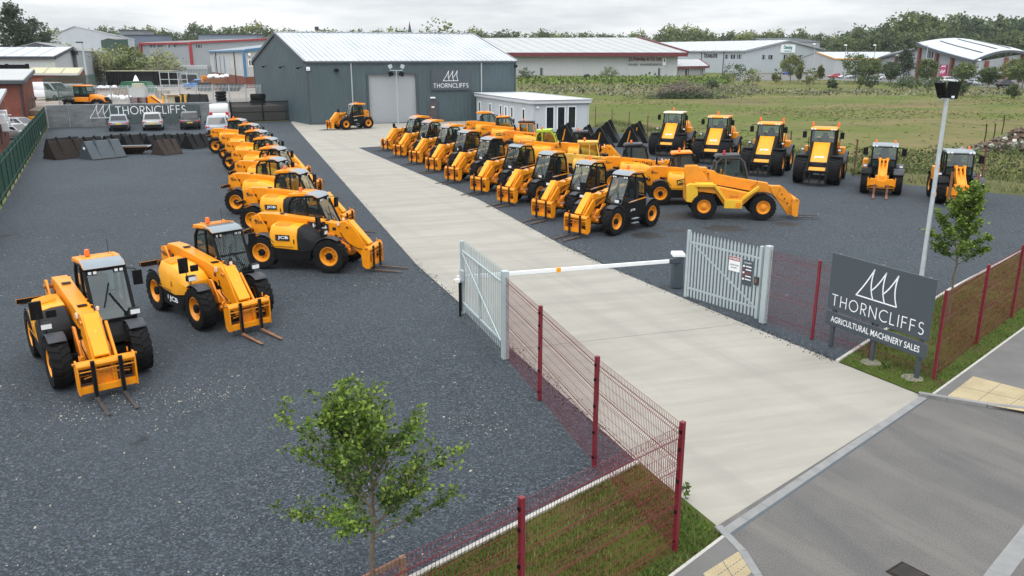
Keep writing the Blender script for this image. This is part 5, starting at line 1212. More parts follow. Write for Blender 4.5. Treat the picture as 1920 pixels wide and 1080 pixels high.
b = MB(); b.box((0,0,0), (wS,.12,zt_-zb_), ANTH); b.build('board', ts, .01, 0); hs_ = zt_-zb_
b = MB(); sails(b, wS*.39, (-wS*.20,-.062,hs_*-.05), (1,0,0), Z, LETT, .03); b.build('emblem', ts, smooth=0)
b = MB(); caps(b, 'THORNCLIFFS', hs_*.19, (-wS*.44,-.062,-hs_*.37), (1,0,0), Z, LETT, wS*.88, .11); b.build('lettering', ts, smooth=0)
# lighting column in front of the roller door
x = at(740, 229) + fn*2.2; top = zat(132, x)
t = thing('floodlight_post', 'slim pale post with four floodlights in front of the roller door', 'light post', (x.x, x.y, 0))
b = MB(); b.tube([(0,0,0),(0,0,top)], [.09,.06], GALW, 10); b.build('pole', t)
b = MB(); b.bar((-.75,0,top),(.75,0,top), .08, .08, GALW); b.build('bracket', t, smooth=0)
for sx in (-1, 1):
    b = MB(); b.box((sx*.62,-.15,top-.4), (.55,.35,.5), BLK, 0, sx*.3); b.tube([(sx*.62,0,top),(sx*.62,-.1,top-.2)], .04, BLK, 6); b.build('floodlight', t, .03)
    b = MB(); b.box((sx*.72,.15,top+.45), (.45,.1,.42), GALV, 0, sx*.35); b.tube([(sx*.62,0,top),(sx*.68,.1,top+.25)], .03, GALV, 6); b.build('floodlight', t, .03)
# ------------------------------------------------------------------ white site office
CABW = mat('office_panel', (.47,.50,.53), .5, var=.03); ROOFO = mat('office_roof', (.56,.575,.60), .45, var=.05, scale=.7)
N0, N1, N2 = at(1000,250.5), at(1102,247.5), at(895,227); ho = 2.95
t = thing('site_office', 'long white flat roofed site office with tall windows at the end', 'building')
b = MB(); k4 = N1 + (N2-N0); b.prism([(p.x,p.y) for p in (N0,N1,k4,N2)], .12, ho, CABW, 'z')
b.prism([(p.x,p.y) for p in (N0,N1,k4,N2)], -.02, .12, TRIM, 'z')
ed = (N2-N0).normalized(); en = Vector((-ed.y, ed.x, 0)); rd = (N1-N0).normalized(); rn = Vector((rd.y, -rd.x, 0))
for i in range(1, 6): x = N0.lerp(N2, i/6); b.box(x + en*.012 + Z*1.55, (.05,.03,2.8), GALV, math.atan2(ed.y, ed.x))
for p in (N0, N1, N2): b.box(p + Z*1.5, (.12,.12,2.9), CABW, .4)
b.build('wall', t, smooth=0)
b = MB(); ex = .28; cs = [N0+rn*ex+en*ex*.3-ed*ex*0, N1+rn*ex+rd*ex, k4+rd*ex+ed*ex, N2+ed*ex+en*ex]
cs = [N0 - ed*ex + en*ex, N1 - ed*ex - en*ex, k4 + ed*ex - en*ex, N2 + ed*ex + en*ex]
b.prism([(p.x,p.y) for p in cs], ho, ho+.42, ROOFO, 'z')
r_ = b.build('roof', t, .09)
b = MB()
for i in range(4):
    p, q = cs[i]+Z*(ho+.45), cs[(i+1) % 4]+Z*(ho+.45); b.bar(p, q, .16, .08, GALV if i in (1,2) else ROOFO)
b.build('roof_edge', r_, .02)
for px_, w_ in ((900,.55),(919.5,.55),(939.3,.55),(960.3,.55),(982,.58)): win(t, N2, N0, online(N2,N0,px_), 1.2, 2.35, w_*1.15, LETT, n=en, fw=.10)
x = online(N2,N0,949); dn = win(t, N2, N0, x, .2, 2.3, .95, LETT, 'door', n=en, fw=.12, gm=CABW); 
b = MB(); xx = N2.lerp(N0,x); b.box(xx+en*.06+Z*1.3, (.10,.03,1.9), BLK, math.atan2(ed.y,ed.x)); b.build('glazed_slot', dn, smooth=0)
for p0_, p1_ in ((1023.5,1038),(1044.5,1058.5),(1064.5,1078.5)):
    a_, c_ = online(N0,N1,p0_), online(N0,N1,p1_); win(t, N0, N1, (a_+c_)/2, .45, 2.68, (c_-a_)*(N1-N0).length, LETT, n=rn, fw=.09)
b = MB(); x = N0.lerp(N1, online(N0,N1,1007)); b.lathe([(0,-.08),(.12,-.04),(.14,.05),(.1,.1)], LETT, 10, tuple(x+rn*.16+Z*2.62), 'z'); b.box(x+rn*.06+Z*2.7, (.1,.12,.08), LETT, .3); b.build('camera', t)

# ------------------------------------------------------------------ board wall with banner, dark mesh gate
BOARD, n, bs, tcx = nodes_for('grey_wall_boards', .8, .25)
v = tcx.outputs['Object']
cx_ = ramp(n, noise(n, v, .8, 6, .6, (1,1,2.5)), [(.3, (.10,.11,.12)), (.55, (.17,.18,.185)), (.75, (.24,.25,.25))]); n.links.new(cx_, bs.inputs['Base Color'])
w0, w1 = at(92,240), at(433,231); wd_ = (w1-w0).normalized(); wn = Vector((wd_.y, -wd_.x, 0)); wL = (w1-w0).length; wh = 2.45
t = thing('board_wall', 'long grey board wall with white sails emblem and lettering behind parked cars', 'wall')
k = 9
for i in range(k):
    p, q = w0.lerp(w1, i/k), w0.lerp(w1, (i+1)/k)
    b = MB()
    for j in range(3): b.bar(p+wd_*.03+Z*(wh*(j+.5)/3), q-wd_*.03+Z*(wh*(j+.5)/3), .10, wh/3-.012, BOARD)
    b.build('board', t, .008, 0)
for i in range(k+1):
    b = MB(); x = w0.lerp(w1, i/k); b.box(x + wn*-.06 + Z*wh/2, (.12,.1,wh), GALV, math.atan2(wd_.y,wd_.x)); b.build('post', t, smooth=0)
b = MB(); b.bar(w0+Z*(wh+.03), w1+Z*(wh+.03), .14, .05, GALV); b.build('capping', t, smooth=0)
BANN = mat('banner_green_grey', (.055,.075,.075), .7, var=.12)
p, q = w0.lerp(w1, .30), w0.lerp(w1, .83)
b = MB(); b.bar(p+wn*.065+Z*1.22, q+wn*.065+Z*1.22, .02, 2.1, BANN); bn = b.build('banner', t, smooth=0)
x = w0.lerp(w1, online(w0,w1,171)); b = MB(); x1_ = w0.lerp(w1, online(w0,w1,214)); wE = (x1_-x).length; sails(b, wE, x+wn*.078+Z*(.98), wd_, Z, LETT, .022); b.build('emblem', t, smooth=0); b = MB()
x = w0.lerp(w1, online(w0,w1,221)); x1_ = w0.lerp(w1, online(w0,w1,351)); caps(b, 'THORNCLIFFS', .85, x+wn*.078+Z*(1.33), wd_, Z, LETT, (x1_-x).length, .10); b.build('lettering', t, smooth=0)
MESHD = bpy.data.materials.new('dark_mesh_infill'); MESHD.use_nodes = True; n = MESHD.node_tree; n.nodes.clear()
o_ = n.nodes.new('ShaderNodeOutputMaterial'); a_ = n.nodes.new('ShaderNodeBsdfDiffuse'); a_.inputs[0].default_value = (.05,.055,.06,1); c_ = n.nodes.new('ShaderNodeBsdfTransparent'); m_ = n.nodes.new('ShaderNodeMixShader'); m_.inputs[0].default_value = .45
n.links.new(a_.outputs[0], m_.inputs[1]); n.links.new(c_.outputs[0], m_.inputs[2]); n.links.new(m_.outputs[0], o_.inputs[0])
g0, g1_ = w1 + wd_*.15, at(551,226); gd = (g1_-g0).normalized(); gL = (g1_-g0).length
t = thing('mesh_gate', 'wide dark steel mesh gate between the board wall and the grey shed', 'gate')
for s in (0, 1):
    p, q = g0.lerp(g1_, .5*s+.005), g0.lerp(g1_, .5*s+.495); b = MB()
    for z in (.12, 1.2, 2.42): b.bar(p+Z*z, q+Z*z, .06, .07, BLK)
    for x in (p, q): b.box(x+Z*1.27, (.07,.07,2.37), BLK, math.atan2(gd.y,gd.x))
    lf = b.build('gate_leaf', t, smooth=0); b = MB(); b.bar(p+Z*1.27, q+Z*1.27, .006, 2.3, MESHD); b.build('mesh_infill', lf, smooth=0)
for x in (g0, g1_):
    b = MB(); b.box(x+gd*(.06 if x is g1_ else -.06)+Z*1.3, (.12,.12,2.6), BLK, math.atan2(gd.y,gd.x)); b.build('post', t, smooth=0)

# ------------------------------------------------------------------ other sheds and works
def shed(name, label, p, q, v, eave, ridge, wm, rm, trim=None, z0=0.0, along=True, base=None, over=.25, ribm=None, pitch=2.0, cat='building', prof=.8):
    t = thing(name, label, cat); d = (q-p).normalized(); n_ = Vector((d.y, -d.x, 0)); vn = Vector((v.y, -v.x, 0)).normalized()*-1
    b = MB(); p, q = Vector((p.x,p.y,0)), Vector((q.x,q.y,0)); zb = z0
    gz = lambda f: eave + (ridge-eave)*(1-abs(2*f-1))
    fz, sz = (eave, gz) if along else (gz, eave)
    profiled(b, p, q, z0, fz, wm, n_, prof); profiled(b, q, q+v, z0, sz, wm, -vn, prof); profiled(b, q+v, p+v, z0, fz, wm, -n_, prof); profiled(b, p+v, p, z0, sz, wm, vn, prof)
    b.build('wall', t, smooth=0)
    b = MB(); o1, o2 = d*over, v.normalized()*over
    if along: e0, e1, r0, r1, k0, k1 = p-o1-o2+Z*eave, q+o1-o2+Z*eave, p+v/2-o1+Z*ridge, q+v/2+o1+Z*ridge, p+v-o1+o2+Z*eave, q+v+o1+o2+Z*eave
    else: e0, e1, r0, r1, k0, k1 = p+v-o1+o2+Z*eave, p-o1-o2+Z*eave, (p+q)/2+v+o2+Z*ridge, (p+q)/2-o2+Z*ridge, q+v+o1+o2+Z*eave, q+o1-o2+Z*eave
    slab(b, e0, e1, r1, r0, .15, rm); slab(b, k0, k1, r1, r0, .15, rm)
    ribs(b, e0, e1, r1, r0, ribm or rm, pitch, .17, .1); ribs(b, k0, k1, r1, r0, ribm or rm, pitch, .17, .1); b.build('roof', t, smooth=0)
    if trim:
        b = MB(); w_, h_ = trim[1], trim[2]
        for a, c in (((e0,e1),) if along else ((e1,r1),(k1,r1),(e0,e1))): b.bar(a+Z*(-h_/2+.1), c+Z*(-h_/2+.1), w_, h_, trim[0])
        if along: b.bar(e1, r1, w_, h_, trim[0]); b.bar(e0, r0, w_, h_, trim[0])
        b.build('trim', t, smooth=0)
    return t, p, q, d, n_
PALE = mat('pale_cladding', (.40,.42,.43), .6, var=.05, scale=.2); MIDG = mat('mid_grey_cladding', (.30,.325,.345), .6, var=.05, scale=.2); LGRY = mat('light_blue_grey_cladding', (.40,.44,.48), .6, var=.05, scale=.2)
BRICK, n, bs, tcx = nodes_for('red_brick', .9, .2)
bt = n.nodes.new('ShaderNodeTexBrick'); bt.inputs['Scale'].default_value = 4.2; bt.inputs['Color1'].default_value = (.20,.055,.035,1); bt.inputs['Color2'].default_value = (.13,.038,.028,1); bt.inputs['Mortar'].default_value = (.24,.19,.16,1); bt.inputs['Mortar Size'].default_value = .012
mpx = n.nodes.new('ShaderNodeMapping'); mpx.inputs['Rotation'].default_value = (R(90),0,0); n.links.new(tcx.outputs['Object'], mpx.inputs[0]); n.links.new(mpx.outputs[0], bt.inputs['Vector'])
n.links.new(mixc(n, .6, bt.outputs['Color'], ramp(n, noise(n, tcx.outputs['Object'], .9, 5), [(.3, (.13,.045,.032)), (.7, (.26,.085,.055))])), bs.inputs['Base Color'])
# food warehouse with maroon fascia
p, q = at(640,140.5), at(1269,142.5)
t, p, q, d, n_ = shed('warehouse', 'long pale warehouse with maroon fascia and a sign about food ingredients', p, q, Vector((-26,84,0)), zat(99, q), zat(71, q+Vector((-13,42,0))), PALE, ROOFG, (MAR, .6, 1.5), over=2.6, pitch=5, prof=2.5)
ez = zat(105, q)
for px_ in (1007.5, 1097.5, 1174.5, 1248): x = p.lerp(q, online(p,q,px_)); b = MB(); b.box(x+n_*.15+Z*ez/2, (.25,.2,ez), GALV, math.atan2(d.y,d.x)); b.build('downpipe', t, smooth=0)
for z in range(1, 9): pass
for px_ in (1016, 1237): win(t, p, q, online(p,q,px_), .1, 3.0, 1.5, TRIM, 'door', n=n_, gm=TRIM, pane=False)
x = p.lerp(q, online(p,q,1208.5)); wS = ((online(p,q,1239.5)-online(p,q,1177.5))*(q-p).length); dd_ = d
b = MB(); lettering(b, 'J.L.Priestley & Co. Ltd.', 1.75, x+n_*.2+Z*zat(111.5,x), d, Z, MAR, 1, .06, wS, .02); lettering(b, 'FOOD  INGREDIENTS', .75, x+n_*.2+Z*zat(121,x), d, Z, BKLET, 1.2, .03, wS, .02); b.build('lettering', t, smooth=0)
x = p.lerp(q, online(p,q,1244.5)); b = MB(); zc = zat(115,x); b.box(x+n_*.15+Z*zc, (1.3,.1,2.9), LETT, math.atan2(d.y,d.x)); b.box(x+n_*.21+Z*(zc+.4), (.5,.04,1.2), GUARD, math.atan2(d.y,d.x), 0); b.build('emblem', t, smooth=0)
a0, a1 = at(1270,141.5), at(1322,140)
t, p2, q2, d, n_ = shed('entrance_block', 'low entrance block with maroon fascia at the right end of the pale warehouse', a0, a1, Vector((-2,26,0)), zat(124,a1), zat(112,a1), PALE, ROOFG, (MAR, .5, .9), over=1.8, pitch=3, prof=2)
for px_, w_ in ((1287.5,2.6),(1315,1.6)): win(t, p2, q2, online(p2,q2,px_), .1, 2.6, w_, MAR, 'door', n=n_, pane=False)
# grey works with gable and the company names
p, q = at(1394,137.5), at(1549,136)
t, p, q, d, n_ = shed('warehouse', 'grey gabled warehouse with white name sign above its tall entrance', p, q, Vector((-52,70,0)), zat(95,p), zat(75.5,(p+q)/2), LGRY, ROOFW, (MIDG, .5, .6), along=False, over=.6, pitch=6, prof=1.5, ribm=MIDG)
for a_, c_ in ((1425,1433.5),(1437,1447),(1482.5,1491.5),(1495,1503.5),(1524.5,1532.5),(1536,1544.5)): win(t, p, q, (online(p,q,a_)+online(p,q,c_))/2, zat(111,p), zat(103.5,p), (c_-a_)*.22, GUARD, n=n_, mull=1, pane=False, fw=.15)
win(t, p, q, online(p,q,1470), .1, zat(103,p), 2.0, GUARD, 'entrance', n=n_, mull=1, fw=.2); win(t, p, q, online(p,q,1513.5), .1, 2.6, 1.1, GUARD, 'door', n=n_, pane=False)
x = p.lerp(q, online(p,q,1472.5)); b = MB(); zc = zat(91,x); b.box(x+n_*.25+Z*zc, (8.6,.2,3.7), LETT, math.atan2(d.y,d.x)); sg = b.build('name_board', t, smooth=0)
b = MB(); lettering(b, 'Dancing', 2.0, x+n_*.36+Z*(zc+.35), d, Z, mat('teal_lettering', (.01,.22,.22), .5), .9, .05, 5.0, .02); b.bar(x-d*2.2+n_*.37+Z*(zc-1.15), x+d*2.2+n_*.37+Z*(zc-1.15), .02, .35, M['teal_lettering']); b.build('lettering', sg, smooth=0)
v_ = Vector((-52,70,0)); vn = Vector((v_.y,-v_.x,0)).normalized()*-1; L0_, L1_ = p+v_, p
for a_, c_ in ((1358,1363),(1368.5,1376),(1380,1387.5)): win(t, L0_, L1_, (online(L0_,L1_,a_)+online(L0_,L1_,c_))/2, zat(110,p), zat(102.5,p), (c_-a_)*.33, GUARD, n=vn, mull=1, pane=False, fw=.15)
x = L0_.lerp(L1_, online(L0_,L1_,1331)); b = MB(); lettering(b, 'STARLITE', 1.7, x+vn*.2+Z*zat(104.5,x), (L1_-L0_), Z, BKLET, 1, .05, 8.0, .02); x2 = L0_.lerp(L1_, online(L0_,L1_,1320)); b.box(x2+vn*.15+Z*(zat(101.5,x2)), (1.6,.1,.5), GUARD, .4, .5); b.build('lettering', t, smooth=0)
for px_ in (1314, 1355): x = L0_.lerp(L1_, online(L0_,L1_,px_)); b = MB(); b.box(x+vn*.15+Z*zat(95,p)/2, (.25,.25,zat(95,p)), GUARD, .4); b.build('downpipe', t, smooth=0)
pp = spot(1475,400); shed('warehouse', 'dark roofed warehouse showing just above the grey gabled one', spot(1440,450), spot(1532,450), Vector((-10,40,0)), zat(79,spot(1500,450)), zat(72,spot(1500,470)), MIDG, TRIM)
shed('warehouse', 'low white warehouse with a yellow roof line below the woodland', spot(1562,330), spot(1700,330), Vector((0,40,0)), zat(110,spot(1600,330)), zat(98,spot(1600,350)), PALE, ROOFW, (YBR,.3,.4))
# retail hall with red brick piers and a sweeping pale roof
P0, P1, P2 = at(1716,150), at(1826,157), at(1912,153)
t = thing('retail_hall', 'grey retail hall with red brick piers and sweeping white roof', 'building')
za, zb_, zc = zat(80,P0), zat(114,P1), zat(99,P2); bk_ = spot(1835,320); zr = zat(80,bk_)
b = MB(); f1 = (P1-P0).normalized(); n1 = Vector((f1.y,-f1.x,0)); f2 = (P2-P1).normalized(); n2 = Vector((f2.y,-f2.x,0))
profiled(b, P0, P1, 0, lambda f: za+(zb_-za)*(f**.8)-.3, MIDG, n1, 1.6); profiled(b, P1, P2, 0, lambda f: zb_+(zc-zb_)*f-.3, MIDG, n2, 1.6); b.build('wall', t, smooth=0)
b = MB(); k = 10; rows = []
T0 = spot(1719, 300)
for i in range(k+1):
    f = i/k; A_ = P0.lerp(P1, f) + n1*1.2; B_ = T0.lerp(bk_, f) if False else Vector((P0.lerp(P1,f).x*0,0,0))
    A_.z = za+(zb_-za)*(f**.8); Ck = P2.lerp(bk_, 1-f) + n2*.8; Ck.z = zc + (zr-zc)*(1-f)**.7
    rows.append([A_.lerp(Ck, g/8) + Z*(1.6*math.sin(math.pi*g/8)) for g in range(9)])
b.add([v for r_ in rows for v in r_], [(i*9+g, i*9+g+1, (i+1)*9+g+1, (i+1)*9+g) for i in range(k) for g in range(8)], ROOFW)
ro = b.build('roof', t, smooth=60); ro.modifiers.new('thickness', 'SOLIDIFY').thickness = .5
for g in (2,4,6):
    b = MB()
    for i in range(1,k-1): b.bar(rows[i][g]+Z*.12, rows[i+1][g]+Z*.12, .5, .15, GUARD)
    b.build('roof_light', ro, smooth=0)
b = MB()
for i in range(k): b.bar(rows[i][0]-Z*.2, rows[i+1][0]-Z*.2, .5, .9, TRIM)
for g in range(8): b.bar(rows[k][g]-Z*.2, rows[k][g+1]-Z*.2, .5, .7, TRIM)
b.build('trim', t, smooth=0)
for p, q, px_, nn in ((P0,P1,1720,n1),(P0,P1,1752.5,n1),(P0,P1,1782,n1),(P1,P2,1842,n2),(P1,P2,1878,n2),(P1,P2,1908,n2)):
    f = online(p,q,px_); x = p.lerp(q,f); h_ = (za+(zb_-za)*(max(0,f)**.8) if nn is n1 else zb_+(zc-zb_)*f)-.4; b = MB(); b.box(x+nn*.3+Z*h_/2, (1.3,1.0,h_), BRICK, math.atan2(nn.y,nn.x)+1.57); b.build('brick_pier', t, smooth=0)
win(t, P0, P1, online(P0,P1,1738), zat(108,P0), zat(96,P0), 3.6, TRIM, n=n1, mull=3, fw=.15)
x = P0.lerp(P1, online(P0,P1,1767)); b = MB(); z0_, z1_ = zat(143,x), zat(121,x); fr_ = math.atan2(f1.y,f1.x)
b.box(x+n1*.3+Z*(z0_+z1_)/2, (4.2,.2,z1_-z0_), mat('magenta_board', (.55,.03,.16), .5), fr_)
for i in range(4): b.box(x+n1*.42+f1*(-1.2+.8*i)+Z*(z0_+(z1_-z0_)*(.35+.1*(i % 2))), (.5,.04,.9), LETT, fr_, .3*i)
b.box(x+n1*.42+Z*(z1_-.5), (3.4,.04,.3), LETT, fr_); b.build('shop_board', t, smooth=0)
a0, a1 = at(1642,143), at(1716,149)
t = thing('retail_wing', 'low grey wing with brick piers and slanting roof left of the retail hall', 'building')
f1 = (a1-a0).normalized(); n1 = Vector((f1.y,-f1.x,0)); zA, zB = zat(113,a0), zat(94,a1); b = MB(); profiled(b, a0, a1, 0, lambda f: zA+(zB-zA)*f, MIDG, n1, 1.6); b.build('wall', t, smooth=0)
b = MB(); bk2 = Vector((14,40,0)); slab(b, a0-f1*2+n1*1+Z*zA, a1+n1*1+Z*zB, a1+bk2+Z*zB, a0-f1*2+bk2+Z*zA, .6, TRIM); b.build('roof', t, smooth=0)
for px_ in (1647.5, 1678): x = a0.lerp(a1, online(a0,a1,px_)); h_ = zA+(zB-zA)*online(a0,a1,px_)-.2; b = MB(); b.box(x+n1*.3+Z*h_/2, (1.3,1,h_), BRICK, math.atan2(f1.y,f1.x)); b.build('brick_pier', t, smooth=0)
win(t, a0, a1, .35, .5, 2.4, 6, TRIM, n=n1, mull=3, fw=.15)
# ------------------------------------------------------------------ works on the higher ground to the left
CREAM = mat('cream_cladding', (.46,.47,.46), .6, var=.05, scale=.2); OCHRE = mat('ochre_roof', (.42,.40,.26), .7, var=.08); SKYB = mat('sky_blue_trim', (.05,.17,.32), .5)
p, q = at(398,151,PZ), at(464,165,PZ); v_ = Vector((13,8,0)); v_ = Vector((22,26,0))
t, p, q, d, n_ = shed('works_unit', 'cream works unit with blue corner trims and brick base, left of the shed', p, q, v_, zat(95,q), zat(79,q+Vector((11,13,0))), CREAM, ROOFW, None, PZ, over=.3, pitch=2)
vn = Vector((v_.y,-v_.x,0)).normalized()
b = MB(); bz = zat(144,q); b.bar(p+n_*.06+Z*(PZ+bz)/2, q+n_*.06+Z*(PZ+bz)/2, .12, bz-PZ, BRICK); b.bar(q+vn*.06+Z*(PZ+bz)/2, q+v_+vn*.06+Z*(PZ+bz)/2, .12, bz-PZ, BRICK); b.build('brick_base', t, smooth=0)
ez = zat(95,q); b = MB(); b.box(q+n_*.15+Z*(PZ+(ez-PZ)*.5+1), (.5,.5,ez-PZ-2.), SKYB, math.atan2(d.y,d.x)); b.bar(q+vn*.2+Z*ez, q+v_/2+vn*.2+Z*zat(79,q+Vector((11,13,0))), .3, .5, SKYB); b.bar(p+n_*.3+Z*ez, q+n_*.3+Z*ez, .3, .35, SKYB); b.build('trim', t, smooth=0)
for px_ in (408,418,426): win(t, p, q, online(p,q,px_), PZ+.2, zat(106,q), 1.1, BLUEP, 'door', n=n_, gm=BLUEP, pane=False)
for px_ in (433.5,440,446.5,456): win(t, p, q, online(p,q,px_), zat(129,q), zat(115,q), .45, LETT, n=n_, pane=False)
for px_ in (412,447): x = p.lerp(q, online(p,q,px_)); b = MB(); b.tube([x+n_*.2+Z*PZ, x+n_*.2+Z*ez], .1, GUARD, 6); b.build('downpipe', t)
win(t, q, q+v_, online(q,q+v_,477), zat(124,q), zat(112,q), 1.3, LETT, n=vn, fw=.2)
b = MB(); x = q.lerp(q+v_, online(q,q+v_,473)); b.box(x+vn*.2+Z*zat(102,q), (.5,.3,.5), LETT, .5); b.build('wall_lamp', t, .03)
p, q = at(272,108,PZ), at(364,109,PZ)
p, q = spot(272,250,PZ), spot(364,238,PZ)
t, p, q, d, n_ = shed('works_unit', 'grey works unit with red trims beyond the flowering bushes', p, q, Vector((32,36,0)), zat(80,q), zat(71,q), MIDG, ROOFG, (RED,.4,.5), PZ, over=.3, pitch=3)
ez = zat(80,q); v_ = Vector((32,36,0)); vn = Vector((v_.y,-v_.x,0)).normalized()
b = MB()
for x in (p, q): b.box(x+n_*.2+Z*(PZ+ez)/2, (.9,.5,ez-PZ), RED, math.atan2(d.y,d.x))
b.build('corner_trim', t, smooth=0)
for px_ in (291,297.5,306,311,325,336): win(t, p, q, online(p,q,px_), zat(88,q), zat(83.5,q), .9, TRIM, n=n_, pane=False)
win(t, q, q+v_, online(q,q+v_,380), zat(89,q), zat(84,q), 1.6, TRIM, n=vn, pane=False)
p, q = spot(92,270,PZ), spot(228,225,PZ)
t, p, q, d, n_ = shed('works_unit', 'large pale grey gabled works behind the bushes at the left', p, q, Vector((-22,60,0)), zat(67,q), zat(50,(p+q)/2), LGRY, ROOFW, None, PZ, along=False, over=.4, pitch=4, prof=1.5)
b = MB(); x = p.lerp(q, .78); b.bar(p.lerp(q,.52)+n_*1.5+Z*(PZ+2.5), x+n_*1.5+Z*(PZ+2.5), 3, 5, PALE); b.build('office', t, smooth=0); win(t, p+n_*3.05, q+n_*3.05, .68, PZ+2.4, PZ+4.6, 2.6, LETT, n=n_, mull=2, fw=.2)
a0, a1 = spot(229,215,PZ), spot(249,210,PZ); shed('store', 'small dark green store with pale roof beside the gabled works', a0, a1, Vector((-9,10,0)), zat(74,a1), zat(70,a1), GREEND, ROOFG, None, PZ)
b0 = spot(262,230,PZ); b = MB(); b.box((0,0,1.3), (5.5,2.4,2.6), BLUEP)
for i in range(12): b.box((-2.5+.45*i,-1.22,1.3), (.12,.05,2.4), BLUEP)
o = b.build('shipping_container', smooth=0, loc=(b0.x,b0.y,zat(92,b0)-.1-PZ), rz=.2); o.location.z = PZ; tag(o, 'blue shipping container half hidden behind the flowering bushes', 'container')
# left edge: sheds and brick buildings
p, q = spot(-70,150,PZ), spot(111,146,PZ)
t, p, q, d, n_ = shed('works_unit', 'grey shed with white roof at the left edge of the photo', p, q, Vector((-9,30,0)), zat(107,q), zat(88,q), PALE, ROOFW, (GUARD,.3,.5), PZ, over=.3, pitch=3)
p, q = spot(20,176,PZ), spot(152,160,PZ)
t, p, q, d, n_ = shed('works_unit', 'tall grey shed with dark edge trim behind the white roofed shed', p, q, Vector((-14,40,0)), zat(96,q), zat(80,q), MIDG, ROOFG, (GUARD,.5,.8), PZ, along=False, over=.4, pitch=3)
p, q = spot(60,140,PZ), spot(150,138,PZ)
t, p, q, d, n_ = shed('brick_store', 'low red brick store with ochre roof and cream eaves', p, q, Vector((-2,7,0)), zat(139,q), zat(129,q), BRICK, OCHRE, (CREAM,.2,.3), PZ, over=.3, pitch=3, prof=6)
c0_, c1_, c2_ = spot(-80,92), spot(54,93), spot(72,103)
t = thing('brick_building', 'red brick building with pale flat roof and grey downpipe at the left', 'building')
hb = zat(153,c1_); b = MB(); k4 = c0_ + (c2_-c1_); b.prism([(v.x,v.y) for v in (c0_,c1_,c2_,k4)], 0, hb, BRICK, 'z'); b.build('wall', t, smooth=0)
f1 = (c1_-c0_).normalized(); n1 = Vector((f1.y,-f1.x,0)); f2 = (c2_-c1_).normalized(); n2 = Vector((f2.y,-f2.x,0))
b = MB(); slab(b, c0_+n1*.5+Z*(hb), c1_+n1*.5+n2*.4+Z*(hb), c2_+n2*.4+Z*(hb+1.0), k4+Z*(hb+1.0), .22, ROOFG); r_ = b.build('roof', t, smooth=0)
b = MB(); b.bar(c0_+n1*.52+Z*(hb-.05), c1_+n1*.52+n2*.42+Z*(hb-.05), .12, .36, TRIM); b.bar(c1_+n1*.5+n2*.42+Z*(hb-.05), c2_+n2*.42+Z*(hb+.95), .12, .36, TRIM); b.build('fascia', r_, smooth=0)
x = c1_ + n1*.2 - f1*.2; b = MB(); b.tube([x, x+Z*hb], .1, GUARD, 8); b.build('downpipe', t)
for f in (.35,.72): win(t, c1_, c2_, f, 1.3, 3.0, 1.0, TRIM, n=n2, pane=False)
c0_, c1_, c2_ = Vector((-52,60,0)), spot(4,63), spot(19,78)
t = thing('brick_building', 'red brick building with white air conditioning boxes at the left edge', 'building')
hb = 4.05; k4 = c0_ + (c2_-c1_); b = MB(); b.prism([(v.x,v.y) for v in (c0_,c1_,c2_,k4)], 0, hb, BRICK, 'z'); b.build('wall', t, smooth=0)
f2 = (c2_-c1_).normalized(); n2 = Vector((f2.y,-f2.x,0))
b = MB(); slab(b, c0_+Z*hb-f2*.4, c1_+n2*.4-f2*.4+Z*hb, c2_+n2*.4+f2*.4+Z*(hb+.5), k4+f2*.4+Z*(hb+.5), .25, ROOFG); b.build('roof', t, smooth=0)
for f, z in ((.2,1.6),(.62,1.6)): win(t, c1_, c2_, f, .9, 2.3, 1.1, TRIM, n=n2, pane=False)
for f, z in ((.12,3.0),(.34,3.1),(.50,2.35),(.30,2.2)):
    x = c1_.lerp(c2_, f)+n2*.35; b = MB(); b.box(x+Z*z, (.5,1.0,.75), LETT, math.atan2(f2.y,f2.x)+1.57); b.lathe([(0,.0),(.28,.0),(.3,-.02)], GUARD, 12, tuple(x+n2*.26+Z*z), 'z'); b.build('air_conditioner', t, .03)
x0, x1 = spot(-10,106), spot(70,108)
t = thing('black_screen', 'tall black boarded screen behind the red brick building', 'screen'); zt_ = zat(121,x1)
b = MB(); b.bar(x0+Z*zt_*.5, x1+Z*zt_*.5, .2, zt_, BLK); b.build('board', t, smooth=0)
for f in (.1,.5,.97): x = x0.lerp(x1,f); b = MB(); b.box(x+Z*(zt_+.1)/2-Vector((0,.15,0)), (.3,.3,zt_+.1), BLK); b.build('post', t, smooth=0)
# ------------------------------------------------------------------ fences round the yard
t = thing('palisade_fence', 'dark green palisade fence along the left side of the yard', 'fence')
F0 = GF0 - GFd*14; FL_ = (GF1 - F0).length; nb = max(1, int(FL_/2.75))
for i in range(nb):
    p, q = F0.lerp(GF1, i/nb), F0.lerp(GF1, (i+1)/nb)
    palisade(t, p, q, 2.4, GREEND, step=.145, side=1, w=.075)
    b = MB(); b.box(p + Z*1.2, (.10,.06,2.4), GREEND, math.atan2(GFd.y,GFd.x)); b.build('post', t, smooth=0)
q0_, q1_ = GF1 + Vector((-.3,1.0,0)), Vector((-54.5,110,0))
t = thing('palisade_fence', 'dark green palisade fence continuing beyond the board wall on the higher ground', 'fence'); q0_.z = q1_.z = PZ-.4
for i in range(4): palisade(t, q0_.lerp(q1_,i/4), q0_.lerp(q1_,(i+1)/4), 2.4+PZ, GREEND, step=.145, z0=PZ-.3, side=1, w=.075)
p, q = spot(112,106,PZ), spot(492,112,PZ); p.z = q.z = 0
t = thing('palisade_fence', 'galvanised palisade fence across the higher yard behind the board wall', 'fence')
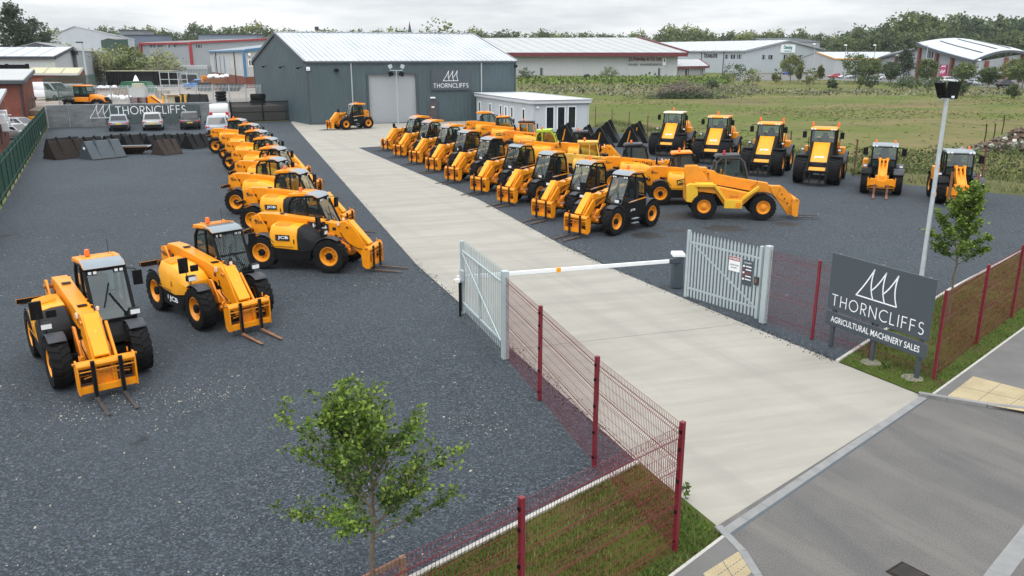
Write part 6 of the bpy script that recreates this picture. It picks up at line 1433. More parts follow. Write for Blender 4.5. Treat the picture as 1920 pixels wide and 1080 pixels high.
for i in range(12):
    a_, c_ = p.lerp(q,i/12), p.lerp(q,(i+1)/12); palisade(t, a_, c_, 2.4+PZ, GALV, step=.17, z0=PZ+.05, side=1, w=.07)
    b = MB(); b.box(a_+Z*(PZ+1.2), (.1,.07,2.3), GALV, .1); b.build('post', t, smooth=0)
rf_ = mat('rusty_post', (.115,.038,.03), .7, var=.25)
fp_ = [at(1116,238.5), at(1146.5,244.5), at(1178.5,252.5), at(1213,262), at(1355,281), at(1479,303), at(1601,326), at(1838.5,347), at(1990,392)]
for i, p in enumerate(fp_):
    where = ['first from the site office', 'second from the site office', 'third from the site office', 'just left of the wheeled loaders', 'between the second pair of wheeled loaders', 'between the last two wheeled loaders', 'left of the telescopic loaders', 'right of the last telescopic loader', ''][i]
    if i == 8: continue
    b = MB(); b.box((0,0,1.15), (.08,.08,2.3), rf_); b.box((0,0,2.31), (.09,.09,.02), rf_)
    o = b.build('fence_post', smooth=0, loc=(p.x,p.y,0)); tag(o, f'rusty red steel post at the field edge, {where}', 'post', 'rusty posts along the field edge')
for i, (px_, py_, h_) in enumerate(((1845,268,1.7),(1862,262,1.5),(1878,252,1.9))):
    p = at(px_, py_); b = MB(); b.tube([(0,0,0),(.05,0,h_*.5),(.0,.02,h_)], .05, BRUST, 6); b.lathe([(0,h_-.1),(.08,h_-.1),(.07,h_+.02),(0,h_+.02)], BRUST, 6, (0,.02,0), 'z')
    o = b.build('stake', loc=(p.x,p.y,0)); tag(o, f'{["left", "middle", "right"][i]}most dark stake beside the rubble heap'.replace('middlemost','middle'), 'stake', 'stakes by the rubble heap')
# ------------------------------------------------------------------ buckets
def bucket(label, group, w=2.2, d=1.35, h=.95, m=BLK, loc=(0,0,0), rz=0, stripe=None, badge=False, tilt=0):
    t = thing('loader_bucket', label, 'bucket', loc, rz, group); b = MB(); th = .025
    prof = [(-d*.52,0),(-d*.10,h*.93),(.0,h),(.08,h*.97),(d*.48,.06),(d*.48,.0)]
    for s in (-1, 1): b.prism(prof, s*w/2-.02, s*w/2+.02, m)
    for a_, c_ in zip(prof[:-2], prof[1:-1]): b.bar((a_[0],-w/2+.02,a_[1]), (a_[0],0,a_[1]), .001, .001, m) if False else None
    for a_, c_ in ((0,1),(1,2),(2,3),(3,4)):
        (x0,z0),(x1,z1) = prof[a_], prof[c_]; nx, nz = -(z1-z0), x1-x0; l = math.hypot(nx,nz); nx, nz = nx/l*th, nz/l*th
        b.add([(x0,-w/2,z0),(x0,w/2,z0),(x1,w/2,z1),(x1,-w/2,z1),(x0-nx,-w/2,z0-nz),(x0-nx,w/2,z0-nz),(x1-nx,w/2,z1-nz),(x1-nx,-w/2,z1-nz)], [(0,1,2,3),(7,6,5,4),(0,3,7,4),(1,5,6,2)], m)
    b.build('shell', t, smooth=30)
    b = MB(); b.box((d*.50,0,.03), (.16,w+.04,.03), STEEL); b.box((-d*.53,0,.03), (.10,w,.03), STEEL); b.build('cutting_edge', t, smooth=0)
    for s in (-.22, .22):
        b = MB(); b.prism([(.10,h*.86),(.02,h+.10),(.20,h+.04),(d*.44,.20),(d*.40,.08)], s*w-.035, s*w+.035, m); b.box((.10,s*w,h+.02), (.14,.12,.14), m); b.build('hook', t, .01, 0)
    if stripe: b = MB(); b.prism([(-d*.12,h*.18),(-d*.06,h*.18),(.06,h*.78),(.0,h*.78)], -w/2-.028, -w/2-.022, stripe); b.build('stripe', t, smooth=0)
    if badge: b = MB(); b.prism([(-.2,h*.55),(.1,h*.55),(.1,h*.68),(-.2,h*.68)], -w/2-.028, -w/2-.022, LETT); b.build('badge', t, smooth=0)
    return t
BGB = mat('blue_grey_sheen', (.040,.054,.066), .45, var=.12, dirt=.1)  # blue grey reflection on the bucket, put into its base colour
BRUST2 = mat('dark_rusty_steel', (.026,.016,.011), .8, var=.4, scale=5)
gL = 'loader buckets lying face down at the back left'
bl = [(113,287,3.0,BLK,'black loader bucket at the left end of the back bucket row'), (118,299,3.1,BRUST,'brown black loader bucket in the front bucket row, left of the blue grey one'), (162,286,2.5,BLK,'black loader bucket partly hidden behind the brown black and blue grey buckets'),
      (187,299,3.2,BGB,'blue grey loader bucket, largest in the front bucket row'), (214,281,2.4,BLK,'black loader bucket just behind the right end of the blue grey bucket'), (250,280,2.6,BLK,'black loader bucket behind the rusty wheelless tray'),
      (296,281,2.6,BLK,'black loader bucket right of the one behind the rusty tray'), (309,291.5,2.0,BRUST2,'small rusty brown loader bucket in the front bucket row'), (338,279,2.0,BLK,'black loader bucket, second from the right end of the back bucket row'), (366,280,2.2,BLK,'black loader bucket at the right end, beside the yellow telehandlers')]
for i, (px_, py_, w_, m_, lb) in enumerate(bl):
    p = at(px_, py_); big = 1.35 if i in (1,3) else 1.15
    bucket(lb, gL, w_*.86, 1.5*big, 1.02*big, m_, (p.x-.3,p.y+1.2,0), R(118) - R(0) , badge=(i == 3))
for o in [x for x in COL.objects if x.get('group') == gL]: o.rotation_euler.z = R(random.uniform(-36,-26))
p = at(252,288); t = thing('skip_tray', 'rusty orange edged open tray among the black buckets', 'tray', (p.x,p.y,0), R(12), None, .72)
b = MB(); b.loft([[(x*s,-y*s,z),(x*s,y*s,z)][0:0] or [(-x,-y,z),(x,-y,z),(x,y,z),(-x,y,z)] for x,y,z,s in ((.9,.5,.1,1),(1.7,.9,.8,1))], BRUST); b.build('tray', t, .02, 0)
b = MB()
for a_, c_ in (((-1.7,-.9),(1.7,-.9)),((1.7,-.9),(1.7,.9)),((1.7,.9),(-1.7,.9)),((-1.7,.9),(-1.7,-.9))): b.bar((*a_,.83),(*c_,.83), .12, .08, RUST if a_[0] < 0 else GALV)
b.bar((-1.7,-.9,.6),(-2.4,-.6,.55), .3, .2, RUST); b.build('rim', t, smooth=0)
b = MB(); b.box((0,0,.08), (1.6,.8,.16), BLK); b.bar((1.2,.5,.3),(2.0,.9,.9), .1,.2, BLK); b.build('base', t, smooth=0)
gR = 'black loader buckets stacked by the site office'
br = [(1052,262,1.2,'black loader bucket nearest the office windows, behind the lime green cab', .75), (1062,268,1.8,'black loader bucket with a yellow stripe in front of the office windows', 1), (1101,263,2.0,'black loader bucket seen from its open side, at the office corner', .8),
      (1127,279,2.2,'black loader bucket with a yellow stripe, front of the close pair', 1.1), (1140,265,2.2,'black loader bucket just behind the front one of the close pair', 1.1), (1182,274,1.9,'black loader bucket with a yellow stripe, front of the pair nearest the loaders', 1.05), (1195,266,2.0,'black loader bucket with a yellow stripe, rear of the pair nearest the loaders', 1.05)]
for i, (px_, py_, w_, lb, k_) in enumerate(br):
    p = at(px_, py_); bucket(lb, gR, w_, 2.1*k_, 1.75*k_, BLK, (p.x,p.y,0), R(-14), stripe=YBR if i not in (0,2,4) else None)
# ------------------------------------------------------------------ cars and vans
def wheel_car(r=.32, w=.2):
    b = MB(); b.lathe([(r*.6,-w/2),(r*.95,-w/2),(r,-w*.3),(r,w*.3),(r*.95,w/2),(r*.6,w/2)], TYRE, 18); tm = b.mesh('wheel')
    b = MB()
    for s in (-1,1): b.lathe([(r*.62,s*w*.45),(r*.3,s*w*.36),(0,s*w*.42)], SILV, 12)
    return tm, b.mesh('rim')
WC = wheel_car()
def car(label, col, kind='suv', loc=(0,0,0), rz=0, group=None, plate=True):
    van = kind == 'van'; L, Wd, H, belt = {'suv': (4.4,1.84,1.66,1.0), 'hatch': (4.1,1.76,1.48,.92), 'estate': (4.6,1.82,1.5,.93), 'van': (4.95,1.98,1.98,1.12), 'pickup': (5.2,1.86,1.8,1.08)}[kind]
    t = thing('parked_van' if van else 'pickup_truck' if kind == 'pickup' else 'parked_car', label, 'van' if van else 'pickup' if kind == 'pickup' else 'car', loc, rz, group); h = Wd/2; l = L/2
    def rg(x, zb, zt, k): return [(x,-h*k*.88,zb),(x,-h*k,zb+.14),(x,-h*k,zt-.12),(x,-h*k*.95,zt),(x,h*k*.95,zt),(x,h*k,zt-.12),(x,h*k,zb+.14),(x,h*k*.88,zb)]
    b = MB(); hz = belt-.06
    b.loft([rg(-l,.48,belt-.22,.86), rg(-l+.12,.30,belt-.02,.96), rg(-l+.6,.24,belt,1), rg(.6,.24,belt,1), rg(l-1.1,.24,hz+.02,1), rg(l-.35,.26,hz-.14,.97), rg(l-.05,.32,hz-.26,.88), rg(l,.42,hz-.34,.8)], CARP)
    xr = {'van': -l+.12, 'pickup': -.75, 'estate': -l+.30}.get(kind, -l+.28); xf = l-1.15 if not van else l-.75
    tr = {'van': -l+.20, 'pickup': -.55, 'estate': -l+.95}.get(kind, -l+.62); tf = l-2.05 if not van else l-1.6
    def gg(x, z, k): return [(x,-h*k,z),(x,h*k,z)]
    r0 = [(xr,-h*.93,belt),(xf,-h*.93,belt),(xf,h*.93,belt),(xr,h*.93,belt)]; r1 = [(tr,-h*.78,H-.05),(tf,-h*.76,H-.05),(tf,h*.76,H-.05),(tr,h*.78,H-.05)]; r2 = [(tr+.15,-h*.66,H),(tf-.2,-h*.64,H),(tf-.2,h*.64,H),(tr+.15,h*.66,H)]
    if van: r1 = [(x, y*1.12, z) for x, y, z in r1]
    b.loft([r0, r1, r2], CARP)
    if kind == 'pickup': b.box((-1.7,0,belt-.1), (1.8,1.5,.1), BLK)
    bd = b.build('body', t, .03, 45); bd.color = (*col, 1)
    g = MB(); R0 = [Vector(p) for p in r0]; R1 = [Vector(p) for p in r1]
    def pane(a, c, d, e, u0, u1, v0, v1):
        f = lambda u, v: a.lerp(c, u).lerp(e.lerp(d, u), v); n_ = (c-a).cross(e-a).normalized()
        cen = (a+c+d+e)/4; n_ = n_ if n_.dot(cen-Vector((0,0,belt))) > 0 else -n_
        g.poly([f(u,v)+n_*.012 for u,v in ((u0,v0),(u1,v0),(u1,v1),(u0,v1))], GLW)
    sides = ((.05,.36),(.38,.66),(.69,.95)) if not van else ((.72,.96),)
    for a_, c_, d_, e_ in ((R0[0],R0[1],R1[1],R1[0]),(R0[3],R0[2],R1[2],R1[3])):
        for u0, u1 in sides: pane(a_, c_, d_, e_, u0, u1, .1, .9)
    pane(R0[1],R0[2],R1[2],R1[1], .06,.94,.06,.94)
    if not van: pane(R0[0],R0[3],R1[3],R1[0], .08,.92,.12,.9)
    g.build('window', t, smooth=0)
    for x in (-l+.78, l-.82):
        for y in (-h+.09, h-.09): w = put(WC[0], 'wheel', t, (x,y,.32)); put(WC[1], 'rim', w)
    for s in (-1, 1):
        b = MB(); b.box((-l+.07,s*h*.78,belt-.18), (.12,.30,.16 if not van else .5), REDL); b.build('tail_light', t, .02)
        b = MB(); b.box((l-.12,s*h*.66,hz-.24), (.16,.34,.14), LGT); b.build('headlight', t, .02)
        b = MB(); b.box((xf-.28,s*(h+.07),belt+.06), (.12,.18,.13), BLK); b.build('mirror', t, .03)
    b = MB(); b.box((-l-.005,0,.46), (.06,Wd*.82,.26), PLAS); b.build('bumper', t, .02); b = MB(); b.box((l-.02,0,.42), (.08,Wd*.7,.24), PLAS); b.build('bumper', t, .02)
    if plate:
        b = MB(); b.box((-l+.02,0,.70), (.05,.52,.115), PLATE); b.build('number_plate', t, smooth=0)
    return t
kc = 1.0
for px_, py_, kd, cl, lb, hd_ in ((209,246,'estate',(.16,.18,.21),'dark grey estate car parked at the left of the board wall',114), (274,245,'suv',(.36,.36,.355),'silver compact car parked in the middle of the board wall',112), (345,243,'suv',(.012,.012,.014),'black car with red tail lights, parked right of the silver one',110)):
    p = at(px_, py_); o = car(lb, cl, kd, (p.x, p.y+2.0, 0), R(hd_), 'cars parked along the board wall'); o.scale = (1.12,)*3
p = at(407,232); o = car('white panel van parked at the right end of the board wall', (.78,.78,.78), 'van', (p.x, p.y+1.8, 0), R(104)); o.scale = (1.18,)*3
p = at(402,255); o = car('silver grey car behind the far end of the left telehandler row', (.27,.30,.34), 'suv', (p.x, p.y+1.2, 0), R(108)); o.scale = (1.2,)*3
p = spot(40,88); o = car('grey car nearest the red brick building, behind the green fence', (.28,.29,.31), 'estate', (p.x,p.y,0), R(-12))
p = spot(36,80); o = car('pale silver car behind the green fence, in front of the darker grey one', (.50,.53,.56), 'hatch', (p.x,p.y,0), R(-18))
p = spot(98,118,PZ); car('white van behind the palisade and the red brick building', (.70,.73,.76), 'van', tuple(p), R(-22)).scale = (1.25,)*3
p = spot(143,120,PZ); car('white van with plain sides behind the orange tractor', (.70,.72,.74), 'van', tuple(p), R(5)).scale = (1.1,)*3
p = spot(372,158,PZ); car('blue pickup truck on the higher yard beside the brown skips', (.02,.14,.42), 'pickup', tuple(p), R(190))
cp = [(1477,140,(.03,.12,.45),'blue car under the white name sign','hatch',20), (1564,146,(.45,.03,.05),'red car at the left end of the car park','hatch',180), (1584,147,(.62,.65,.68),'white car just right of the red car','hatch',185), (1606,147,(.12,.13,.15),'dark grey car below the round green tree','estate',190), (1625,146,(.36,.33,.32),'brown silver car right of the round green tree','suv',190), (1656,144,(.72,.73,.74),'white car at the back beside the dark tree','suv',190), (1658,150,(.70,.71,.73),'white car in front of the other white one by the dark tree','estate',185),
      (1778,156,(.74,.75,.76),'white car in front of the pink shop board','suv',10), (1799,154,(.72,.72,.72),'white car left of the brick pier tree','hatch',15), (1817,156,(.74,.74,.75),'white car by the valley tree','estate',5), (1830,160,(.55,.60,.65),'pale blue silver car beside a lamp post','hatch',20), (1869,159,(.20,.21,.23),'grey car behind the black car','suv',5), (1887,164,(.015,.015,.018),'black car at the right end of the car park','suv',8)]
cproto = {}
for px_, py_, cl, lb, kd, hd_ in cp:
    p = at(px_, py_); lb += ', beyond the field'
    if kd not in cproto: cproto[kd] = car(lb, cl, kd, tuple(p), R(hd_), 'cars in the far car park', plate=False); o = cproto[kd]
    else: o = dup(cproto[kd], tuple(p), R(hd_), lb, 'cars in the far car park')
    o.scale = (1.15,)*3
    for c in o.children:
        if c.name.startswith('body'): c.color = (*cl, 1)
# ------------------------------------------------------------------ the tractor and the goods on the higher yard
p = spot(166,100.5,PZ); t = thing('farm_tractor', 'orange cabbed tractor with black rear deck behind the board wall', 'tractor', (p.x,p.y,PZ-.45), R(-4)); GRIM = mat('grey_rim', (.28,.29,.3), .6)
wt, wr = wheel_meshes(.72,.5,.4,GRIM,GRIM,18)
for x in (-1.75,1.75):
    for y in (-.9,.9): w = put(wt,'wheel',t,(x,y,.72)); put(wr,'rim',w)
small_part('chassis', t, lambda b: (b.box((0,0,.85),(4.6,.9,.5),BLK), b.box((-1.9,0,1.35),(1.6,1.9,.12),BLK), b.box((2.55,0,.9),(.3,.9,.4),BLK)), .03)
small_part('bonnet', t, lambda b: b.loft([[(x,y,z) for y,z in ((-w,1.1),(w,1.1),(w,zt-.2),(w*.7,zt),(-w*.7,zt),(-w,zt-.2))] for x,w,zt in ((.6,.55,2.05),(1.7,.5,1.95),(2.3,.42,1.7),(2.5,.35,1.35))], ORG), .04)
small_part('grille', t, lambda b: b.box((2.42,0,1.45),(.22,.7,.5),BLK), .03)
small_part('lower_body', t, lambda b: b.box((-.3,0,1.45),(1.7,1.7,.55),ORG), .05)
loader_cab(t, 1.6, 2.95, -1.1, .5, .75, ORG, .08, False)
for y in (-.9,.9):
    for x in (-1.75,1.75): small_part('mudguard', t, lambda b: b.arc((x,0,.72),.8,y-.3,y+.3,R(30),R(150),.04,BLK), .01, 50)
def junk(name, label, cat, px_, Y, fn, z=PZ, rz=0, group=None, bevel=.02):
    p = spot(px_, Y, z); b = MB(); fn(b); o = b.build(name, None, bevel, smooth=30, loc=(p.x,p.y,z), rz=rz); return tag(o, label, cat, group)
rj = random.Random(11)
def tyres(n): return lambda b: [b.lathe([(.30,.02+.36*i),(.58,.02+.36*i),(.66,.1+.36*i),(.66,.27+.36*i),(.58,.35+.36*i),(.30,.35+.36*i)], TYRE, 18, (rj.uniform(-.05,.05),rj.uniform(-.05,.05),0), 'z') for i in range(n)]
junk('tyre_stack', 'stack of black tyres behind the board wall, left of the dark mesh gate', 'tyre stack', 416, 103.5, tyres(5))
def bigt(b):
    b.lathe([(.4,.0),(.85,.0),(.95,.12),(.95,.55),(.85,.67),(.4,.67)], TYRE, 20, (0,0,0), 'z'); b.lathe([(.4,.68),(.85,.68),(.95,.8),(.95,1.25),(.85,1.36),(.4,1.36)], TYRE, 20, (.05,0,0), 'z')
junk('tyre_stack', 'pair of large tractor tyres stacked beside the grey shed', 'tyre stack', 484, 106.5, bigt)
p = spot(367,103.6,PZ); bucket('large black bucket standing behind the board wall', None, 3.0, 1.8, 1.45, BLK, (p.x,p.y,PZ), R(-84))
def hedgecut(b): b.prism([(-.9,.1),(-.9,1.2),(-.4,1.35),(.0,.95),(.6,.5),(.9,.45),(.9,.1)], -.5, .5, YEL); b.bar((-.4,-.52,1.2),(.7,-.52,.4),.1,.16,BLK); b.box((.3,0,.3),(.9,.8,.2),BLK)
junk('hedge_cutter', 'yellow hedge cutter lying behind the board wall', 'machine part', 295, 102.8, hedgecut)
def frame(b):
    for x in (-1.2,1.0): b.box((x,0,.75),(.2,.3,1.5),TAN)
    b.box((-.1,0,1.42),(2.4,.3,.16),CREAM); b.box((-.1,.2,.75),(1.3,.06,1.2),OCHRE); b.box((.6,.1,.8),(.7,.5,.9),BLK); b.box((1.6,0,.7),(.25,.6,1.4),TAN)
junk('steel_stand', 'cream and tan steel stand beside the yellow hedge cutter', 'frame', 326, 103.2, frame)
def pallets(n, m, w=1.2): return lambda b: [ (b.box((0,0,.07+.15*i),(w,1,.03),m), [b.box((x*w,0,.0+.15*i+.02),(.1,1,.09),m) for x in (-.42,0,.42)]) for i in range(n)]
junk('pallet_stack', 'stack of maroon pallets behind the palisade fence', 'pallets', 262, 108.5, pallets(6, MAR, 2.6))
junk('pallet_stack', 'stack of grey pallets on the higher yard', 'pallets', 306, 122, pallets(8, WOOD, 2.0))
junk('timber_stack', 'low dark stack of timber just behind the board wall', 'timber', 259, 101.5, lambda b: [b.box((0,.12*i-.3,.2+.1*(i%2)),(2.6,.1,.1),BRUST) for i in range(7)])
def bags(n, m, s=1.0, sd=1):
    r = random.Random(sd)
    def f(b):
        for i in range(n):
            x, y, z = r.uniform(-1.6,1.6)*s, r.uniform(-.6,.6)*s, r.uniform(.2,.5)*s
            b.lathe([(0,0),(.38*s,.05*s),(.46*s,.25*s),(.3*s,.48*s),(0,.55*s)], m, 7, (x,y,z-.2*s), 'z')
    return f
junk('bag_heap', 'heap of white bags in front of the palisade fence', 'bags', 226, 116, bags(9, LETT, 1.1, 3))
junk('bag_heap', 'heap of white plastic bags near the dark container', 'bags', 196, 150, bags(8, LETT, 1.2, 5))
junk('bag_heap', 'red tarpaulin bundles on the higher yard before the dark container', 'bundle', 250, 152, bags(7, mat('pink_tarpaulin', (.45,.04,.09), .6), 1.0, 7))
junk('bag_heap', 'white wrapped bundle beside the red tarpaulins', 'bundle', 280, 152, bags(4, LETT, 1.0, 9))
junk('timber_stack', 'long reddish stack of timber beams on the higher yard', 'timber', 218, 147, lambda b: [b.box((0,.25*i-.5,.3+.2*(i%2)),(11,.2,.2),mat('red_timber',(.16,.05,.04),.8) if i == 0 else M['red_timber']) for i in range(5)])
def crate(b): b.box((0,0,.7),(2.0,1.2,1.3),WOOD); b.box((0,0,1.38),(2.1,1.3,.06),WOOD)
junk('wooden_crate', 'pale wooden crate behind the palisade fence', 'crate', 230, 121, crate)
def slabst(b): b.box((0,0,.8),(2.2,1.2,1.6),CREAM); b.box((.1,0,1.9),(1.4,1.0,.6),OCHRE)
junk('block_stack', 'cream stack of blocks beside the green skip', 'blocks', 261, 121, slabst)
def skip(m): return lambda b: (b.prism([(-2.4,1.3),(-1.3,.05),(1.3,.05),(2.4,1.3)], -.9, .9, m), [b.box((x,-.93,.7),(.1,.06,1.2),m) for x in (-1,0,1)])
def cover(b): b.prism([(-3.2,.2),(-2.0,1.9),(1.9,1.9),(3.1,.2)], -1.2, 1.2, mat('green_cover', (.012,.10,.05), .7)); b.lathe([(0,.3),(.5,.3),(.2,1.0),(0,1.3)], LETT, 7, (.2,-.6,1.7), 'z')
junk('green_skip', 'dark green covered skip with white bag on top', 'skip', 259, 140, cover, bevel=.06)
junk('brown_skip', 'rusty brown skip filled with white bags beside the works unit', 'skip', 405, 152, lambda b: (b.box((0,0,1.0),(3.6,2,2.0),RUST), b.box((-1.9,0,1.3),(.3,2.2,2.6),ORG)))
junk('bag_heap', 'white bags heaped on the rusty brown skip', 'bags', 406, 152.2, bags(10, LETT, 1.1, 21), z=PZ+2.0)
junk('brown_skip', 'low dark brown skip in front of the works unit', 'skip', 432, 148, skip(BRUST))
junk('metal_bin', 'grey metal bin beside the blue pickup truck', 'bin', 384, 147, lambda b: (b.box((0,0,.8),(2.0,1.2,1.4),GUARD), b.box((0,0,1.53),(2.1,1.3,.08),GUARD)))
def cont(b):
    b.box((0,0,1.5),(13.5,3,3.0),BLK); b.box((1.4,-1.55,1.1),(3.0,.2,2.0),mat('dark_opening',(.004,.004,.004),.9)); b.box((0,0,3.06),(13.7,3.2,.12),OCHRE)
    for i in range(24): b.box((-6.6+.57*i,-1.52,1.5),(.12,.08,2.8),BLK)
junk('storage_container', 'long black storage container in front of the flowering bushes', 'container', 270, 172, cont)
def rack(b):
    for x in (-2.8,-1,.8,2.6): b.box((x,0,1.5),(.15,.15,3.0),GALV)
    for z in (.4,1.5,2.9): b.box((-.1,0,z),(5.6,.12,.12),GALV)
junk('steel_rack', 'grey steel racking beside the black storage container', 'rack', 328, 168, rack)
def trail(b): b.bar((-2.4,0,0),(-1.6,0,2.6),.12,.12,GALW); b.bar((2.4,0,0),(1.6,0,2.6),.12,.12,GALW); b.bar((-1.6,0,2.6),(1.6,0,2.6),.12,.12,GALW); b.box((0,.3,1.5),(3.0,.1,1.7),GUARD); b.bar((-2.2,0,.7),(2.2,0,.7),.12,.12,GALW)
junk('trailer_frame', 'pale grey steel trailer frame standing near the blue pickup', 'frame', 356, 170, trail)
junk('van_body', 'pale grey box body standing behind the trailer frame', 'box body', 366, 190, lambda b: (b.box((0,0,2.2),(7.2,2.5,3.6),PALE), b.box((0,0,.3),(6.5,2,.4),BLK)))
p, q = spot(165,182,PZ), spot(395,182,PZ); p.z = q.z = 0; t = thing('mesh_fence', 'grey steel fence behind the black container on the higher yard', 'fence')
for i in range(10):
    a_, c_ = p.lerp(q,i/10), p.lerp(q,(i+1)/10); palisade(t, a_, c_, 3.4+PZ, mat('weathered_steel',(.17,.2,.2),.7) if i == 0 else M['weathered_steel'], step=.3, z0=PZ, w=.2)
x = spot(169,116,PZ); b = MB(); t = thing('lamp_post', 'pale lamp post behind the orange tractor', 'lamp post', tuple(x)); zt_ = zat(80,x)-PZ
b.tube([(0,0,0),(0,0,zt_)], [.22,.10], GALW, 8); b.build('pole', t); b = MB(); b.box((-.35,0,zt_+.05),(.9,.3,.18),GUARD); b.build('lamp', t, .03)
p = spot(62,88); junk('yellow_box', 'yellow grit box beside the red brick building', 'box', 64, 94, lambda b: (b.box((0,0,.5),(1.6,.9,.9),YBR), b.prism([(-.85,.95),(-.8,1.15),(.8,1.15),(.85,.95)],-.5,.5,YBR)), z=0)
for px_, zt_px, Y, lb in ((1580,85,255,'lamp post left of the round green tree'), (1634,85,262,'lamp post above the parked brown silver car'), (1730,85,235,'lamp post in front of the dark conifer'), (1832,113,240,'lamp post before the valley of the retail hall'), (1917,86,205,'lamp post at the right edge, by the black car'), (1522,83,285,'lamp post at the right of the grey gabled warehouse')):
    x = spot(px_, Y); h_ = zat(zt_px, x); t = thing('lamp_post', lb + ', far beyond the field', 'lamp post', tuple(x), 0, 'lamp posts around the far car park')
    b = MB(); b.tube([(0,0,0),(0,0,h_)], [.13,.07], GALV, 6); b.build('pole', t); b = MB(); b.lathe([(0,.25),(.4,.15),(.55,0),(.3,-.15),(0,-.15)], LETT, 8, (-.3,0,h_), 'z'); b.build('lamp', t)
# ------------------------------------------------------------------ distant trees, bushes, scrub
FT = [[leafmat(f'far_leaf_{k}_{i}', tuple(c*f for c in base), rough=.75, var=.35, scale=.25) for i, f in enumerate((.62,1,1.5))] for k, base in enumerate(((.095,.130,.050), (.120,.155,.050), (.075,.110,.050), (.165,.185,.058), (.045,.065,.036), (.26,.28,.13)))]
def crown_mesh(seed, w, h, mats, clumps=60, per=26, size=.8, shape='round', name='crown'):
    r = random.Random(seed); b = MB()
    for i in range(clumps):
        while True:
            u = Vector((r.uniform(-1,1), r.uniform(-1,1), r.uniform(-1,1)))
            if .35 < u.length < 1: break
        k = r.uniform(.85, 1.12)
        if shape == 'cone': kk = (1-(u.z+1)/2)*.95+.08; c = Vector((u.x*w*kk, u.y*w*kk, (u.z+1)/2*h))
        elif shape == 'flat': c = Vector((u.x*w*k, u.y*w*k, h*.5+u.z*h*.45*k))
        else: c = Vector((u.x*w*k*(1-.25*max(0,u.z)), u.y*w*k*(1-.25*max(0,u.z)), h*.5 + u.z*h*.5*k))
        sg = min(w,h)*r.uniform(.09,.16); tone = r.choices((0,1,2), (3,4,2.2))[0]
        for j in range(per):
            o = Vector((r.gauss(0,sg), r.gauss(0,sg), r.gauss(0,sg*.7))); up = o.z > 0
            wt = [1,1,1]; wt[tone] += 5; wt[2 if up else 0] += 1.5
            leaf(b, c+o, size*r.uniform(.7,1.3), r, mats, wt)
    return b.mesh(name, smooth=0)
def trunk_mesh(h, r0, seed=1, w=2.0):
    r = random.Random(seed); b = MB(); b.tube([(0,0,0),(r.gauss(0,.2),r.gauss(0,.2),h*.5),(r.gauss(0,.3),r.gauss(0,.3),h)], [r0,r0*.8,r0*.4], BARK, 7)
    for i in range(5): a = i*1.3; b.tube([(0,0,h*.55),(math.cos(a)*w*.4,math.sin(a)*w*.4,h*.85),(math.cos(a)*w*.8,math.sin(a)*w*.8,h*1.15)], [r0*.4,r0*.3,r0*.1], BARK, 5)
    return b.mesh('trunk')
def tree_of(name, label, loc, cm, tm, ch, group=None, k=1.0, sz=1.0, cat='tree'):
    t = thing(name, label, cat, loc, random.uniform(0,6.28), group); t.scale = (k, k, k*sz)
    put(tm, 'trunk', t); put(cm, 'crown', t, (0,0,ch)); return t
VAR = []
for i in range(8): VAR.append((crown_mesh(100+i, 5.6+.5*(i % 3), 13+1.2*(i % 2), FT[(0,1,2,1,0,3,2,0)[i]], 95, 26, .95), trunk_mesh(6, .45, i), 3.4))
def line_tree(px_, top_px, D, lab, grp, name='tree', kinds=range(8), z0=0.0):
    x = spot(px_, D, z0); hh = zat(top_px, x) - z0; cm, tm, ch = VAR[random.choice(list(kinds))]
    k = hh/17.2; t = tree_of(name, lab, tuple(x), cm, tm, ch, grp, k); t.scale = (k*random.uniform(.85,1.1),)*2 + (k,); return t
prof = [(60,52),(95,50),(125,52),(160,50),(185,48),(210,47),(235,50),(262,49),(290,52),(318,50),(345,56),(372,43),(392,46),(415,52),(440,50),(462,48),(485,44),(508,46),(530,54),(548,53),(566,56),(588,55),(614,52),(634,57),(655,53),(671,51),(690,55),(712,54),(730,53),(752,50),(775,52),(800,54),(862,53),(878,55),(890,51),(905,57),(922,58),(942,48),(962,56),(984,59),(1004,58),(1019,49),(1042,60),(1062,57),(1078,59),(1098,58),(1118,61),(1138,58),(1158,59),(1176,60),(1194,57),(1212,62),(1240,52),(1258,49),(1275,53),(1290,49),(1308,53),(1326,57),(1348,60),(1368,58),(1388,61),(1408,60),(1428,58),(1446,56),(1466,60),(1490,52),(1510,57),(1534,62),(1556,66)]
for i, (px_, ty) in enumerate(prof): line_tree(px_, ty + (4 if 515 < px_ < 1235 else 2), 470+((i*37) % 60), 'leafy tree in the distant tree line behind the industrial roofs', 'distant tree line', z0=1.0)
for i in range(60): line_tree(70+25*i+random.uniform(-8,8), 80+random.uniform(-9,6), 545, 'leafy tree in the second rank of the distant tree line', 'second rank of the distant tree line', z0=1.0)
wood_ = [(1572,66),(1590,50),(1606,46),(1626,48),(1645,46),(1662,38),(1680,29),(1697,23),(1712,22),(1730,27),(1748,33),(1765,34),(1784,28),(1802,27),(1820,33),(1838,36),(1856,28),(1874,28),(1892,36),(1910,31),(1928,33),(1950,30),(1975,34)]
for i, (px_, ty) in enumerate(wood_): line_tree(px_, ty, 400+((i*29) % 50), 'tall leafy tree in the wood behind the retail hall', 'wood behind the retail hall', kinds=(0,1,2,4,6,7))
for i in range(24): line_tree(1566+17*i, 66+random.uniform(-10,10), 375, 'shorter leafy tree at the front edge of the wood behind the retail hall', 'front edge of the wood', kinds=(0,1,2,4))
x = spot(0, 560); b = MB(); r_ = random.Random(5)
for i in range(7000):
    px_ = r_.uniform(30,1990); q = spot(px_, r_.uniform(555,600), 1); q.z = abs(r_.gauss(0,1))*4.0; leaf(b, q, 2.6, r_, FT[r_.choice((0,2,1))])
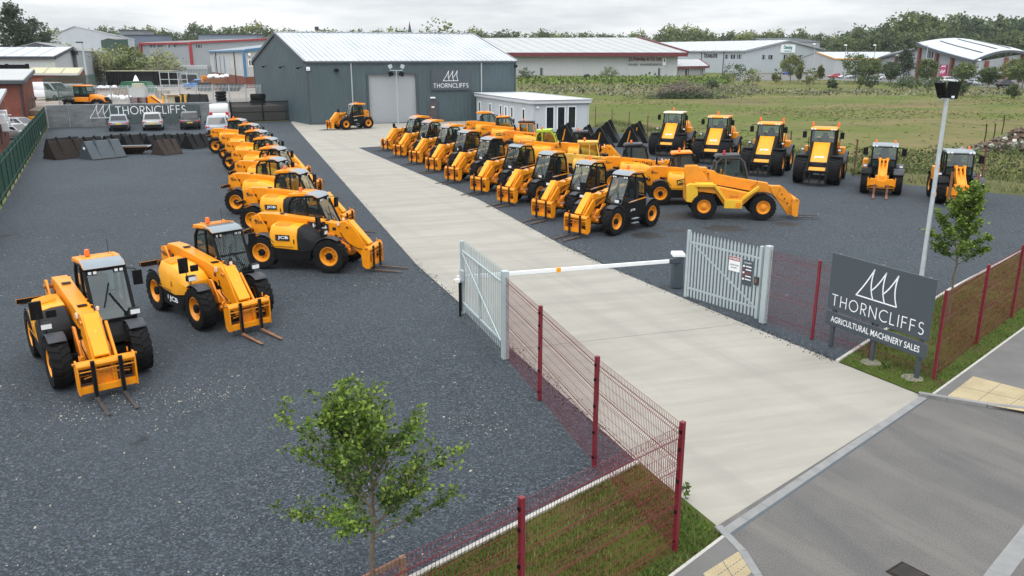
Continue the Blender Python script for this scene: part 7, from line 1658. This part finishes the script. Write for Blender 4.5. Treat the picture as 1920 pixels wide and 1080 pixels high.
tag(b.build('woodland', smooth=0), 'low mass of far trees and hedges along the horizon', 'woodland', kind='stuff')
# named single trees
def single(label, px_, top_px, D, w, mats, base=.12, shape='round', clumps=70, per=24, size=.55, z0=0.0, cat='tree', name='tree', seed=1):
    x = spot(px_, D, z0); hh = zat(top_px, x)-z0; cm = crown_mesh(seed, w, hh*(1-base), mats, clumps, per, size, shape)
    return tree_of(name, label, tuple(x), cm, trunk_mesh(hh*.55, max(.08,hh*.02), seed, w*.5), hh*base)
single('big dark irregular tree at the far left edge above the white roofed shed', 42, 8, 178, 6.2, FT[4], .22, 'cone', 130, 26, .65, PZ, seed=21)
single('dark broad tree beside the big irregular tree at the left edge', 78, 34, 184, 4.2, FT[4], .2, 'round', 70, 22, .6, PZ, seed=22)
single('thin sparse tree between the big dark tree and the gabled works', 112, 56, 190, 3.6, FT[3], .25, 'round', 34, 14, .5, PZ, seed=23)
for i, (px_, w_, ty, m_, lb) in enumerate(((188,4.0,88,5,'pale flowering bush at the left end of the bush row'), (222,4.4,91,5,'pale flowering bush in the middle left of the bush row'), (258,3.8,96,1,'greener bush in the middle of the flowering bush row'), (302,4.8,92,5,'pale flowering bush at the right end of the bush row'), (248,2.6,78,3,'yellow green bush behind the flowering row by the green store'))):
    single(lb, px_, ty, 183+4*(i == 4)*4, w_, FT[m_], .02, 'flat', 80, 24, .5, PZ, 'bush', 'bush', 30+i)
single('tall wispy light green tree rising behind the grey shed roof', 826, 29, 150, 3.4, FT[3], .3, 'round', 60, 12, .5, 0, seed=41)
for i, (px_, w_) in enumerate(((738,5.0),(700+62,4.2),(795,4.0),(850,3.4))): single(f'yellow green bush top {["left of the spire","under the spire","left of the wispy tree","right of the wispy tree"][i]} behind the shed roof', px_, (56,58,60,62)[i], 160, w_*.6, FT[3], .3, 'round', 50, 16, .5, 0, 'bush', 'bush', 50+i)
for i, (px_, ty, D, w_, m_, sh, lb) in enumerate(((1482,104,262,3.6,3,'round','yellow green small tree at the right end of the grey gabled warehouse'), (1602,100,246,3.9,1,'round','round green tree in front of the low white warehouse'), (1628,108,250,3.4,1,'round','green tree just right of the round green tree'), (1692,90,238,3.8,4,'cone','very dark conifer in front of the retail wing'), (1668,116,236,2.8,2,'round','small dark tree left of the dark conifer'),
        (1735,110,232,2.9,1,'round','green tree between the dark conifer and the pink shop board'), (1804,116,228,3.0,1,'round','green tree with some rusty leaves before the valley of the hall'), (1851,128,212,2.6,0,'round','dense bright green tree in front of the right brick pier'), (1893,110,215,3.0,3,'round','light green tree at the right edge before the hall'), (1916,108,205,3.2,1,'round','green tree at the very right edge of the photo beyond the field'),
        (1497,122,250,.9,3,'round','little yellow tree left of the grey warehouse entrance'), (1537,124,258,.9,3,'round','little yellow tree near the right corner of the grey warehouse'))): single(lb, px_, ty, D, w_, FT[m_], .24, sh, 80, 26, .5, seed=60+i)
bs_ = [(1375,116,235,3.4,2,'dark green bush at the corner of the grey gabled warehouse'), (1334,150,205,1.7,2,'dark round bush just right of the log pile'), (1141,125,285,3.0,1,'leafy bush before the food warehouse wall'), (985,126,290,2.8,2,'dark bush at the left end of the food warehouse wall'), (1410,128,225,2.6,3,'straggly bush below the grey gabled warehouse windows'), (1517,128,220,2.0,3,'straggly bush before the grey gabled warehouse door'),
       (1634,140,205,1.8,2,'dark bush on the bank below the round green tree'), (1690,141,200,3.6,2,'wide brown green bush below the dark conifer'), (1728,142,196,3.6,0,'wide bush below the green tree left of the pink board'), (1757,143,205,2.4,2,'bush just left of the parked white car by the pink board'), (1560,146,195,1.1,2,'small dark bush on the bank below the red car'), (1613,142,205,.9,1,'small upright bush below the dark grey car'), (1800,150,170,1.2,0,'small bush on the grass bank right of the floodlights'), (1897,158,160,1.3,0,'small bush on the grass bank below the black car'),
       (1455,128,240,1.2,3,'small bush in front of the warehouse left of its entrance'), (1100,138,270,.8,2,'thin bush before the food warehouse, right of its middle')]
for i, (px_, ty, D, w_, m_, lb) in enumerate(bs_): single(lb, px_, ty, D, w_, FT[m_], .0, 'flat', 34, 20, .42, 0, 'bush', 'bush', 90+i)
def scrub(name, label, cat, pxs, D0, D1, num, h, mats, size, seed, dens=None):
    r = random.Random(seed); b = MB(); k = 0
    while k < num:
        px_ = r.uniform(*pxs); q = spot(px_, r.uniform(D0, D1))
        if dens and r.random() > dens(q): continue
        q.z = abs(r.gauss(0,.5))*h; leaf(b, q, size*r.uniform(.6,1.4), r, mats, up=.9); k += 1
    return tag(b.build(name, smooth=0), label, cat, kind='stuff')
TALL = [mat('tall_weed_dark', (.05,.085,.015), .8, var=.3), mat('tall_weed', (.11,.17,.022), .8, var=.3), mat('tall_weed_light', (.17,.22,.035), .8, var=.3)]
scrub('tall_weeds', 'bright green tall weeds in front of the food warehouse', 'weeds', (972,1372), 232, 300, 3000, .75, TALL, .9, 1, lambda q: .15+max(0, mnoise.noise((q.x*.12, q.y*.05, 6))+.35))
DRYS = [mat('scrub_dark', (.05,.06,.03), .85, var=.3), mat('scrub_grey', (.16,.16,.10), .85, var=.3), mat('scrub_pale', (.25,.24,.17), .85, var=.3)]
scrub('dry_scrub', 'grey green dry scrub between the site office and the log pile', 'scrub', (972,1420), 168, 232, 2600, .28, DRYS, .5, 2, lambda q: .25+.9*max(0, mnoise.noise((q.x*.12, q.y*.07, 3))+.2))
scrub('bank_weeds', 'pale dry weeds along the far edge of the field below the car park', 'weeds', (1380,1925), 168, 198, 1500, .25, DRYS, .5, 3, lambda q: .2+.9*max(0, mnoise.noise((q.x*.1, q.y*.08, 7))+.2))
scrub('bank_weeds', 'green brown weeds behind the telescopic loaders', 'weeds', (1600,1960), 54, 68, 3600, .4, [FB[0],FB[1],DRYS[0]], .22, 4, lambda q: .2+max(0, mnoise.noise((q.x*.4, q.y*.3, 9))+.25))
# log pile, rubble heap
c0_ = at(1285,184); t = thing('log_pile', 'heap of cut branches and brushwood in the field beyond the loaders', 'log pile', tuple(c0_)); r_ = random.Random(8)
b = MB(); w0_ = mat('bare_branch', (.14,.115,.09), .9, var=.3)
for i in range(190):
    u = r_.gauss(0,.42); x = u*7.5; hh = 3.2*math.exp(-(u*1.15)**2*1.8); z = r_.uniform(.1,1)*hh; a = r_.gauss(0,.5) + (0 if r_.random() < .75 else 1.5); L = r_.uniform(1.2,3.6)
    p = Vector((x, r_.uniform(-2.2,2.6), z)); d = Vector((math.cos(a), math.sin(a)*.6, r_.gauss(.05,.22))).normalized(); b.tube([p-d*L/2, p+d*L*.1+Vector((0,0,.15)), p+d*L/2], [r_.uniform(.05,.14),.07,.03], w0_, 5)
b.build('branches', t)
b = MB()
for i in range(1500): u = r_.gauss(0,.45); q = Vector((u*8, r_.uniform(-2.6,-.2), abs(r_.gauss(0,.55)))); leaf(b, q, .42, r_, FT[2])
b.build('brushwood', t, smooth=0)['kind'] = 'stuff'
c0_ = at(1905,282); t = thing('rubble_heap', 'heap of broken rubble and timber at the right edge of the field', 'rubble heap', tuple(c0_)); r_ = random.Random(9)
mt = [CONC, mat('rubble_brown', (.115,.08,.055), .9, var=.3), mat('rubble_grey', (.19,.165,.135), .9, var=.3)]
b = MB()
for i in range(1100):
    u, v = r_.gauss(0,.4), r_.gauss(0,.4); z = 2.0*math.exp(-(u*u+v*v)*2.2)*r_.uniform(.4,1); s = abs(r_.gauss(.13,.10))+.06
    b.box((u*5.2+1.2, v*2.6, z), (s*r_.uniform(.7,2.4), s*r_.uniform(.5,1.4), s*r_.uniform(.4,1)), mt[r_.choices((0,1,2),(.7,5,2))[0]], r_.uniform(0,6), r_.gauss(0,.4), r_.gauss(0,.4))
rb = b.build('rubble', t, smooth=0); rb['kind'] = 'stuff'
b = MB(); q = [];
b.lathe([(0,1.7),(1.2,1.35),(2.6,.65),(3.9,.0)], mt[1], 16, (1.2,0,0), 'z'); o = b.build('earth', t); o.scale = (1.3,.7,1)
b = MB()
for i in range(500): leaf(b, Vector((r_.gauss(0,2.4), r_.uniform(-2.4,-1.2), abs(r_.gauss(0,.4)))), .28, r_, FT[2])
b.build('weeds', t, smooth=0)['kind'] = 'stuff'
# steeple and chimney on the skyline
x = spot(770.5, 620); t = thing('church_spire', 'slender grey church spire on the skyline behind the shed', 'church', tuple(x)); zt_ = zat(40,x)
b = MB(); b.box((0,0,(zt_-12)/2), (4,4,zt_-12), GUARD); b.build('tower', t, smooth=0); b = MB(); b.lathe([(2.2,zt_-12),(0.05,zt_)], GUARD, 8, (0,0,0), 'z'); b.build('spire', t, smooth=20)
x = spot(599.5, 330); t = thing('chimney_stack', 'pale chimney stack above the ridge of the grey shed', 'chimney', tuple(x)); zt_ = zat(50,x)
b = MB(); b.tube([(0,0,0),(0,0,zt_-1)], [.7,.6], WOOD, 10); b.build('stack', t); b = MB(); b.lathe([(.6,zt_-1.2),(.8,zt_-1.1),(.8,zt_),(.5,zt_)], GUARD, 10, (0,0,0), 'z'); b.build('cap', t)
for i, (px_, Y, w_, h_, m_, lb) in enumerate(((286,330,14,4,BLUEP,'long low blue roofed unit above the red trimmed works'), (440,330,22,3.2,LGRY,'blue grey flat unit behind the cream works unit'), (265,350,10,7,GUARD,'dark scaffold like block above the red trimmed works'))):
    x = spot(px_, Y, PZ); t = thing('works_unit', lb, 'building', tuple(x)); hz_ = zat((67,66,58)[i], x)-PZ
    b = MB(); b.box((0,0,hz_/2), (w_,10,hz_), mat(f'far_unit_{i}', ((.12,.15,.20),(.16,.20,.26),(.17,.19,.21))[i], .7)); b.build('wall', t, smooth=0); b = MB(); b.box((0,0,hz_+.15), (w_+.6,10.6,.3), GUARD); b.build('roof', t, smooth=0)

# ------------------------------------------------------------------ a little haze in the air
HZM = bpy.data.materials.new('haze'); HZM.use_nodes = True; n = HZM.node_tree; n.nodes.clear()
o_ = n.nodes.new('ShaderNodeOutputMaterial'); v_ = n.nodes.new('ShaderNodeVolumePrincipled'); v_.inputs['Color'].default_value = (.86,.90,.95,1); v_.inputs['Density'].default_value = .00012; v_.inputs['Anisotropy'].default_value = .2
n.links.new(v_.outputs[0], o_.inputs['Volume'])
mb = MB(); mb.box((0, 2700, 20.5), (8200, 5800, 45), HZM); hz = mb.build('haze', smooth=0); hz['kind'] = 'stuff'; hz['label'] = 'thin pale haze in the air'; hz['category'] = 'haze'
